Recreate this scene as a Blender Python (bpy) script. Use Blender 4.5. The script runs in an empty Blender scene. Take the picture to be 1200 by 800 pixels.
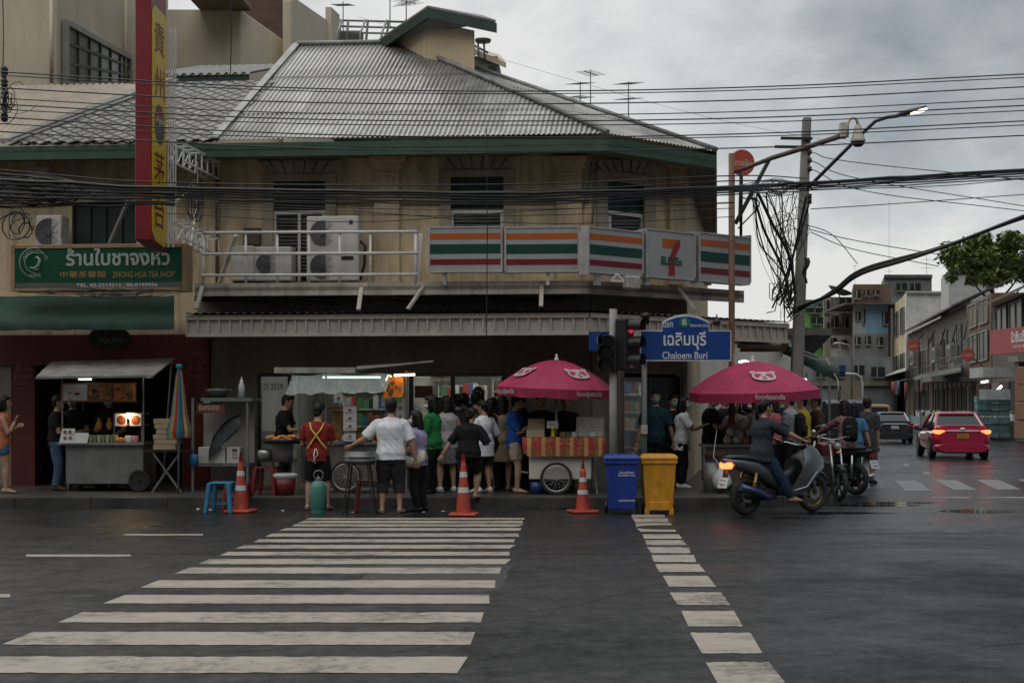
import bpy, bmesh, math, random
from mathutils import Vector as V, Matrix, noise, Euler
random.seed(7)
sc = bpy.context.scene
C = sc.collection
R = math.radians
# ---------------------------------------------------------------- camera
cam = bpy.data.cameras.new('camera'); camo = bpy.data.objects.new('camera', cam); C.objects.link(camo)
camo.location = (0, 0, 1.55); camo.rotation_euler = (R(90), 0, 0)
cam.sensor_width = 36; cam.lens = 50; cam.shift_x = -0.0625; cam.shift_y = 0.0658
cam.clip_start = 0.1; cam.clip_end = 3000
sc.camera = camo
# ---------------------------------------------------------------- world, sun, exposure
SUN_EL, SUN_ROT = R(48), R(-35)
wd = bpy.data.worlds.new('World'); sc.world = wd; wd.use_nodes = True
def sky():
    nt = wd.node_tree; N = nt.nodes; L = nt.links
    bg = N['Background']; bg.inputs['Strength'].default_value = 0.1
    st = N.new('ShaderNodeTexSky'); st.sky_type = 'NISHITA'; st.sun_disc = False
    st.sun_elevation = SUN_EL; st.sun_rotation = SUN_ROT; st.dust_density = 3
    tc = N.new('ShaderNodeTexCoord'); sp = N.new('ShaderNodeSeparateXYZ'); L.new(tc.outputs['Generated'], sp.inputs[0])
    def m(op, a, b=None, c=None):
        n = N.new('ShaderNodeMath'); n.operation = op
        for i, x in enumerate((a, b, c)):
            if x is None: continue
            if isinstance(x, (int, float)): n.inputs[i].default_value = x
            else: L.new(x, n.inputs[i])
        return n.outputs[0]
    z = m('ADD', m('MAXIMUM', sp.outputs[2], 0.0), 0.42)
    cx = m('DIVIDE', sp.outputs[0], z); cy = m('DIVIDE', sp.outputs[1], z)
    cb = N.new('ShaderNodeCombineXYZ'); L.new(cx, cb.inputs[0]); L.new(cy, cb.inputs[1])
    def nz(scale, det, ro, dist):
        n = N.new('ShaderNodeTexNoise'); n.inputs['Scale'].default_value = scale; n.inputs['Detail'].default_value = det; n.inputs['Roughness'].default_value = ro; n.inputs['Distortion'].default_value = dist
        L.new(cb.outputs[0], n.inputs['Vector']); return n.outputs[0]
    puffs = nz(4.6, 9, 0.57, 0.25); banks = nz(1.3, 3, 0.5, 0.2)
    b = m('ADD', m('MULTIPLY', puffs, 0.85), m('MULTIPLY', banks, 0.35))
    # the cloud cover is thinnest above the building and behind the camera, heavier to the right
    g = m('SUBTRACT', b, m('MULTIPLY', m('MAXIMUM', m('ADD', sp.outputs[0], 0.02), 0.0), 0.85))
    g = m('ADD', g, m('MULTIPLY', m('MAXIMUM', m('SUBTRACT', 0.25, sp.outputs[1]), 0.0), 0.30))
    low = m('MULTIPLY', m('SUBTRACT', 0.20, m('MINIMUM', m('MAXIMUM', sp.outputs[2], 0.0), 0.20)), 2.6)
    g2 = m('ADD', m('ADD', g, low), 0.12)
    cr = N.new('ShaderNodeValToRGB'); e = cr.color_ramp.elements
    e[0].position = 0.26; e[0].color = (0.235, 0.275, 0.310, 1)
    e[1].position = 0.78; e[1].color = (0.78, 0.785, 0.77, 1)
    x = cr.color_ramp.elements.new(0.50); x.color = (0.425, 0.465, 0.490, 1)
    L.new(g2, cr.inputs[0])
    # the open sky overhead is brighter than its low rim; behind the camera the street's other side shuts off the low sky
    def sstep(x, a, b_):
        n = N.new('ShaderNodeMapRange'); n.interpolation_type = 'SMOOTHSTEP'; n.inputs[1].default_value = a; n.inputs[2].default_value = b_; L.new(x, n.inputs[0]); return n.outputs[0]
    rear = sstep(sp.outputs[1], 0.15, -0.35)
    high = sstep(sp.outputs[2], 0.30, 0.62)
    k1 = m('MULTIPLY', rear, m('SUBTRACT', 1.0, high))
    k2 = m('MULTIPLY', high, m('ADD', 0.35, m('MULTIPLY', rear, 1.0)))
    fac = m('ADD', m('SUBTRACT', 1.0, m('MULTIPLY', k1, 0.88)), k2)
    sc10 = N.new('ShaderNodeVectorMath'); sc10.operation = 'SCALE'; L.new(m('MULTIPLY', fac, 10.0), sc10.inputs['Scale'])
    L.new(cr.outputs[0], sc10.inputs[0])
    mx = N.new('ShaderNodeMix'); mx.data_type = 'RGBA'; mx.inputs[0].default_value = 0.95
    L.new(st.outputs[0], mx.inputs[6]); L.new(sc10.outputs[0], mx.inputs[7])
    L.new(mx.outputs[2], bg.inputs['Color'])
sky()
sl = bpy.data.lights.new('sun', 'SUN'); sl.energy = 0.55; sl.angle = R(25); sl.color = (1.0, 0.95, 0.88)
so = bpy.data.objects.new('sun', sl); C.objects.link(so)
so.rotation_euler = V((-math.sin(SUN_ROT)*math.cos(SUN_EL), -math.cos(SUN_ROT)*math.cos(SUN_EL), -math.sin(SUN_EL))).to_track_quat('-Z', 'Y').to_euler()
sc.view_settings.view_transform = 'Standard'; sc.view_settings.look = 'None'
sc.view_settings.exposure = 0.0; sc.view_settings.gamma = 1.0
sc.render.engine = 'CYCLES'
sc.cycles.max_bounces = 6; sc.cycles.transparent_max_bounces = 12
# ---------------------------------------------------------------- photo pixel to place
F, CX, CY, H = 1667.0, 675.0, 479.0, 1.55
def W(px, py, Y): return V(((px-CX)*Y/F, Y, H-(py-CY)*Y/F))
def G(px, py, z=0.0): return W(px, py, (H-z)*F/(py-CY))
S1, S2, B0 = 0.08, 0.84, V((0.27, 25.3, 0))
def Wf(px, py, off=0.0):                       # on the main front, off metres before it
    return W(px, py, (B0.y-off+S1*B0.x)/(1+S1*(px-CX)/F))
def Wc(px, py, off=0.0):                       # on the cut-off corner front
    return W(px, py, (B0.y-S2*B0.x-off*math.hypot(1, S2))/(1-S2*(px-CX)/F))
RZF, RZC = math.atan(-S1), math.atan(S2)       # heading of the two fronts
# ---------------------------------------------------------------- materials
MC = {}
def M(name, col=None, rough=0.7, metal=0.0, var=0.25, scale=2.5, streak=0.0, bump=0.0, bscale=30.0, emit=None, es=1.0, alpha=1.0, trans=0.0, spec=0.5, coat=0.0, dirt=(0.05, 0.045, 0.04)):
    if name in MC: return MC[name]
    m = bpy.data.materials.new(name); m.use_nodes = True; MC[name] = m
    nt = m.node_tree; N = nt.nodes; L = nt.links; p = N['Principled BSDF']
    p.inputs['Roughness'].default_value = rough; p.inputs['Metallic'].default_value = metal
    p.inputs['Specular IOR Level'].default_value = spec
    p.inputs['Coat Weight'].default_value = coat
    tc = N.new('ShaderNodeTexCoord')
    base = None
    if var > 0:
        n = N.new('ShaderNodeTexNoise'); n.inputs['Scale'].default_value = scale; n.inputs['Detail'].default_value = 6; n.inputs['Roughness'].default_value = 0.62
        L.new(tc.outputs['Object'], n.inputs['Vector'])
        r = N.new('ShaderNodeValToRGB'); r.color_ramp.elements[0].position = 0.34; r.color_ramp.elements[1].position = 0.66
        a = [max(0, c*(1-var)) for c in col]; b = [min(1, c*(1+var*0.5)) for c in col]
        r.color_ramp.elements[0].color = (*a, 1); r.color_ramp.elements[1].color = (*b, 1)
        L.new(n.outputs[0], r.inputs[0]); base = r.outputs[0]
        rr = N.new('ShaderNodeMapRange'); rr.inputs[3].default_value = max(0.03, rough-0.1); rr.inputs[4].default_value = min(1, rough+0.1)
        L.new(n.outputs[0], rr.inputs[0]); L.new(rr.outputs[0], p.inputs['Roughness'])
    if streak > 0:
        mp = N.new('ShaderNodeMapping'); mp.inputs['Scale'].default_value = (4.5, 4.5, 0.35); L.new(tc.outputs['Object'], mp.inputs[0])
        n = N.new('ShaderNodeTexNoise'); n.inputs['Scale'].default_value = 1.6; n.inputs['Detail'].default_value = 8; n.inputs['Roughness'].default_value = 0.7
        L.new(mp.outputs[0], n.inputs['Vector'])
        r = N.new('ShaderNodeMapRange'); r.inputs[1].default_value = 0.48; r.inputs[2].default_value = 0.78; r.inputs[4].default_value = streak
        L.new(n.outputs[0], r.inputs[0])
        x = N.new('ShaderNodeMix'); x.data_type = 'RGBA'; L.new(r.outputs[0], x.inputs[0])
        if base: L.new(base, x.inputs[6])
        else: x.inputs[6].default_value = (*col, 1)
        x.inputs[7].default_value = (*dirt, 1); base = x.outputs[2]
    if base: L.new(base, p.inputs['Base Color'])
    else: p.inputs['Base Color'].default_value = (*col, 1)
    if bump > 0:
        n = N.new('ShaderNodeTexNoise'); n.inputs['Scale'].default_value = bscale; n.inputs['Detail'].default_value = 5
        L.new(tc.outputs['Object'], n.inputs['Vector'])
        bp = N.new('ShaderNodeBump'); bp.inputs['Strength'].default_value = bump; bp.inputs['Distance'].default_value = 0.02
        L.new(n.outputs[0], bp.inputs['Height']); L.new(bp.outputs[0], p.inputs['Normal'])
    if emit:
        p.inputs['Emission Color'].default_value = (*emit, 1); p.inputs['Emission Strength'].default_value = es
    if alpha < 1: p.inputs['Alpha'].default_value = alpha
    if trans > 0: p.inputs['Transmission Weight'].default_value = trans
    return m
# ---------------------------------------------------------------- mesh building
class MB:
    def __init__(s): s.v = []; s.f = []; s.mi = []; s.sm = []; s.cur = 0
    def add(s, vs, fs, smooth=False):
        o = len(s.v); s.v += [V(v) for v in vs]
        for f in fs: s.f.append([i+o for i in f]); s.mi.append(s.cur); s.sm.append(smooth)
        return s
    def quad(s, a, b, c, d): return s.add([a, b, c, d], [(0, 1, 2, 3)])
    def hexa(s, p):       # 4 bottom, 4 top
        return s.add(p, [(3, 2, 1, 0), (4, 5, 6, 7), (0, 1, 5, 4), (1, 2, 6, 5), (2, 3, 7, 6), (3, 0, 4, 7)])
    def box(s, c, d, rz=0.0, rot=None):
        m = rot if rot is not None else Matrix.Rotation(rz, 3, 'Z')
        c = V(c); x, y, z = d[0]/2, d[1]/2, d[2]/2
        return s.hexa([c+m@V(q) for q in ((-x, -y, -z), (x, -y, -z), (x, y, -z), (-x, y, -z), (-x, -y, z), (x, -y, z), (x, y, z), (-x, y, z))])
    def bb(s, a, b): return s.box([(a[i]+b[i])/2 for i in range(3)], [abs(b[i]-a[i]) for i in range(3)])
    def slab(s, p0, p1, z0, z1, t):   # upright panel from plan point p0 to p1, t thick behind (to the left of travel)
        p0 = V((p0[0], p0[1], 0)); p1 = V((p1[0], p1[1], 0)); d = (p1-p0).normalized(); n = V((-d.y, d.x, 0))*t
        z0 = V((0, 0, z0)); z1 = V((0, 0, z1))
        return s.hexa([p0+z0, p1+z0, p1+n+z0, p0+n+z0, p0+z1, p1+z1, p1+n+z1, p0+n+z1])
    def bar(s, a, b, w=0.04, d=None, up=(0, 0, 1)):
        a = V(a); b = V(b); d = d or w; z = (b-a)
        L = z.length; z = z.normalized(); u = V(up)
        if abs(z.dot(u)) > 0.98: u = V((0, 1, 0))
        x = u.cross(z).normalized(); y = z.cross(x)
        return s.box((a+b)/2, (w, d, L), rot=Matrix((x, y, z)).transposed())
    def prism(s, poly, vec):
        n = len(poly); vec = V(vec); p = [V(q) for q in poly]
        return s.add(p+[q+vec for q in p], [tuple(range(n-1, -1, -1)), tuple(range(n, 2*n))]+[(i, (i+1) % n, n+(i+1) % n, n+i) for i in range(n)])
    def rings(s, rs, caps=True, smooth=True, close=True):
        n = len(rs[0]); vs = [p for r in rs for p in r]; fs = []
        for i in range(len(rs)-1):
            for j in range(n if close else n-1):
                fs.append((i*n+j, i*n+(j+1) % n, (i+1)*n+(j+1) % n, (i+1)*n+j))
        o = s.add(vs, fs, smooth)
        if caps: s.add(rs[0], [tuple(range(n-1, -1, -1))]); s.add(rs[-1], [tuple(range(n))])
        return o
    def tube(s, pts, r, n=8, caps=True, ry=1.0, up=None):
        pts = [V(p) for p in pts]; rs = []; x = None
        for i, p in enumerate(pts):
            t = (pts[min(i+1, len(pts)-1)]-pts[max(i-1, 0)]).normalized()
            if x is None:
                u = V(up) if up else (V((0, 0, 1)) if abs(t.z) < 0.9 else V((1, 0, 0)))
                x = t.cross(u).normalized()
            else:
                x = (x-t*x.dot(t)).normalized()
            y = x.cross(t).normalized()
            q = r[i] if isinstance(r, (list, tuple)) else r
            qa, qb = q if isinstance(q, (list, tuple)) else (q, q*ry)
            rs.append([p+x*(qa*math.cos(k*2*math.pi/n))+y*(qb*math.sin(k*2*math.pi/n)) for k in range(n)])
        return s.rings(rs, caps)
    def cyl(s, a, b, r, r2=None, n=12): return s.tube([a, b], [r, r if r2 is None else r2], n)
    def lathe(s, prof, c=(0, 0, 0), n=20, rot=None, caps=False, a0=0.0):
        c = V(c); m = rot or Matrix.Identity(3)
        return s.rings([[c+m@V((r*math.cos(a0+k*2*math.pi/n), r*math.sin(a0+k*2*math.pi/n), z)) for k in range(n)] for r, z in prof], caps)
    def ell(s, c, r, n=12, k=8, rot=None):
        c = V(c); m = rot or Matrix.Identity(3); r = r if isinstance(r, (list, tuple)) else (r, r, r)
        rs = []
        for i in range(k+1):
            a = -math.pi/2+math.pi*i/k; q = max(math.cos(a), 0.02)
            rs.append([c+m@V((r[0]*q*math.cos(j*2*math.pi/n), r[1]*q*math.sin(j*2*math.pi/n), r[2]*math.sin(a))) for j in range(n)])
        return s.rings(rs, True)
    def torus(s, c, r, t, axis=(0, 1, 0), n=24, k=8):
        c = V(c); q = V(axis).to_track_quat('Z', 'Y').to_matrix(); vs = []; fs = []
        for i in range(n):
            a = i*2*math.pi/n; d = V((math.cos(a), math.sin(a), 0))
            for j in range(k):
                b = j*2*math.pi/k; vs.append(c+q@(d*(r+t*math.cos(b))+V((0, 0, t*math.sin(b)))))
        for i in range(n):
            for j in range(k): fs.append((i*k+j, ((i+1) % n)*k+j, ((i+1) % n)*k+(j+1) % k, i*k+(j+1) % k))
        return s.add(vs, fs, True)
    def disc(s, c, r, nrm=(0, -1, 0), t=0.01, n=24, rx=None):
        q = V(nrm).to_track_quat('Z', 'Y').to_matrix(); c = V(c); rx = rx or r
        p = [c+q@V((rx*math.cos(k*2*math.pi/n), r*math.sin(k*2*math.pi/n), 0)) for k in range(n)]
        return s.prism(p, q@V((0, 0, t)))
    def build(s, name, mats, parent=None, w=False, bevel=0.0, smooth=None, seg=1, loc=None):
        me = bpy.data.meshes.new(name); o = bpy.data.objects.new(name, me); C.objects.link(o)
        vs = s.v
        if parent is None:
            if loc is None:
                xs = [v.x for v in vs]; ys = [v.y for v in vs]; zs = [v.z for v in vs]
                loc = V(((min(xs)+max(xs))/2, (min(ys)+max(ys))/2, min(zs)))
            vs = [v-V(loc) for v in vs]; o.location = loc
        else:
            o.parent = parent
            if w:
                m = wmat(parent).inverted(); vs = [m@v for v in vs]
        me.from_pydata(vs, [], s.f)
        for m in (mats if isinstance(mats, (list, tuple)) else [mats]): me.materials.append(m)
        me.polygons.foreach_set('material_index', s.mi)
        me.polygons.foreach_set('use_smooth', [bool(x) if smooth is None else smooth for x in s.sm])
        bm = bmesh.new(); bm.from_mesh(me)
        bmesh.ops.remove_doubles(bm, verts=bm.verts, dist=1e-5)
        bmesh.ops.recalc_face_normals(bm, faces=bm.faces)
        bm.to_mesh(me); bm.free()
        if bevel: b = o.modifiers.new('bevel', 'BEVEL'); b.width = bevel; b.segments = seg; b.limit_method = 'ANGLE'; b.angle_limit = R(40)
        return o
def wmat(o):
    m = Matrix.Identity(4)
    while o is not None: m = o.matrix_basis @ m; o = o.parent
    return m
def tag(o, label=None, cat=None, group=None, kind=None):
    if label: o['label'] = label
    if cat: o['category'] = cat
    if group: o['group'] = group
    if kind: o['kind'] = kind
    return o
def thing(name, label, cat, loc=(0, 0, 0), rz=0.0, group=None):
    o = bpy.data.objects.new(name, None); o.empty_display_size = 0.1; C.objects.link(o)
    o.location = loc; o.rotation_euler = (0, 0, rz)
    return tag(o, label, cat, group)
def copy_tree(o, parent=None):
    c = o.copy(); C.objects.link(c); c.parent = parent
    for ch in list(o.children): copy_tree(ch, c)
    return c
def text_mb(body, height, width, rot, loc, depth=0.006, bold=0.0, mb=None, space=1.0):
    """lettering centred on loc; fitted to width and height"""
    cu = bpy.data.curves.new('lettering', 'FONT'); cu.body = body; cu.extrude = 0.0; cu.offset = bold; cu.space_character = space; cu.resolution_u = 3
    o = bpy.data.objects.new('lettering', cu); C.objects.link(o); bpy.context.view_layer.update()
    me = bpy.data.meshes.new_from_object(o.evaluated_get(bpy.context.evaluated_depsgraph_get()))
    bpy.data.objects.remove(o); bpy.data.curves.remove(cu)
    vs = [v.co.copy() for v in me.vertices]; fs = [list(p.vertices) for p in me.polygons]; bpy.data.meshes.remove(me)
    x0 = min(v.x for v in vs); x1 = max(v.x for v in vs); y0 = min(v.y for v in vs); y1 = max(v.y for v in vs)
    sy = height/(y1-y0) if height else width/(x1-x0); sx = width/(x1-x0) if width else sy
    mb = mb or MB()
    mb.add([V(loc)+rot@V(((v.x-(x0+x1)/2)*sx, (v.y-(y0+y1)/2)*sy, depth)) for v in vs], fs)
    return mb
def facing(d):           # rotation for lettering on a face whose outward normal is d (horizontal), z up
    d = V(d).normalized(); x = V((-d.y, d.x, 0)); return Matrix((x, V((0, 0, 1)), d)).transposed()
def facing_rz(rz): return facing((math.sin(rz), -math.cos(rz), 0))
def wall_mb(mb, p0, p1, z0, z1, holes=(), rev=0.18):
    """front sheet from plan point p0 to p1 with openings (u0,u1,za,zb) and their reveals"""
    p0 = V((p0[0], p0[1], 0)); p1 = V((p1[0], p1[1], 0)); L = (p1-p0).length; d = (p1-p0)/L; n = V((-d.y, d.x, 0))
    us = sorted({0, L, *[h[0] for h in holes], *[h[1] for h in holes]}); zs = sorted({z0, z1, *[h[2] for h in holes], *[h[3] for h in holes]})
    P = lambda u, z, o=0: p0+d*u+V((0, 0, z))+n*o
    for i in range(len(us)-1):
        for j in range(len(zs)-1):
            a, b, c, e = us[i], us[i+1], zs[j], zs[j+1]
            if any(h[0]-1e-6 <= a and b <= h[1]+1e-6 and h[2]-1e-6 <= c and e <= h[3]+1e-6 for h in holes): continue
            mb.quad(P(a, c), P(b, c), P(b, e), P(a, e))
    for a, b, c, e in holes:
        mb.quad(P(a, c), P(a, e), P(a, e, rev), P(a, c, rev)); mb.quad(P(b, c), P(b, c, rev), P(b, e, rev), P(b, e))
        mb.quad(P(a, e), P(b, e), P(b, e, rev), P(a, e, rev)); mb.quad(P(a, c), P(a, c, rev), P(b, c, rev), P(b, c))
    return P
# ================================================================ ground
def road_mat():
    m = bpy.data.materials.new('wet_asphalt'); m.use_nodes = True; nt = m.node_tree; N = nt.nodes; L = nt.links; p = N['Principled BSDF']
    tc = N.new('ShaderNodeTexCoord')
    def nz(scale, det, ro=0.6, vec=None, dist=0.0):
        n = N.new('ShaderNodeTexNoise'); n.inputs['Scale'].default_value = scale; n.inputs['Detail'].default_value = det; n.inputs['Roughness'].default_value = ro; n.inputs['Distortion'].default_value = dist
        L.new(vec or tc.outputs['Object'], n.inputs['Vector']); return n.outputs[0]
    def mr(x, a, b, c, d):
        n = N.new('ShaderNodeMapRange'); n.inputs[1].default_value = a; n.inputs[2].default_value = b; n.inputs[3].default_value = c; n.inputs[4].default_value = d; L.new(x, n.inputs[0]); return n.outputs[0]
    def mul(a, b):
        n = N.new('ShaderNodeMath'); n.operation = 'MULTIPLY'; L.new(a, n.inputs[0])
        if isinstance(b, float): n.inputs[1].default_value = b
        else: L.new(b, n.inputs[1])
        return n.outputs[0]
    mp = N.new('ShaderNodeMapping'); mp.inputs['Scale'].default_value = (0.7, 1.0, 1.0); L.new(tc.outputs['Object'], mp.inputs[0])
    big = nz(0.6, 7, 0.62, mp.outputs[0], 0.6); mid = nz(6.0, 5, 0.7, mp.outputs[0]); grain = nz(140.0, 3, 0.7)
    r = N.new('ShaderNodeValToRGB'); e = r.color_ramp.elements; e[0].position = 0.3; e[0].color = (0.0095, 0.0098, 0.0105, 1); e[1].position = 0.72; e[1].color = (0.030, 0.0302, 0.0312, 1)
    ad = N.new('ShaderNodeMath'); ad.operation = 'MULTIPLY_ADD'; L.new(mid, ad.inputs[0]); ad.inputs[1].default_value = 0.35; L.new(mul(big, 0.68), ad.inputs[2]); L.new(ad.outputs[0], r.inputs[0])
    gm = N.new('ShaderNodeMix'); gm.data_type = 'RGBA'; gm.blend_type = 'MULTIPLY'; gm.inputs[0].default_value = 1.0
    peb = nz(55.0, 4, 0.75); L.new(r.outputs[0], gm.inputs[6]); blot = nz(13.0, 6, 0.78); g2 = mul(mul(mr(grain, 0.3, 0.72, 0.30, 1.85), mr(peb, 0.3, 0.7, 0.5, 1.5)), mr(blot, 0.40, 0.60, 0.6, 1.4)); pat = nz(2.6, 7, 0.72); spk = nz(7.0, 8, 0.8)
    cc = N.new('ShaderNodeCombineXYZ'); [L.new(g2, cc.inputs[i]) for i in range(3)]; L.new(cc.outputs[0], gm.inputs[7])
    L.new(gm.outputs[2], p.inputs['Base Color'])
    sp = N.new('ShaderNodeSeparateXYZ'); L.new(tc.outputs['Object'], sp.inputs[0])
    wet = mul(mr(sp.outputs[0], -2.0, 9.0, 0.72, 1.0), mr(sp.outputs[1], 13.0, 21.0, 0.0, 1.0))
    mxr = N.new('ShaderNodeMix'); L.new(wet, mxr.inputs[0]); L.new(mr(big, 0.38, 0.64, 0.66, 0.34), mxr.inputs[2]); L.new(mr(big, 0.40, 0.60, 0.28, 0.11), mxr.inputs[3]); L.new(mxr.outputs[0], p.inputs['Roughness'])
    L.new(mul(mr(spk, 0.42, 0.60, 0.55, 1.2), mr(pat, 0.40, 0.62, 0.15, 0.36)), p.inputs['Specular IOR Level'])
    bp = N.new('ShaderNodeBump'); bp.inputs['Strength'].default_value = 0.6; bp.inputs['Distance'].default_value = 0.006
    L.new(grain, bp.inputs['Height']); b2 = N.new('ShaderNodeBump'); b2.inputs['Strength'].default_value = 0.13; b2.inputs['Distance'].default_value = 0.03
    L.new(spk, b2.inputs['Height']); L.new(bp.outputs[0], b2.inputs['Normal']); L.new(b2.outputs[0], p.inputs['Normal'])
    return m
def paint_mat():
    m = bpy.data.materials.new('worn_road_paint'); m.use_nodes = True; nt = m.node_tree; N = nt.nodes; L = nt.links; p = N['Principled BSDF']
    tc = N.new('ShaderNodeTexCoord'); mp = N.new('ShaderNodeMapping'); mp.inputs['Scale'].default_value = (0.9, 1.7, 1); L.new(tc.outputs['Object'], mp.inputs[0])
    n = N.new('ShaderNodeTexNoise'); n.inputs['Scale'].default_value = 2.2; n.inputs['Detail'].default_value = 9; n.inputs['Roughness'].default_value = 0.72; L.new(mp.outputs[0], n.inputs['Vector'])
    g = N.new('ShaderNodeTexNoise'); g.inputs['Scale'].default_value = 90; g.inputs['Detail'].default_value = 3; L.new(tc.outputs['Object'], g.inputs['Vector'])
    r = N.new('ShaderNodeValToRGB'); e = r.color_ramp.elements; e[0].position = 0.30; e[0].color = (0.07, 0.064, 0.055, 1); e[1].position = 0.44; e[1].color = (0.28, 0.243, 0.200, 1)
    x = e.new(0.62); x.color = (0.335, 0.295, 0.245, 1)
    L.new(n.outputs[0], r.inputs[0])
    gm = N.new('ShaderNodeMix'); gm.data_type = 'RGBA'; gm.blend_type = 'MULTIPLY'; gm.inputs[0].default_value = 0.35; L.new(r.outputs[0], gm.inputs[6]); L.new(g.outputs[1], gm.inputs[7])
    w2 = N.new('ShaderNodeTexNoise'); w2.inputs['Scale'].default_value = 9.0; w2.inputs['Detail'].default_value = 10; w2.inputs['Roughness'].default_value = 0.8; L.new(tc.outputs['Object'], w2.inputs['Vector'])
    w3 = N.new('ShaderNodeTexNoise'); w3.inputs['Scale'].default_value = 0.9; w3.inputs['Detail'].default_value = 3; L.new(tc.outputs['Object'], w3.inputs['Vector'])
    sm = N.new('ShaderNodeMath'); sm.operation = 'MULTIPLY_ADD'; L.new(w3.outputs[0], sm.inputs[0]); sm.inputs[1].default_value = .8; L.new(w2.outputs[0], sm.inputs[2])
    wr = N.new('ShaderNodeMapRange'); wr.inputs[1].default_value = .91; wr.inputs[2].default_value = 1.08; wr.inputs[3].default_value = 0.0; wr.inputs[4].default_value = .85; L.new(sm.outputs[0], wr.inputs[0])
    wx = N.new('ShaderNodeMix'); wx.data_type = 'RGBA'; L.new(wr.outputs[0], wx.inputs[0]); L.new(r.outputs[0], wx.inputs[6]); wx.inputs[7].default_value = (.055, .05, .045, 1)
    L.new(wx.outputs[2], p.inputs['Base Color']); p.inputs['Roughness'].default_value = 0.6
    bp = N.new('ShaderNodeBump'); bp.inputs['Strength'].default_value = 0.2; bp.inputs['Distance'].default_value = 0.005; L.new(g.outputs[0], bp.inputs['Height']); L.new(bp.outputs[0], p.inputs['Normal'])
    return m
ASPH = road_mat(); PAINT = paint_mat()
CONC = M('concrete_pavement', (0.060, 0.056, 0.052), 0.42, var=0.35, scale=1.4, bump=0.3, bscale=25)
mb = MB(); mb.quad((-400, -60, 0), (500, -60, 0), (500, 900, 0), (-400, 900, 0))
tag(mb.build('road', ASPH, loc=V((0, 0, 0))), kind='structure')
# gutter seam and patch strips on the asphalt
mb = MB()
def crack(mb, pts, w=.012):
    for (x0, y0), (x1, y1) in zip(pts, pts[1:]): d = V((x1-x0, y1-y0, 0)); n = V((-d.y, d.x, 0)).normalized()*w*random.uniform(.5, 1.2); p, q = V((x0, y0, .0022)), V((x1, y1, .0022)); mb.quad(p-n, q-n, q+n, p+n)
for x, y, n, dx, dy in ((-1.2, 9.0, 26, .09, .16), (.7, 10.5, 22, -.05, .2), (2.6, 9.2, 30, .12, .12), (4.5, 13, 26, .16, .05), (-6.5, 14.5, 24, .2, .04), (1.6, 15.5, 20, .14, .1), (7.5, 18, 22, .2, .05), (-3.8, 17, 18, .12, .1)):
    pts = [(x, y)]
    for k in range(n): pts.append((pts[-1][0]+dx+random.uniform(-.09, .09), pts[-1][1]+dy+random.uniform(-.09, .09)))
    crack(mb, pts, random.uniform(.005, .011))
tag(mb.build('road_crack', M('crack_dark', (0.006, .006, .006), .7, var=0), loc=V((0, 0, 0))), kind='structure')
mb = MB(); mb.disc((1.15, 18.6, .0), .36, (0, 0, 1), .005, 32); mh = tag(mb.build('manhole_cover', M('cast_iron', (.03, .029, .028), .45, metal=.6, var=.3, bump=.6, bscale=50)), kind='structure')
for q in ((-9.5, 11.6, 2.6, 1.1), (6.2, 12.4, 2.2, .9), (-1.3, 13.2, 1.3, 2.4), (10.5, 23.5, 3.0, 1.3)):
    mb = MB(); x, y, a, b_ = q; n = 28; mb.add([(x+a/2*max(-1, min(1, 1.25*math.cos(k*2*math.pi/n)))+random.uniform(-.02, .02), y+b_/2*max(-1, min(1, 1.25*math.sin(k*2*math.pi/n)))+random.uniform(-.02, .02), .0015) for k in range(n)], [tuple(range(n))]); tag(mb.build('road_patch', M('newer_asphalt', (.017, .017, .0175), .5, var=.4, scale=18, bump=.5, bscale=150)), kind='structure')
mb = MB(); mb.bb((-30, 17.7, 0.0), (5.2, 17.76, 0.004)); mb.bb((-30, 21.6, 0.0), (4.4, 21.72, 0.003)); mb.bb((-30, 15.2, 0), (1.0, 15.22, 0.003))
tag(mb.build('road_seam', M('tar_seam', (0.012, 0.012, 0.012), 0.5), loc=V((0, 0, 0))), kind='structure')
# pavement slab with kerb, its rounded corner running into the side street
side = lambda y: 4.35+0.13*(y-27)
def kerb_line():
    pts = [(-40, 22.3), (2.0, 22.3)]
    for k in range(1, 9):
        a = R(k*80/8); pts.append((2.0+2.6*math.sin(a), 22.3+3.4*(1-math.cos(a))))
    e = pts[-1]; pts += [(e[0]+0.13*20, e[1]+20), (e[0]+0.13*150, e[1]+150)]
    return pts
KL = kerb_line()
mb = MB(); top = [(x, y, 0.15) for x, y in KL]+[(-40, 180, 0.15)]
mb.prism([(x, y, 0.0) for x, y, z in top], (0, 0, 0.15))
tag(mb.build('pavement', CONC, bevel=0.02), kind='structure')
mb = MB()
for i in range(len(KL)-1):
    a, b = V((*KL[i], 0)), V((*KL[i+1], 0)); n = int(max(1, round((b-a).length/1.2)))
    n = min(n, 40)
    for k in range(n):
        gp = .006/(b-a).length; p, q = a.lerp(b, k/n+gp), a.lerp(b, (k+1)/n-gp); d = (q-p).normalized(); nn = V((d.y, -d.x, 0))*0.02; m_ = V((-d.y, d.x, 0))*0.16
        mb.hexa([p+nn, q+nn, q+m_, p+m_, p+nn+V((0, 0, .156)), q+nn+V((0, 0, .156)), q+m_+V((0, 0, .156)), p+m_+V((0, 0, .156))])
tag(mb.build('kerb', M('kerb_stone', (0.034, 0.032, 0.030), 0.5, var=0.6, scale=2, bump=0.2)), kind='structure')
# far pavement on the right of the side street
FR = lambda y: 22.6+0.13*(y-74)
mb = MB(); mb.prism([(FR(50), 50, 0), (FR(50)+60, 50, 0), (FR(50)+80, 260, 0), (FR(260), 260, 0)], (0, 0, 0.15))
tag(mb.build('far_pavement', CONC), kind='structure')
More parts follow.
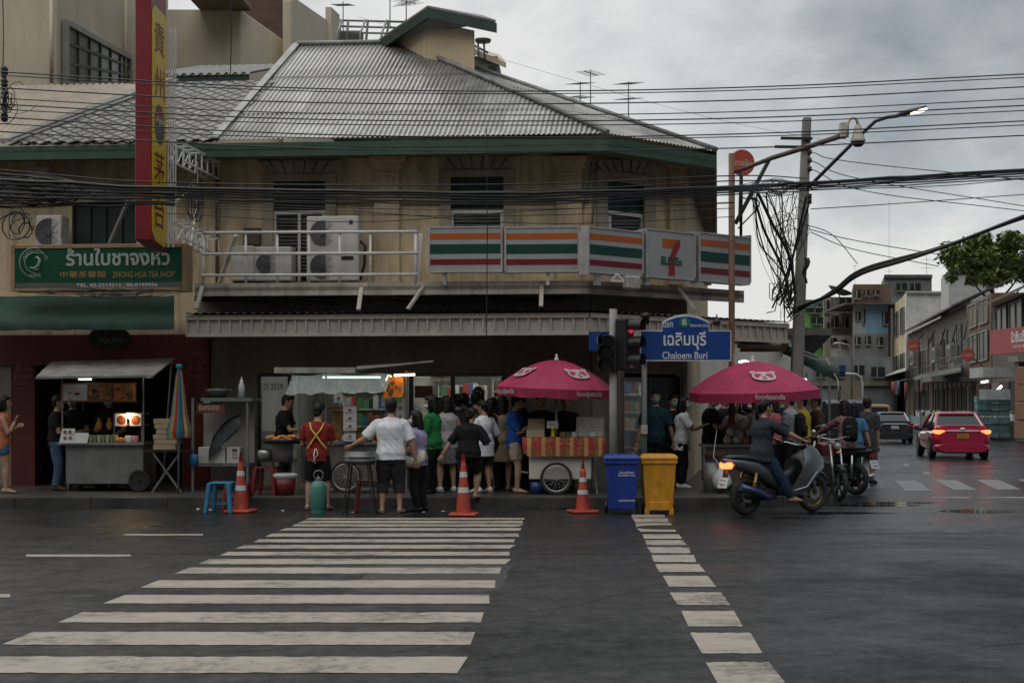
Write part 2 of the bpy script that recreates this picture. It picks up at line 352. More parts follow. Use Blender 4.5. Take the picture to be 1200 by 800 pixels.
# zebra: measured stripe edges
zt = [769.6, 740.4, 717.6, 697.2, 680, 665, 655, 646.6, 638.6, 631.8, 624.4, 618.6, 614.2, 610, 606.9]
zb = [788.6, 755.6, 729.6, 707.2, 688.8, 672, 661, 651, 642.8, 635.4, 629, 621.8, 617, 613, 608.8]
mb = MB()
def strip(mb, a, b, c, d, z=0.004, n=44):
    """painted bar with slightly ragged edges: corners near-left, near-right, far-right, far-left"""
    lo = [a.lerp(b, i/n) for i in range(n+1)]; hi = [d.lerp(c, i/n) for i in range(n+1)]
    j = lambda: V((0, random.choice([1, 1, 1, 2.2])*random.uniform(-.012, .012), 0))
    lo = [p+j() for p in lo]; hi = [p+j() for p in hi]
    for i in range(n): mb.quad(lo[i]+V((0, 0, z)), lo[i+1]+V((0, 0, z)), hi[i+1]+V((0, 0, z)), hi[i]+V((0, 0, z)))
for t, b in zip(zt, zb):
    xl = lambda y: 675-2.43*(y-479)+random.uniform(-2, 2); xr = lambda y: 671-0.436*(y-479)+random.uniform(-3, 3); o_ = random.uniform(-4, 5)
    strip(mb, G(xl(b), b), G(xr(b)-o_*.5, b), G(xr(t)+o_*.6, t), G(xl(t), t))
z2t = [603, 607.2, 613, 619.2, 626, 633, 641, 650.2, 661, 674.6, 694.2, 716, 741.5, 776]
z2b = [606.4, 612, 617.6, 623, 631.2, 639, 648.2, 658.6, 670.2, 687.6, 709, 734, 765.8, 806]
for t, b in zip(z2t, z2b):
    xl = lambda y: 676+0.51*(y-479)+random.uniform(-2, 2); xr = lambda y: 689+0.72*(y-479)+random.uniform(-2, 2)
    strip(mb, G(xl(b), b), G(xr(b), b), G(xr(t), t), G(xl(t), t), n=18)
tag(mb.build('crosswalk_marking', PAINT), kind='structure')
mb = MB()
for x0, x1, y, h in ((30, 153, 651, 2.6), (146, 238, 626.6, 1.8), (-60, 12, 698, 4), (1093, 1137, 583, 1.2), (1156, 1230, 583, 1.2)):
    strip(mb, G(x0, y+h/2), G(x1, y+h/2), G(x1, y-h/2), G(x0, y-h/2), n=6)
tag(mb.build('lane_marking', PAINT), kind='structure')
FADE = M('faded_road_paint', (0.17, 0.165, 0.155), 0.45, var=0.5, scale=3, bump=0.1)
mb = MB()
for q in (((1048, 563), (1073, 563), (1092, 575), (1061, 575)), ((1095, 562.5), (1121, 562.5), (1145, 574), (1118, 574)), ((1144, 562), (1170, 562), (1197, 573.5), (1168, 573.5)), ((1192, 561.5), (1218, 561.5), (1250, 573), (1218, 573)),
          ((1058, 543), (1063, 543), (1066, 546), (1060, 546)), ((1080, 553), (1088, 553), (1091, 555.5), (1082, 555.5))):
    a, b, c, d = [G(*p) for p in q]; strip(mb, d, c, b, a, n=3)
tag(mb.build('faded_crosswalk', FADE), kind='structure')
# puddles
WATER = M('puddle_water', (0.012, 0.012, 0.012), 0.03, var=0, spec=0.5)
def puddle(cx, cy, rx, ry, seed):
    mb = MB(); c = G(cx, cy); pts = []
    for k in range(40):
        a = k*2*math.pi/40; f = 1+0.35*noise.noise(V((math.cos(a)*1.3+seed, math.sin(a)*1.3, seed)))
        pts.append(c+V((rx*f*math.cos(a), ry*f*math.sin(a), 0.002)))
    mb.add(pts, [tuple(range(40))]); tag(mb.build('puddle_water', WATER), kind='structure')
puddle(1147, 599, 0.55, 0.42, 1.0); puddle(1015, 592, 0.8, 0.28, 2.0); puddle(965, 601, 1.0, 0.2, 5.0); puddle(1050, 589, 0.7, 0.25, 9.0); puddle(905, 607, .9, .10, 12.)
for i, (x, y) in enumerate(((206, 598), (250, 601), (640, 596), (500, 604), (692, 596), (795, 589), (60, 597))): puddle(x, y, 0.42+0.1*(i % 3), 0.14, i*3.3+20)
# ================================================================ corner shophouse
CREAM = M('stained_cream_plaster', (0.57, 0.445, 0.28), 0.8, var=0.36, scale=1.1, streak=0.85, bump=0.15, bscale=12, dirt=(0.12, 0.09, 0.065))
TRIM = M('grey_plaster_trim', (0.36, 0.30, 0.225), 0.8, var=0.3, scale=1.5, streak=0.5, bump=0.1, dirt=(0.1, 0.085, 0.07))
GREENP = M('green_painted_board', (0.028, 0.075, 0.048), 0.55, var=0.3, scale=2, streak=0.3)
DKGREEN = M('dark_green_shutter', (0.014, 0.034, 0.030), 0.5, var=0.3, scale=3)
WHITEM = M('white_painted_steel', (0.66, 0.64, 0.60), 0.45, var=0.15, scale=4, streak=0.25, dirt=(0.25, 0.17, 0.1))
GALV = M('weathered_zinc_sheet', (0.30, 0.295, 0.285), 0.45, metal=0.35, var=0.45, scale=0.9, streak=0.7, dirt=(0.15, 0.14, 0.13))
ZINCD = M('dull_zinc_sheet', (0.22, 0.215, 0.205), 0.5, metal=0.3, var=0.3, scale=1.2, streak=0.4)
AWN = M('beige_profiled_steel', (0.40, 0.355, 0.31), 0.55, var=0.15, scale=2, streak=0.35, dirt=(0.17, 0.14, 0.11))
DARK = M('dark_opening_shade', (0.045, 0.038, 0.030), 0.8, var=0.3)
SHADE = M('shade_lining', (0.02, 0.018, 0.016), 0.85, var=0.2)  # near-black colour stands in for shade inside open fronts
GLASS = M('window_glass', (0.9, 0.92, 0.9), 0.04, var=0, trans=0.0, alpha=0.18)
BLACK = M('black_plastic', (0.009, 0.009, 0.0095), 0.45, var=0.15)
STEEL = M('brushed_steel', (0.45, 0.45, 0.45), 0.33, metal=0.85, var=0.15, scale=5)
def fb(mb, x0, x1, y0, y1, off, t, pl='f'):
    f = Wf if pl == 'f' else Wc
    a, b = f(x0, y1, off), f(x1, y1, off); ta, tb = f(x0, y0, off), f(x1, y0, off)
    return mb.slab(a, b, (a.z+b.z)/2, (ta.z+tb.z)/2, t)
def uz(p0, x0, x1, y0, y1, f):
    a, b = f(x0, y1), f(x1, y1); q = V((p0[0], p0[1], 0)); d = lambda p: (V((p.x, p.y, 0))-q).length
    return (d(a), d(b), a.z, f(x0, y0).z)
PA = Wf(232, 479); PB = B0.copy(); PCc = Wc(804, 479); PD = V((PCc.x+0.13*11, PCc.y+11, 0))
house = thing('corner_shophouse', 'old two storey cream corner shophouse with corrugated zinc roof and a beige canopy', 'building', (-2.5, 26, 0.15))
# front walls with their openings
GT = 2.2
mb = MB()
h1 = [(*uz(PA, 319, 381, 211, 331, Wf),), (*uz(PA, 527, 591, 206, 318, Wf),)]
g = uz(PA, 302, 592, 440, 570, Wf); h1.append((g[0], g[1], 0.3, GT))
P1 = wall_mb(mb, PA, PB, 0.15, 6.25, h1)
h2 = [(*uz(PB, 712, 757, 211, 300, Wc),)]
g2 = uz(PB, 727, 800, 440, 560, Wc); h2.append((g2[0], g2[1], 0.3, GT))
P2 = wall_mb(mb, PB, PCc, 0.15, 6.25, h2)
wall_mb(mb, PCc, PD, 0.15, 6.25); wall_mb(mb, PD, (PD.x-8, PD.y+1), 0.15, 6.25); wall_mb(mb, (PA.x, PA.y+12), PA, 0.15, 6.25)
wl = mb.build('wall', CREAM, house, w=True)
# grey render of the ground storey over the openings
mb = MB()
mb.slab(P1(0, 0, -0.03), P1(h1[2][0], 0, -0.03), 0.15, 3.57, 0.028); mb.slab(P1(h1[2][0], 0, -0.03), P1(h1[2][1], 0, -0.03), GT, 3.57, 0.028)  # grimy strip carried up to the slab also paints in the recess shade
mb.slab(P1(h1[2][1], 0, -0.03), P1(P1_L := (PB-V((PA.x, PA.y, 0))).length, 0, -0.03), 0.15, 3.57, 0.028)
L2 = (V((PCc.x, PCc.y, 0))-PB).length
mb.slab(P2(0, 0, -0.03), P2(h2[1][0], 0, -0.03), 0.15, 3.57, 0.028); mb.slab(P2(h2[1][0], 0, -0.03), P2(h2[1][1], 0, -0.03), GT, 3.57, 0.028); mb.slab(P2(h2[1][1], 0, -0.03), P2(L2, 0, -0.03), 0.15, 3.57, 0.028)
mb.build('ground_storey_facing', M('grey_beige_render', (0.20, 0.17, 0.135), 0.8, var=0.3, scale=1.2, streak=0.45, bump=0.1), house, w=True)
# pilasters
for x0, x1, pl in ((438, 468, 'f'), (652, 682, 'f'), (786, 803, 'c'), (236, 252, 'f')):
    mb = MB()
    fb(mb, x0, x1, 196, 334, 0.10, 0.1, pl); fb(mb, x0-3, x1+3, 189, 196, 0.15, 0.15, pl); fb(mb, x0-6, x1+6, 182, 189, 0.20, 0.2, pl)
    fb(mb, x0-3, x1+3, 232, 236, 0.12, 0.12, pl); fb(mb, x0+4, x1-4, 201, 206, 0.125, 0.03, pl); fb(mb, x0+8, x1-8, 206, 216, 0.13, 0.03, pl)
    mb.build('pilaster', CREAM, house, w=True, bevel=0.01)
# window surrounds, flat arches
def window(x0, x1, ytop, ymid, ylow, ybot, pl, door=False):
    win = MB(); fb(win, x0-13, x0, ytop-8, ybot, 0.05, 0.05, pl); fb(win, x1, x1+13, ytop-8, ybot, 0.05, 0.05, pl); fb(win, x0-13, x1+13, ytop-8.4, ytop, 0.062, 0.062, pl)
    n = 7; xm = (x0+x1)/2
    for k in range(n):      # fanned voussoirs
        f = Wf if pl == 'f' else Wc
        a = (k/n-0.5)*2+0.02; b = ((k+1)/n-0.5)*2-0.02; wb = (x1-x0)/2+6; wt = wb+13
        p = [f(xm+a*wb, ytop-10, 0.07), f(xm+b*wb, ytop-10, 0.07), f(xm+b*wt, ytop-24, 0.07), f(xm+a*wt, ytop-24, 0.07)]
        nn = f(xm, ytop, 0.0)-f(xm, ytop, 0.07); win.prism(p, nn)
    w_ = win.build('window', TRIM, house, w=True, bevel=0.006)
    s = MB(); f = Wf if pl == 'f' else Wc
    fb(s, x0, (x0+x1)/2-0.4, ytop, ymid, -0.06, 0.05, pl); fb(s, (x0+x1)/2+0.4, x1, ytop, ymid, -0.06, 0.05, pl)
    for k in range(9):
        y = ytop+(ymid-ytop)*(k+0.5)/9; fb(s, x0+2, x1-2, y-0.6, y+0.9, -0.045, 0.03, pl)
    s.build('shutter', DKGREEN, w_, w=True)
    fr = MB(); fb(fr, x0, x1, ymid, ymid+4, -0.02, 0.1, pl); fb(fr, x0, x0+3.5, ymid+4, ybot, -0.02, 0.1, pl); fb(fr, x1-3.5, x1, ymid+4, ybot, -0.02, 0.1, pl)
    if door: fb(fr, (x0+x1)/2-1.5, (x0+x1)/2+1.5, ymid+4, ybot, -0.021, 0.1, pl)
    fr.build('frame', WHITEM, w_, w=True)
    lv = MB(); y = ymid+6
    while y < ybot-2:
        a, b = f(x0+4, y, -0.05), f(x1-4, y, -0.05); lv.hexa([a, b, b+V((0, .05, .03)), a+V((0, .05, .03)), a+V((0, 0, .012)), b+V((0, 0, .012)), b+V((0, .05, .042)), a+V((0, .05, .042))]); y += 4.2
    fb(lv, x0+4, x1-4, ymid+4, ybot, -0.13, 0.02, pl)
    lv.build('louvre', M('grey_louvre', (0.13, 0.13, 0.125), 0.5), w_, w=True)
window(320, 381, 212, 247, 0, 330, 'f', True); window(528, 590, 207, 246, 0, 317, 'f'); window(713, 756, 211, 249, 0, 298, 'c')
# eaves: soffit, fascia
ZE = 6.26
E0 = Wf(250, 160, 0.9); E0.z = ZE; dF = V((1, -S1, 0)).normalized(); nF = V((S1, 1, 0)).normalized(); dC = V((1, S2, 0)).normalized(); nC = V((-S2, 1, 0)).normalized()
EK = Wf(712, 160, 0.9); EK.z = ZE; EC = Wc(840, 178, 0.9)
EC = W(840, 479, 26.1); EC.z = ZE
def fascia(mb, a, b, z0, z1, t=0.05): mb.slab(a, b, z0, z1, t)
mb = MB(); fascia(mb, E0-dF*0.55, EK, ZE-0.30, ZE-0.06); fascia(mb, EK, EC, ZE-0.30, ZE-0.06); fascia(mb, EC, EC+V((1.0, 10, 0)), ZE-0.30, ZE-0.06)
mb.build('fascia_board', GREENP, house, w=True)
mb = MB(); mb.prism([E0-dF*0.5+V((0, 0, -.2)), EK+V((0, 0, -.2)), EC+V((0, 0, -.2)), EC+V((1, 10, -.2)), PD+V((0, 0, 6.06)), V((PCc.x, PCc.y, 6.06)), PB+V((0, 0, 6.06)), V((PA.x, PA.y, 6.06))], (0, 0, 0.03))
mb.build('soffit', M('brown_soffit', (0.20, 0.155, 0.11), 0.8, var=0.3, streak=0.3), house, w=True)
# corrugated roof
SL = 0.625
apexR = W(470, 479, 29.3); u_of = lambda p: (V((p.x, p.y, 0))-V((E0.x, E0.y, 0))).dot(dF); v_of = lambda p: (V((p.x, p.y, 0))-V((E0.x, E0.y, 0))).dot(nF)
VR = 4.45; uL1 = u_of(W(348, 479, 29.3)); uR1 = u_of(W(468, 479, 29.0)); uK = u_of(EK)
def corrugated(mb, P, u0, u1, vfun, pitch=0.088, amp=0.0125, courses=(0, 1.05, 2.75, 9), lap=0.012, v0f=None, spw=6):
    """sheets in overlapping courses; P(u,v,h) places a point; each column runs from v0 to vfun(u)"""
    n = int((u1-u0)/pitch*spw)
    for c in range(len(courses)-1):
        a, b = courses[c], courses[c+1]+0.08; prev = None; sh = random.Random(c).random()
        for i in range(n+1):
            u = u0+(u1-u0)*i/n; hi = min(b, vfun(u)); lo = max(a, v0f(u) if v0f else 0.0)
            w = amp*math.sin(2*math.pi*u/pitch+sh)+(random.uniform(-.003, .003) if i % (spw*8) == 0 else 0)
            col = None if hi <= lo+0.02 else (P(u, lo, w+lap), P(u, hi, w))
            if prev and col: mb.add([prev[0], col[0], col[1], prev[1]], [(0, 1, 2, 3)], True)
            prev = col
PF = lambda u, v, h: E0+dF*u+nF*v+V((0, 0, SL*v+h))
roof = MB()
corrugated(roof, PF, 0.0, uK+0.1, lambda u: min(VR, 0.05+u/(uL1)*VR if u < uL1 else 99, (uK-u)/(uK-uR1)*VR if u > uR1 else VR) if u > 0.02 else 0.05)
# left verge is a straight edge: sheets start full length beyond it
R3 = PF(uR1, VR, 0); LC = (EC-EK).length
dCe = (EC-EK).normalized(); nCe = V((-dCe.y, dCe.x, 0))
q = R3-EK; qu, qv = q.dot(dCe), V((q.x, q.y, 0)).dot(nCe); slC = q.z/qv
PCf = lambda u, v, h: EK+dCe*u+nCe*v+V((0, 0, slC*v+h))
corrugated(roof, PCf, qu*0.98, LC, lambda u: qv*(LC-u)/(LC-qu), v0f=lambda u: max(0.0, qv*(u/qu)) if u < 0 else 0.0, courses=(0, 1.6, 3.2, 5, 9))
# rear slopes
a = PF(uL1, VR, 0); roof.quad(a, R3, R3+V((0.5, 6, -2.7)), a+V((0.5, 6, -2.7))); roof.add([R3, EC, EC+V((1.0, 10, 0)), R3+V((0.5, 6, -2.7))], [(0, 1, 2, 3)])
def zinc_sheets():
    m = GALV; nt = m.node_tree; N = nt.nodes; L = nt.links; p = N['Principled BSDF']; src = p.inputs['Base Color'].links[0].from_socket
    tc = N.new('ShaderNodeTexCoord'); mp = N.new('ShaderNodeMapping'); mp.inputs['Rotation'].default_value = (R(-90), 0, 0); L.new(tc.outputs['Object'], mp.inputs[0])
    br = N.new('ShaderNodeTexBrick'); br.inputs['Scale'].default_value = 1.0; br.inputs['Brick Width'].default_value = .82; br.inputs['Row Height'].default_value = .62; br.inputs['Mortar Size'].default_value = .006
    br.inputs['Color1'].default_value = (.55, .54, .52, 1); br.inputs['Color2'].default_value = (1.15, 1.15, 1.16, 1); br.inputs['Mortar'].default_value = (.45, .42, .40, 1); L.new(mp.outputs[0], br.inputs['Vector'])
    n = N.new('ShaderNodeTexNoise'); n.inputs['Scale'].default_value = 1.3; n.inputs['Detail'].default_value = 8; n.inputs['Roughness'].default_value = .7; L.new(tc.outputs['Object'], n.inputs['Vector'])
    r = N.new('ShaderNodeValToRGB'); r.color_ramp.elements[0].position = .56; r.color_ramp.elements[0].color = (1, 1, 1, 1); r.color_ramp.elements[1].position = .72; r.color_ramp.elements[1].color = (.62, .50, .40, 1); L.new(n.outputs[0], r.inputs[0])
    x = N.new('ShaderNodeMix'); x.data_type = 'RGBA'; x.blend_type = 'MULTIPLY'; x.inputs[0].default_value = .7; L.new(src, x.inputs[6]); L.new(br.outputs[0], x.inputs[7])
    y = N.new('ShaderNodeMix'); y.data_type = 'RGBA'; y.blend_type = 'MULTIPLY'; y.inputs[0].default_value = .8; L.new(x.outputs[2], y.inputs[6]); L.new(r.outputs[0], y.inputs[7]); L.new(y.outputs[2], p.inputs['Base Color'])
zinc_sheets()
rf = roof.build('roof', GALV, house, w=True)
cap = MB(); cap.tube([PF(uL1, VR, .03), PF((uL1+uR1)/2, VR, .03), R3+V((0, 0, .03))], 0.06, 8); cap.tube([R3+V((0, 0, .02)), R3.lerp(EK, .33)+V((0, 0, .05)), EK+V((0, 0, .03))], 0.05, 8); cap.tube([R3+V((0, 0, .02)), EC+V((0, 0, .04))], 0.05, 8)
vg = MB.hexa; p, q = PF(-0.02, 0, 0.03), PF(uL1-0.05, VR, 0.03); s_ = dF*0.11
cap.hexa([p-s_*.3, p+s_, q+s_, q-s_*.3, p-s_*.3+V((0, 0, .03)), p+s_+V((0, 0, .03)), q+s_+V((0, 0, .03)), q-s_*.3+V((0, 0, .03))])
cap.build('ridge_cap', M('bright_zinc_flashing', (0.24, 0.24, 0.235), 0.5, metal=0.3, var=0.4, streak=0.6), rf, w=True)
# rooftop stair tower
twr = MB(); ty = 29.9
def tp(px, y=ty, py=479): return W(px, py, y)
base = [tp(501, 28.25), tp(556, 27.75), tp(540, 31.0), tp(458, 29.35)]
zt_ = [W(501, 24, 28.25).z, W(556, 36, 27.75).z, W(556, 36, 28.6).z, W(458, 50, 29.35).z]
twr.hexa([V((b.x, b.y, 6.8)) for b in base]+[V((b.x, b.y, z)) for b, z in zip(base, zt_)])
tw = twr.build('stair_tower', M('warm_cream_plaster', (0.60, 0.49, 0.32), 0.8, var=0.15, scale=1, streak=0.3, dirt=(0.2, 0.16, 0.1)), house, w=True)
rt = MB(); e = [W(501, 9, 27.8), W(581, 26, 27.3), W(566, 20, 31.5), W(444, 48, 29.2)]
rt.prism([e[0], e[1], e[2], e[3]], (0, 0, 0.04)); rt.build('tower_roof', ZINCD, tw, w=True)
rb = MB()
for a, b in ((e[0], e[1]), (e[3], e[0])): d = (b-a); nn = V((-d.y, d.x, 0)).normalized()*0.05; z = V((0, 0, -.20)); rb.hexa([a+z, b+z, b+z+nn, a+z+nn, a-V((0, 0, .01)), b-V((0, 0, .01)), b+nn-V((0, 0, .01)), a+nn-V((0, 0, .01))])
rb.build('tower_fascia', M('deep_green_board', (0.018, 0.045, 0.035), 0.5), tw, w=True)
# balcony slab and its steel struts
def offp(px, off, pl, z): f = Wf if pl == 'f' else Wc; p = f(px, 479, off); p.z = z; return p
K1 = offp(690, 1.0, 'f', 0)
SA, SC_ = offp(228, 1.0, 'f', 0), offp(872, 1.0, 'c', 0)
mb = MB(); mb.prism([(SA.x, SA.y, 3.60), (K1.x, K1.y, 3.60), (SC_.x, SC_.y, 3.60), (PCc.x, PCc.y-0.01, 3.60), (PB.x, PB.y-.01, 3.60), (PA.x, PA.y-.01, 3.60)], (0, 0, 0.07))
mb.slab(SA, K1, 3.52, 3.74, 0.06); mb.slab(K1, SC_, 3.52, 3.74, 0.06)
mb.build('balcony_slab', M('weathered_ledge', (0.40, 0.345, 0.28), 0.75, var=0.4, scale=2, streak=0.6, bump=0.2), house, w=True)
for x, y0, x2, y2, pl in ((498, 333, 478, 362, 'f'), (635, 331, 634, 359, 'f'), (795, 337, 815, 363, 'c'), (238, 333, 230, 362, 'f'), (424, 334, 420, 363, 'f')):
    b = MB(); f = Wf if pl == 'f' else Wc; b.bar(f(x, y0, 0.95), f(x2, y2, 1.25), 0.07, 0.04); b.build('strut', AWN, house, w=True)
# canopy: sheet roof, profiled fascia, soffit
ca, ck, cc = W(219, 479, 24.37), offp(690, 1.62, 'f', 0), W(923, 479, 26.75)
ZC0, ZC1 = 2.80, 3.13
cn = MB()
def ribs(mb, p0, p1, z0, z1, pitch=0.19):
    L = (V((p1.x, p1.y, 0))-V((p0.x, p0.y, 0))).length; n = int(L/pitch); d = V((p1.x-p0.x, p1.y-p0.y, 0)).normalized(); o = V((p0.x, p0.y, 0)); nn = V((d.y, -d.x, 0))
    for i in range(n+1): q = o+d*min(L-.02, i*pitch+.01); mb.slab(q+nn*0.035-d*.018, q+nn*0.035+d*.018, z0+.06, z1-.06, .034)
for a, b in ((ca, ck), (ck, cc)):
    cn.slab(a, b, ZC0, ZC1, 0.04); ribs(cn, a, b, ZC0, ZC1)
    d = V((b.x-a.x, b.y-a.y, 0)).normalized(); nn = V((d.y, -d.x, 0))
    cn.slab(a+nn*.05, b+nn*.05, ZC0-.02, ZC0+.05, .047); cn.slab(a+nn*.05, b+nn*.05, ZC1-.06, ZC1+.02, .047)
cn.slab(ca+V((0, 1.6, 0)), ca, ZC0, ZC1, 0.04); d = V((-.13, 1, 0)); cn.slab(cc, cc+V((.13*9, 9, 0)), ZC0, ZC1, .04)
canopy = cn.build('canopy', AWN, house, w=True)
cr_ = MB()
def canopy_roof(a, b, wa, wb):
    L = (b-a).length; n = int(L/0.16*4)
    for i in range(n):
        t0, t1 = i/n, (i+1)/n; h = lambda t: 0.014*math.sin(t*L/0.16*2*math.pi)
        p0, p1, q0, q1 = a.lerp(b, t0), a.lerp(b, t1), wa.lerp(wb, t0), wa.lerp(wb, t1)
        cr_.add([V((p0.x, p0.y-.12, ZC1+.05+h(t0))), V((p1.x, p1.y-.12, ZC1+.05+h(t1))), V((q1.x, q1.y, 3.24+h(t1))), V((q0.x, q0.y, 3.24+h(t0)))], [(0, 1, 2, 3)], True)
canopy_roof(ca, ck, V((PA.x, PA.y, 0)), PB); canopy_roof(ck, cc, PB, V((PCc.x+.6, PCc.y+.6, 0)))
cr_.build('canopy_roof', ZINCD, canopy, w=True)
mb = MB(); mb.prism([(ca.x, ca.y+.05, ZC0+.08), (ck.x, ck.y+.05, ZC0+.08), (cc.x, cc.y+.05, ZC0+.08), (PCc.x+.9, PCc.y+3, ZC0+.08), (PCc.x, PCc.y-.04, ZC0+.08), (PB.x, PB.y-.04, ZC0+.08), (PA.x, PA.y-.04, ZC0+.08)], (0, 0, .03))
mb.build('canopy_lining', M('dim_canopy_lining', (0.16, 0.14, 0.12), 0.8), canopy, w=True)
# wall clutter: conduits, a drain pipe, cornice strip
mb = MB()
fb(mb, 236, 690, 176.5, 182, 0.12, 0.12); fb(mb, 696, 803, 178, 184, 0.12, 0.12, 'c')
mb.build('cornice', TRIM, house, w=True)
mb = MB()
for pts in ([Wf(256, 190, .05), Wf(255, 330, .05)], [Wf(250, 235, .05), Wf(300, 236, .05), Wf(440, 238, .06), Wf(690, 235, .06)], [Wf(693, 190, .06), Wf(690, 215, .06), Wf(676, 268, .06)], [Wc(700, 188, .06), Wc(694, 262, .06)]):
    mb.tube(pts, 0.022, 6)
mb.build('conduit', M('old_conduit', (0.2, 0.18, 0.15), 0.6), house, w=True)
# shop room behind the openings
mb = MB(); x0 = PA.x+0.9
room = [(x0, 26.0), (PB.x-.05, 25.55), (PCc.x-.12, PCc.y+.12), (PCc.x+.7, 33), (x0, 33)]
mb.add([(x, y, .3) for x, y in room], [(0, 1, 2, 3, 4)])
mb.build('shop_floor', M('shop_floor_tile', (0.28, 0.27, 0.25), 0.3), house, w=True)
mb = MB()
for i in (2, 3, 4): p, q = room[i], room[(i+1) % 5]; mb.quad((*p, .3), (*q, .3), (*q, 2.75), (*p, 2.75))
mb.add([(x, y, 2.75) for x, y in room], [(0, 1, 2, 3, 4)])
mb.slab((-3.05, 25.85), (-3.05, 33), .3, 2.75, .08); mb.slab((0.35, 25.9), (0.35, 33), .3, 2.75, .08)
mb.build('shop_interior_wall', M('shop_interior_paint', (0.55, 0.54, 0.51), 0.7, var=0.15), house, w=True)
mb = MB()
for x in (337, 479, 528): fb(mb, x, x+5, 437, 566, 0.01, 0.08)
fb(mb, 302, 592, 436, 441, 0.012, 0.1); fb(mb, 302, 305, 441, 566, 0.011, .08); fb(mb, 588, 592, 441, 566, 0.011, .08)
for x in (727, 761, 797): fb(mb, x, x+3, 441, 560, 0.01, 0.08, 'c')
mb.build('shopfront_frame', M('dark_bronze_frame', (0.03, 0.027, 0.024), 0.4), house, w=True)
for q in ((306, 336, 442, 520, -.05, .01), (485, 527, 442, 566, -.05, .01), (731, 760, 442, 556, -.05, .01, 'c')):
    mb = MB(); fb(mb, *q); mb.build('shopfront_pane', GLASS, house, w=True)
mb = MB(); fb(mb, 764, 796, 442, 556, -.1, .04, 'c'); mb.build('shop_door', M('dark_door', (0.03, 0.03, 0.03), 0.5), house, w=True)
mb = MB(); fb(mb, 306, 337, 505, 566, -.02, .05); mb.build('kitchen_dado', M('white_tile', (0.42, 0.42, 0.40), 0.25, var=0.1), house, w=True)
# number board in the kitchen glass and a notice on the grey wall
t = text_mb('01.2559', 0.12, 0.36, facing_rz(RZF), Wf(320, 453, 0.0), mb=None, bold=0.01); t.build('number_lettering', M('faded_black_lettering', (.07, .07, .07), .5, var=0), house, w=True)
mb = MB(); fb(mb, 614, 629, 399, 412, 0.05, 0.015); mb.build('notice_board', M('old_notice', (0.2, 0.17, 0.15), 0.6), house, w=True)
mb = MB(); fb(mb, 486, 507, 452, 466, -.03, .01); mb.build('brown_poster', M('brown_poster', (0.16, 0.06, 0.035), 0.5, var=0.5, scale=6), house, w=True)
mb = MB(); mb.cur = 0
# interior fittings
GOODS = [M('goods_%s' % n, c, 0.45, var=0) for n, c in (('red', (.4, .05, .04)), ('yellow', (.5, .36, .06)), ('green', (.06, .25, .08)), ('blue', (.06, .13, .35)), ('white', (.6, .6, .57)), ('brown', (.2, .1, .05)), ('dark', (.03, .03, .03)))]
def shelf(x0, x1, y, h, label):
    t = thing('store_shelf', label, 'shelf', ((x0+x1)/2, y, 0.3), 0, 'shelves inside the shops')
    f = MB(); w = (x1-x0)
    for k in range(5): f.box((0, 0, 0.1+k*h/5), (w, .35, .03))
    f.box((0, .18, h/2), (w, .03, h)); f.box((-w/2, 0, h/2), (.03, .36, h)); f.box((w/2, 0, h/2), (.03, .36, h)); f.build('rack', WHITEM, t)
    g = MB(); rnd = random.Random(int(x0*100))
    for k in range(5):
        x = -w/2+.04
        while x < w/2-.1:
            bw = rnd.uniform(.06, .16); bh = rnd.uniform(.55, .9)*h/5*0.9; g.cur = rnd.randrange(7); g.box((x+bw/2, -.05, .118+k*h/5+bh/2), (bw*.93, .22, bh)); x += bw
    g.build('goods', GOODS, t)
shelf(-5.2, -3.3, 31.5, 1.9, 'tall stocked shelf deep behind the grill stall')
shelf(-2.9, -1.9, 30.2, 1.75, 'stocked store shelf behind the middle glass pane')
shelf(-1.8, -0.2, 31.0, 1.9, 'wide stocked shelf inside the lit store doorway')
shelf(0.95, 2.3, 29.2, 1.8, 'stocked shelf behind the glass by the dark door')
TUBE = M('tube_light', (0.9, 0.9, 0.9), 0.5, var=0, emit=(0.95, 1.0, 0.92), es=30.0)
WARM = M('warm_lamp', (0.9, 0.7, 0.4), 0.5, var=0, emit=(1.0, 0.62, 0.25), es=9.0)
def tube_light(a, b, label, m=TUBE):
    a, b = V(a), V(b); t = thing('tube_light', label, 'light', (a+b)/2, 0, 'tube lights in the shops')
    x = MB(); x.cyl(a, b, .018, n=8); x.build('tube', m, t, w=True); x = MB(); x.bar(a+V((0, 0, .04)), b+V((0, 0, .04)), .05, .03); x.build('housing', WHITEM, t, w=True)
tube_light((-2.6, 27.4, 2.66), (-1.1, 27.4, 2.66), 'long ceiling tube light inside the lit store doorway')
tube_light((-2.95, 29.0, 2.66), (-2.2, 29.0, 2.66), 'ceiling tube light behind the glass with the brown poster')
tube_light((-1.6, 29.3, 2.66), (-0.4, 29.3, 2.66), 'ceiling tube light over the wide store shelf')
tube_light((1.1, 28.0, 2.66), (1.9, 28.0, 2.66), 'ceiling tube light behind the corner glass')
tube_light((-5.0, 29.6, 2.66), (-3.7, 29.6, 2.66), 'added tube light that brightens the deep stocked shelf')  # unseen tube, added to brighten the dark left room
tube_light((-5.1, 27.3, 2.62), (-4.4, 27.3, 2.62), 'ceiling tube light in the kitchen behind the number board')
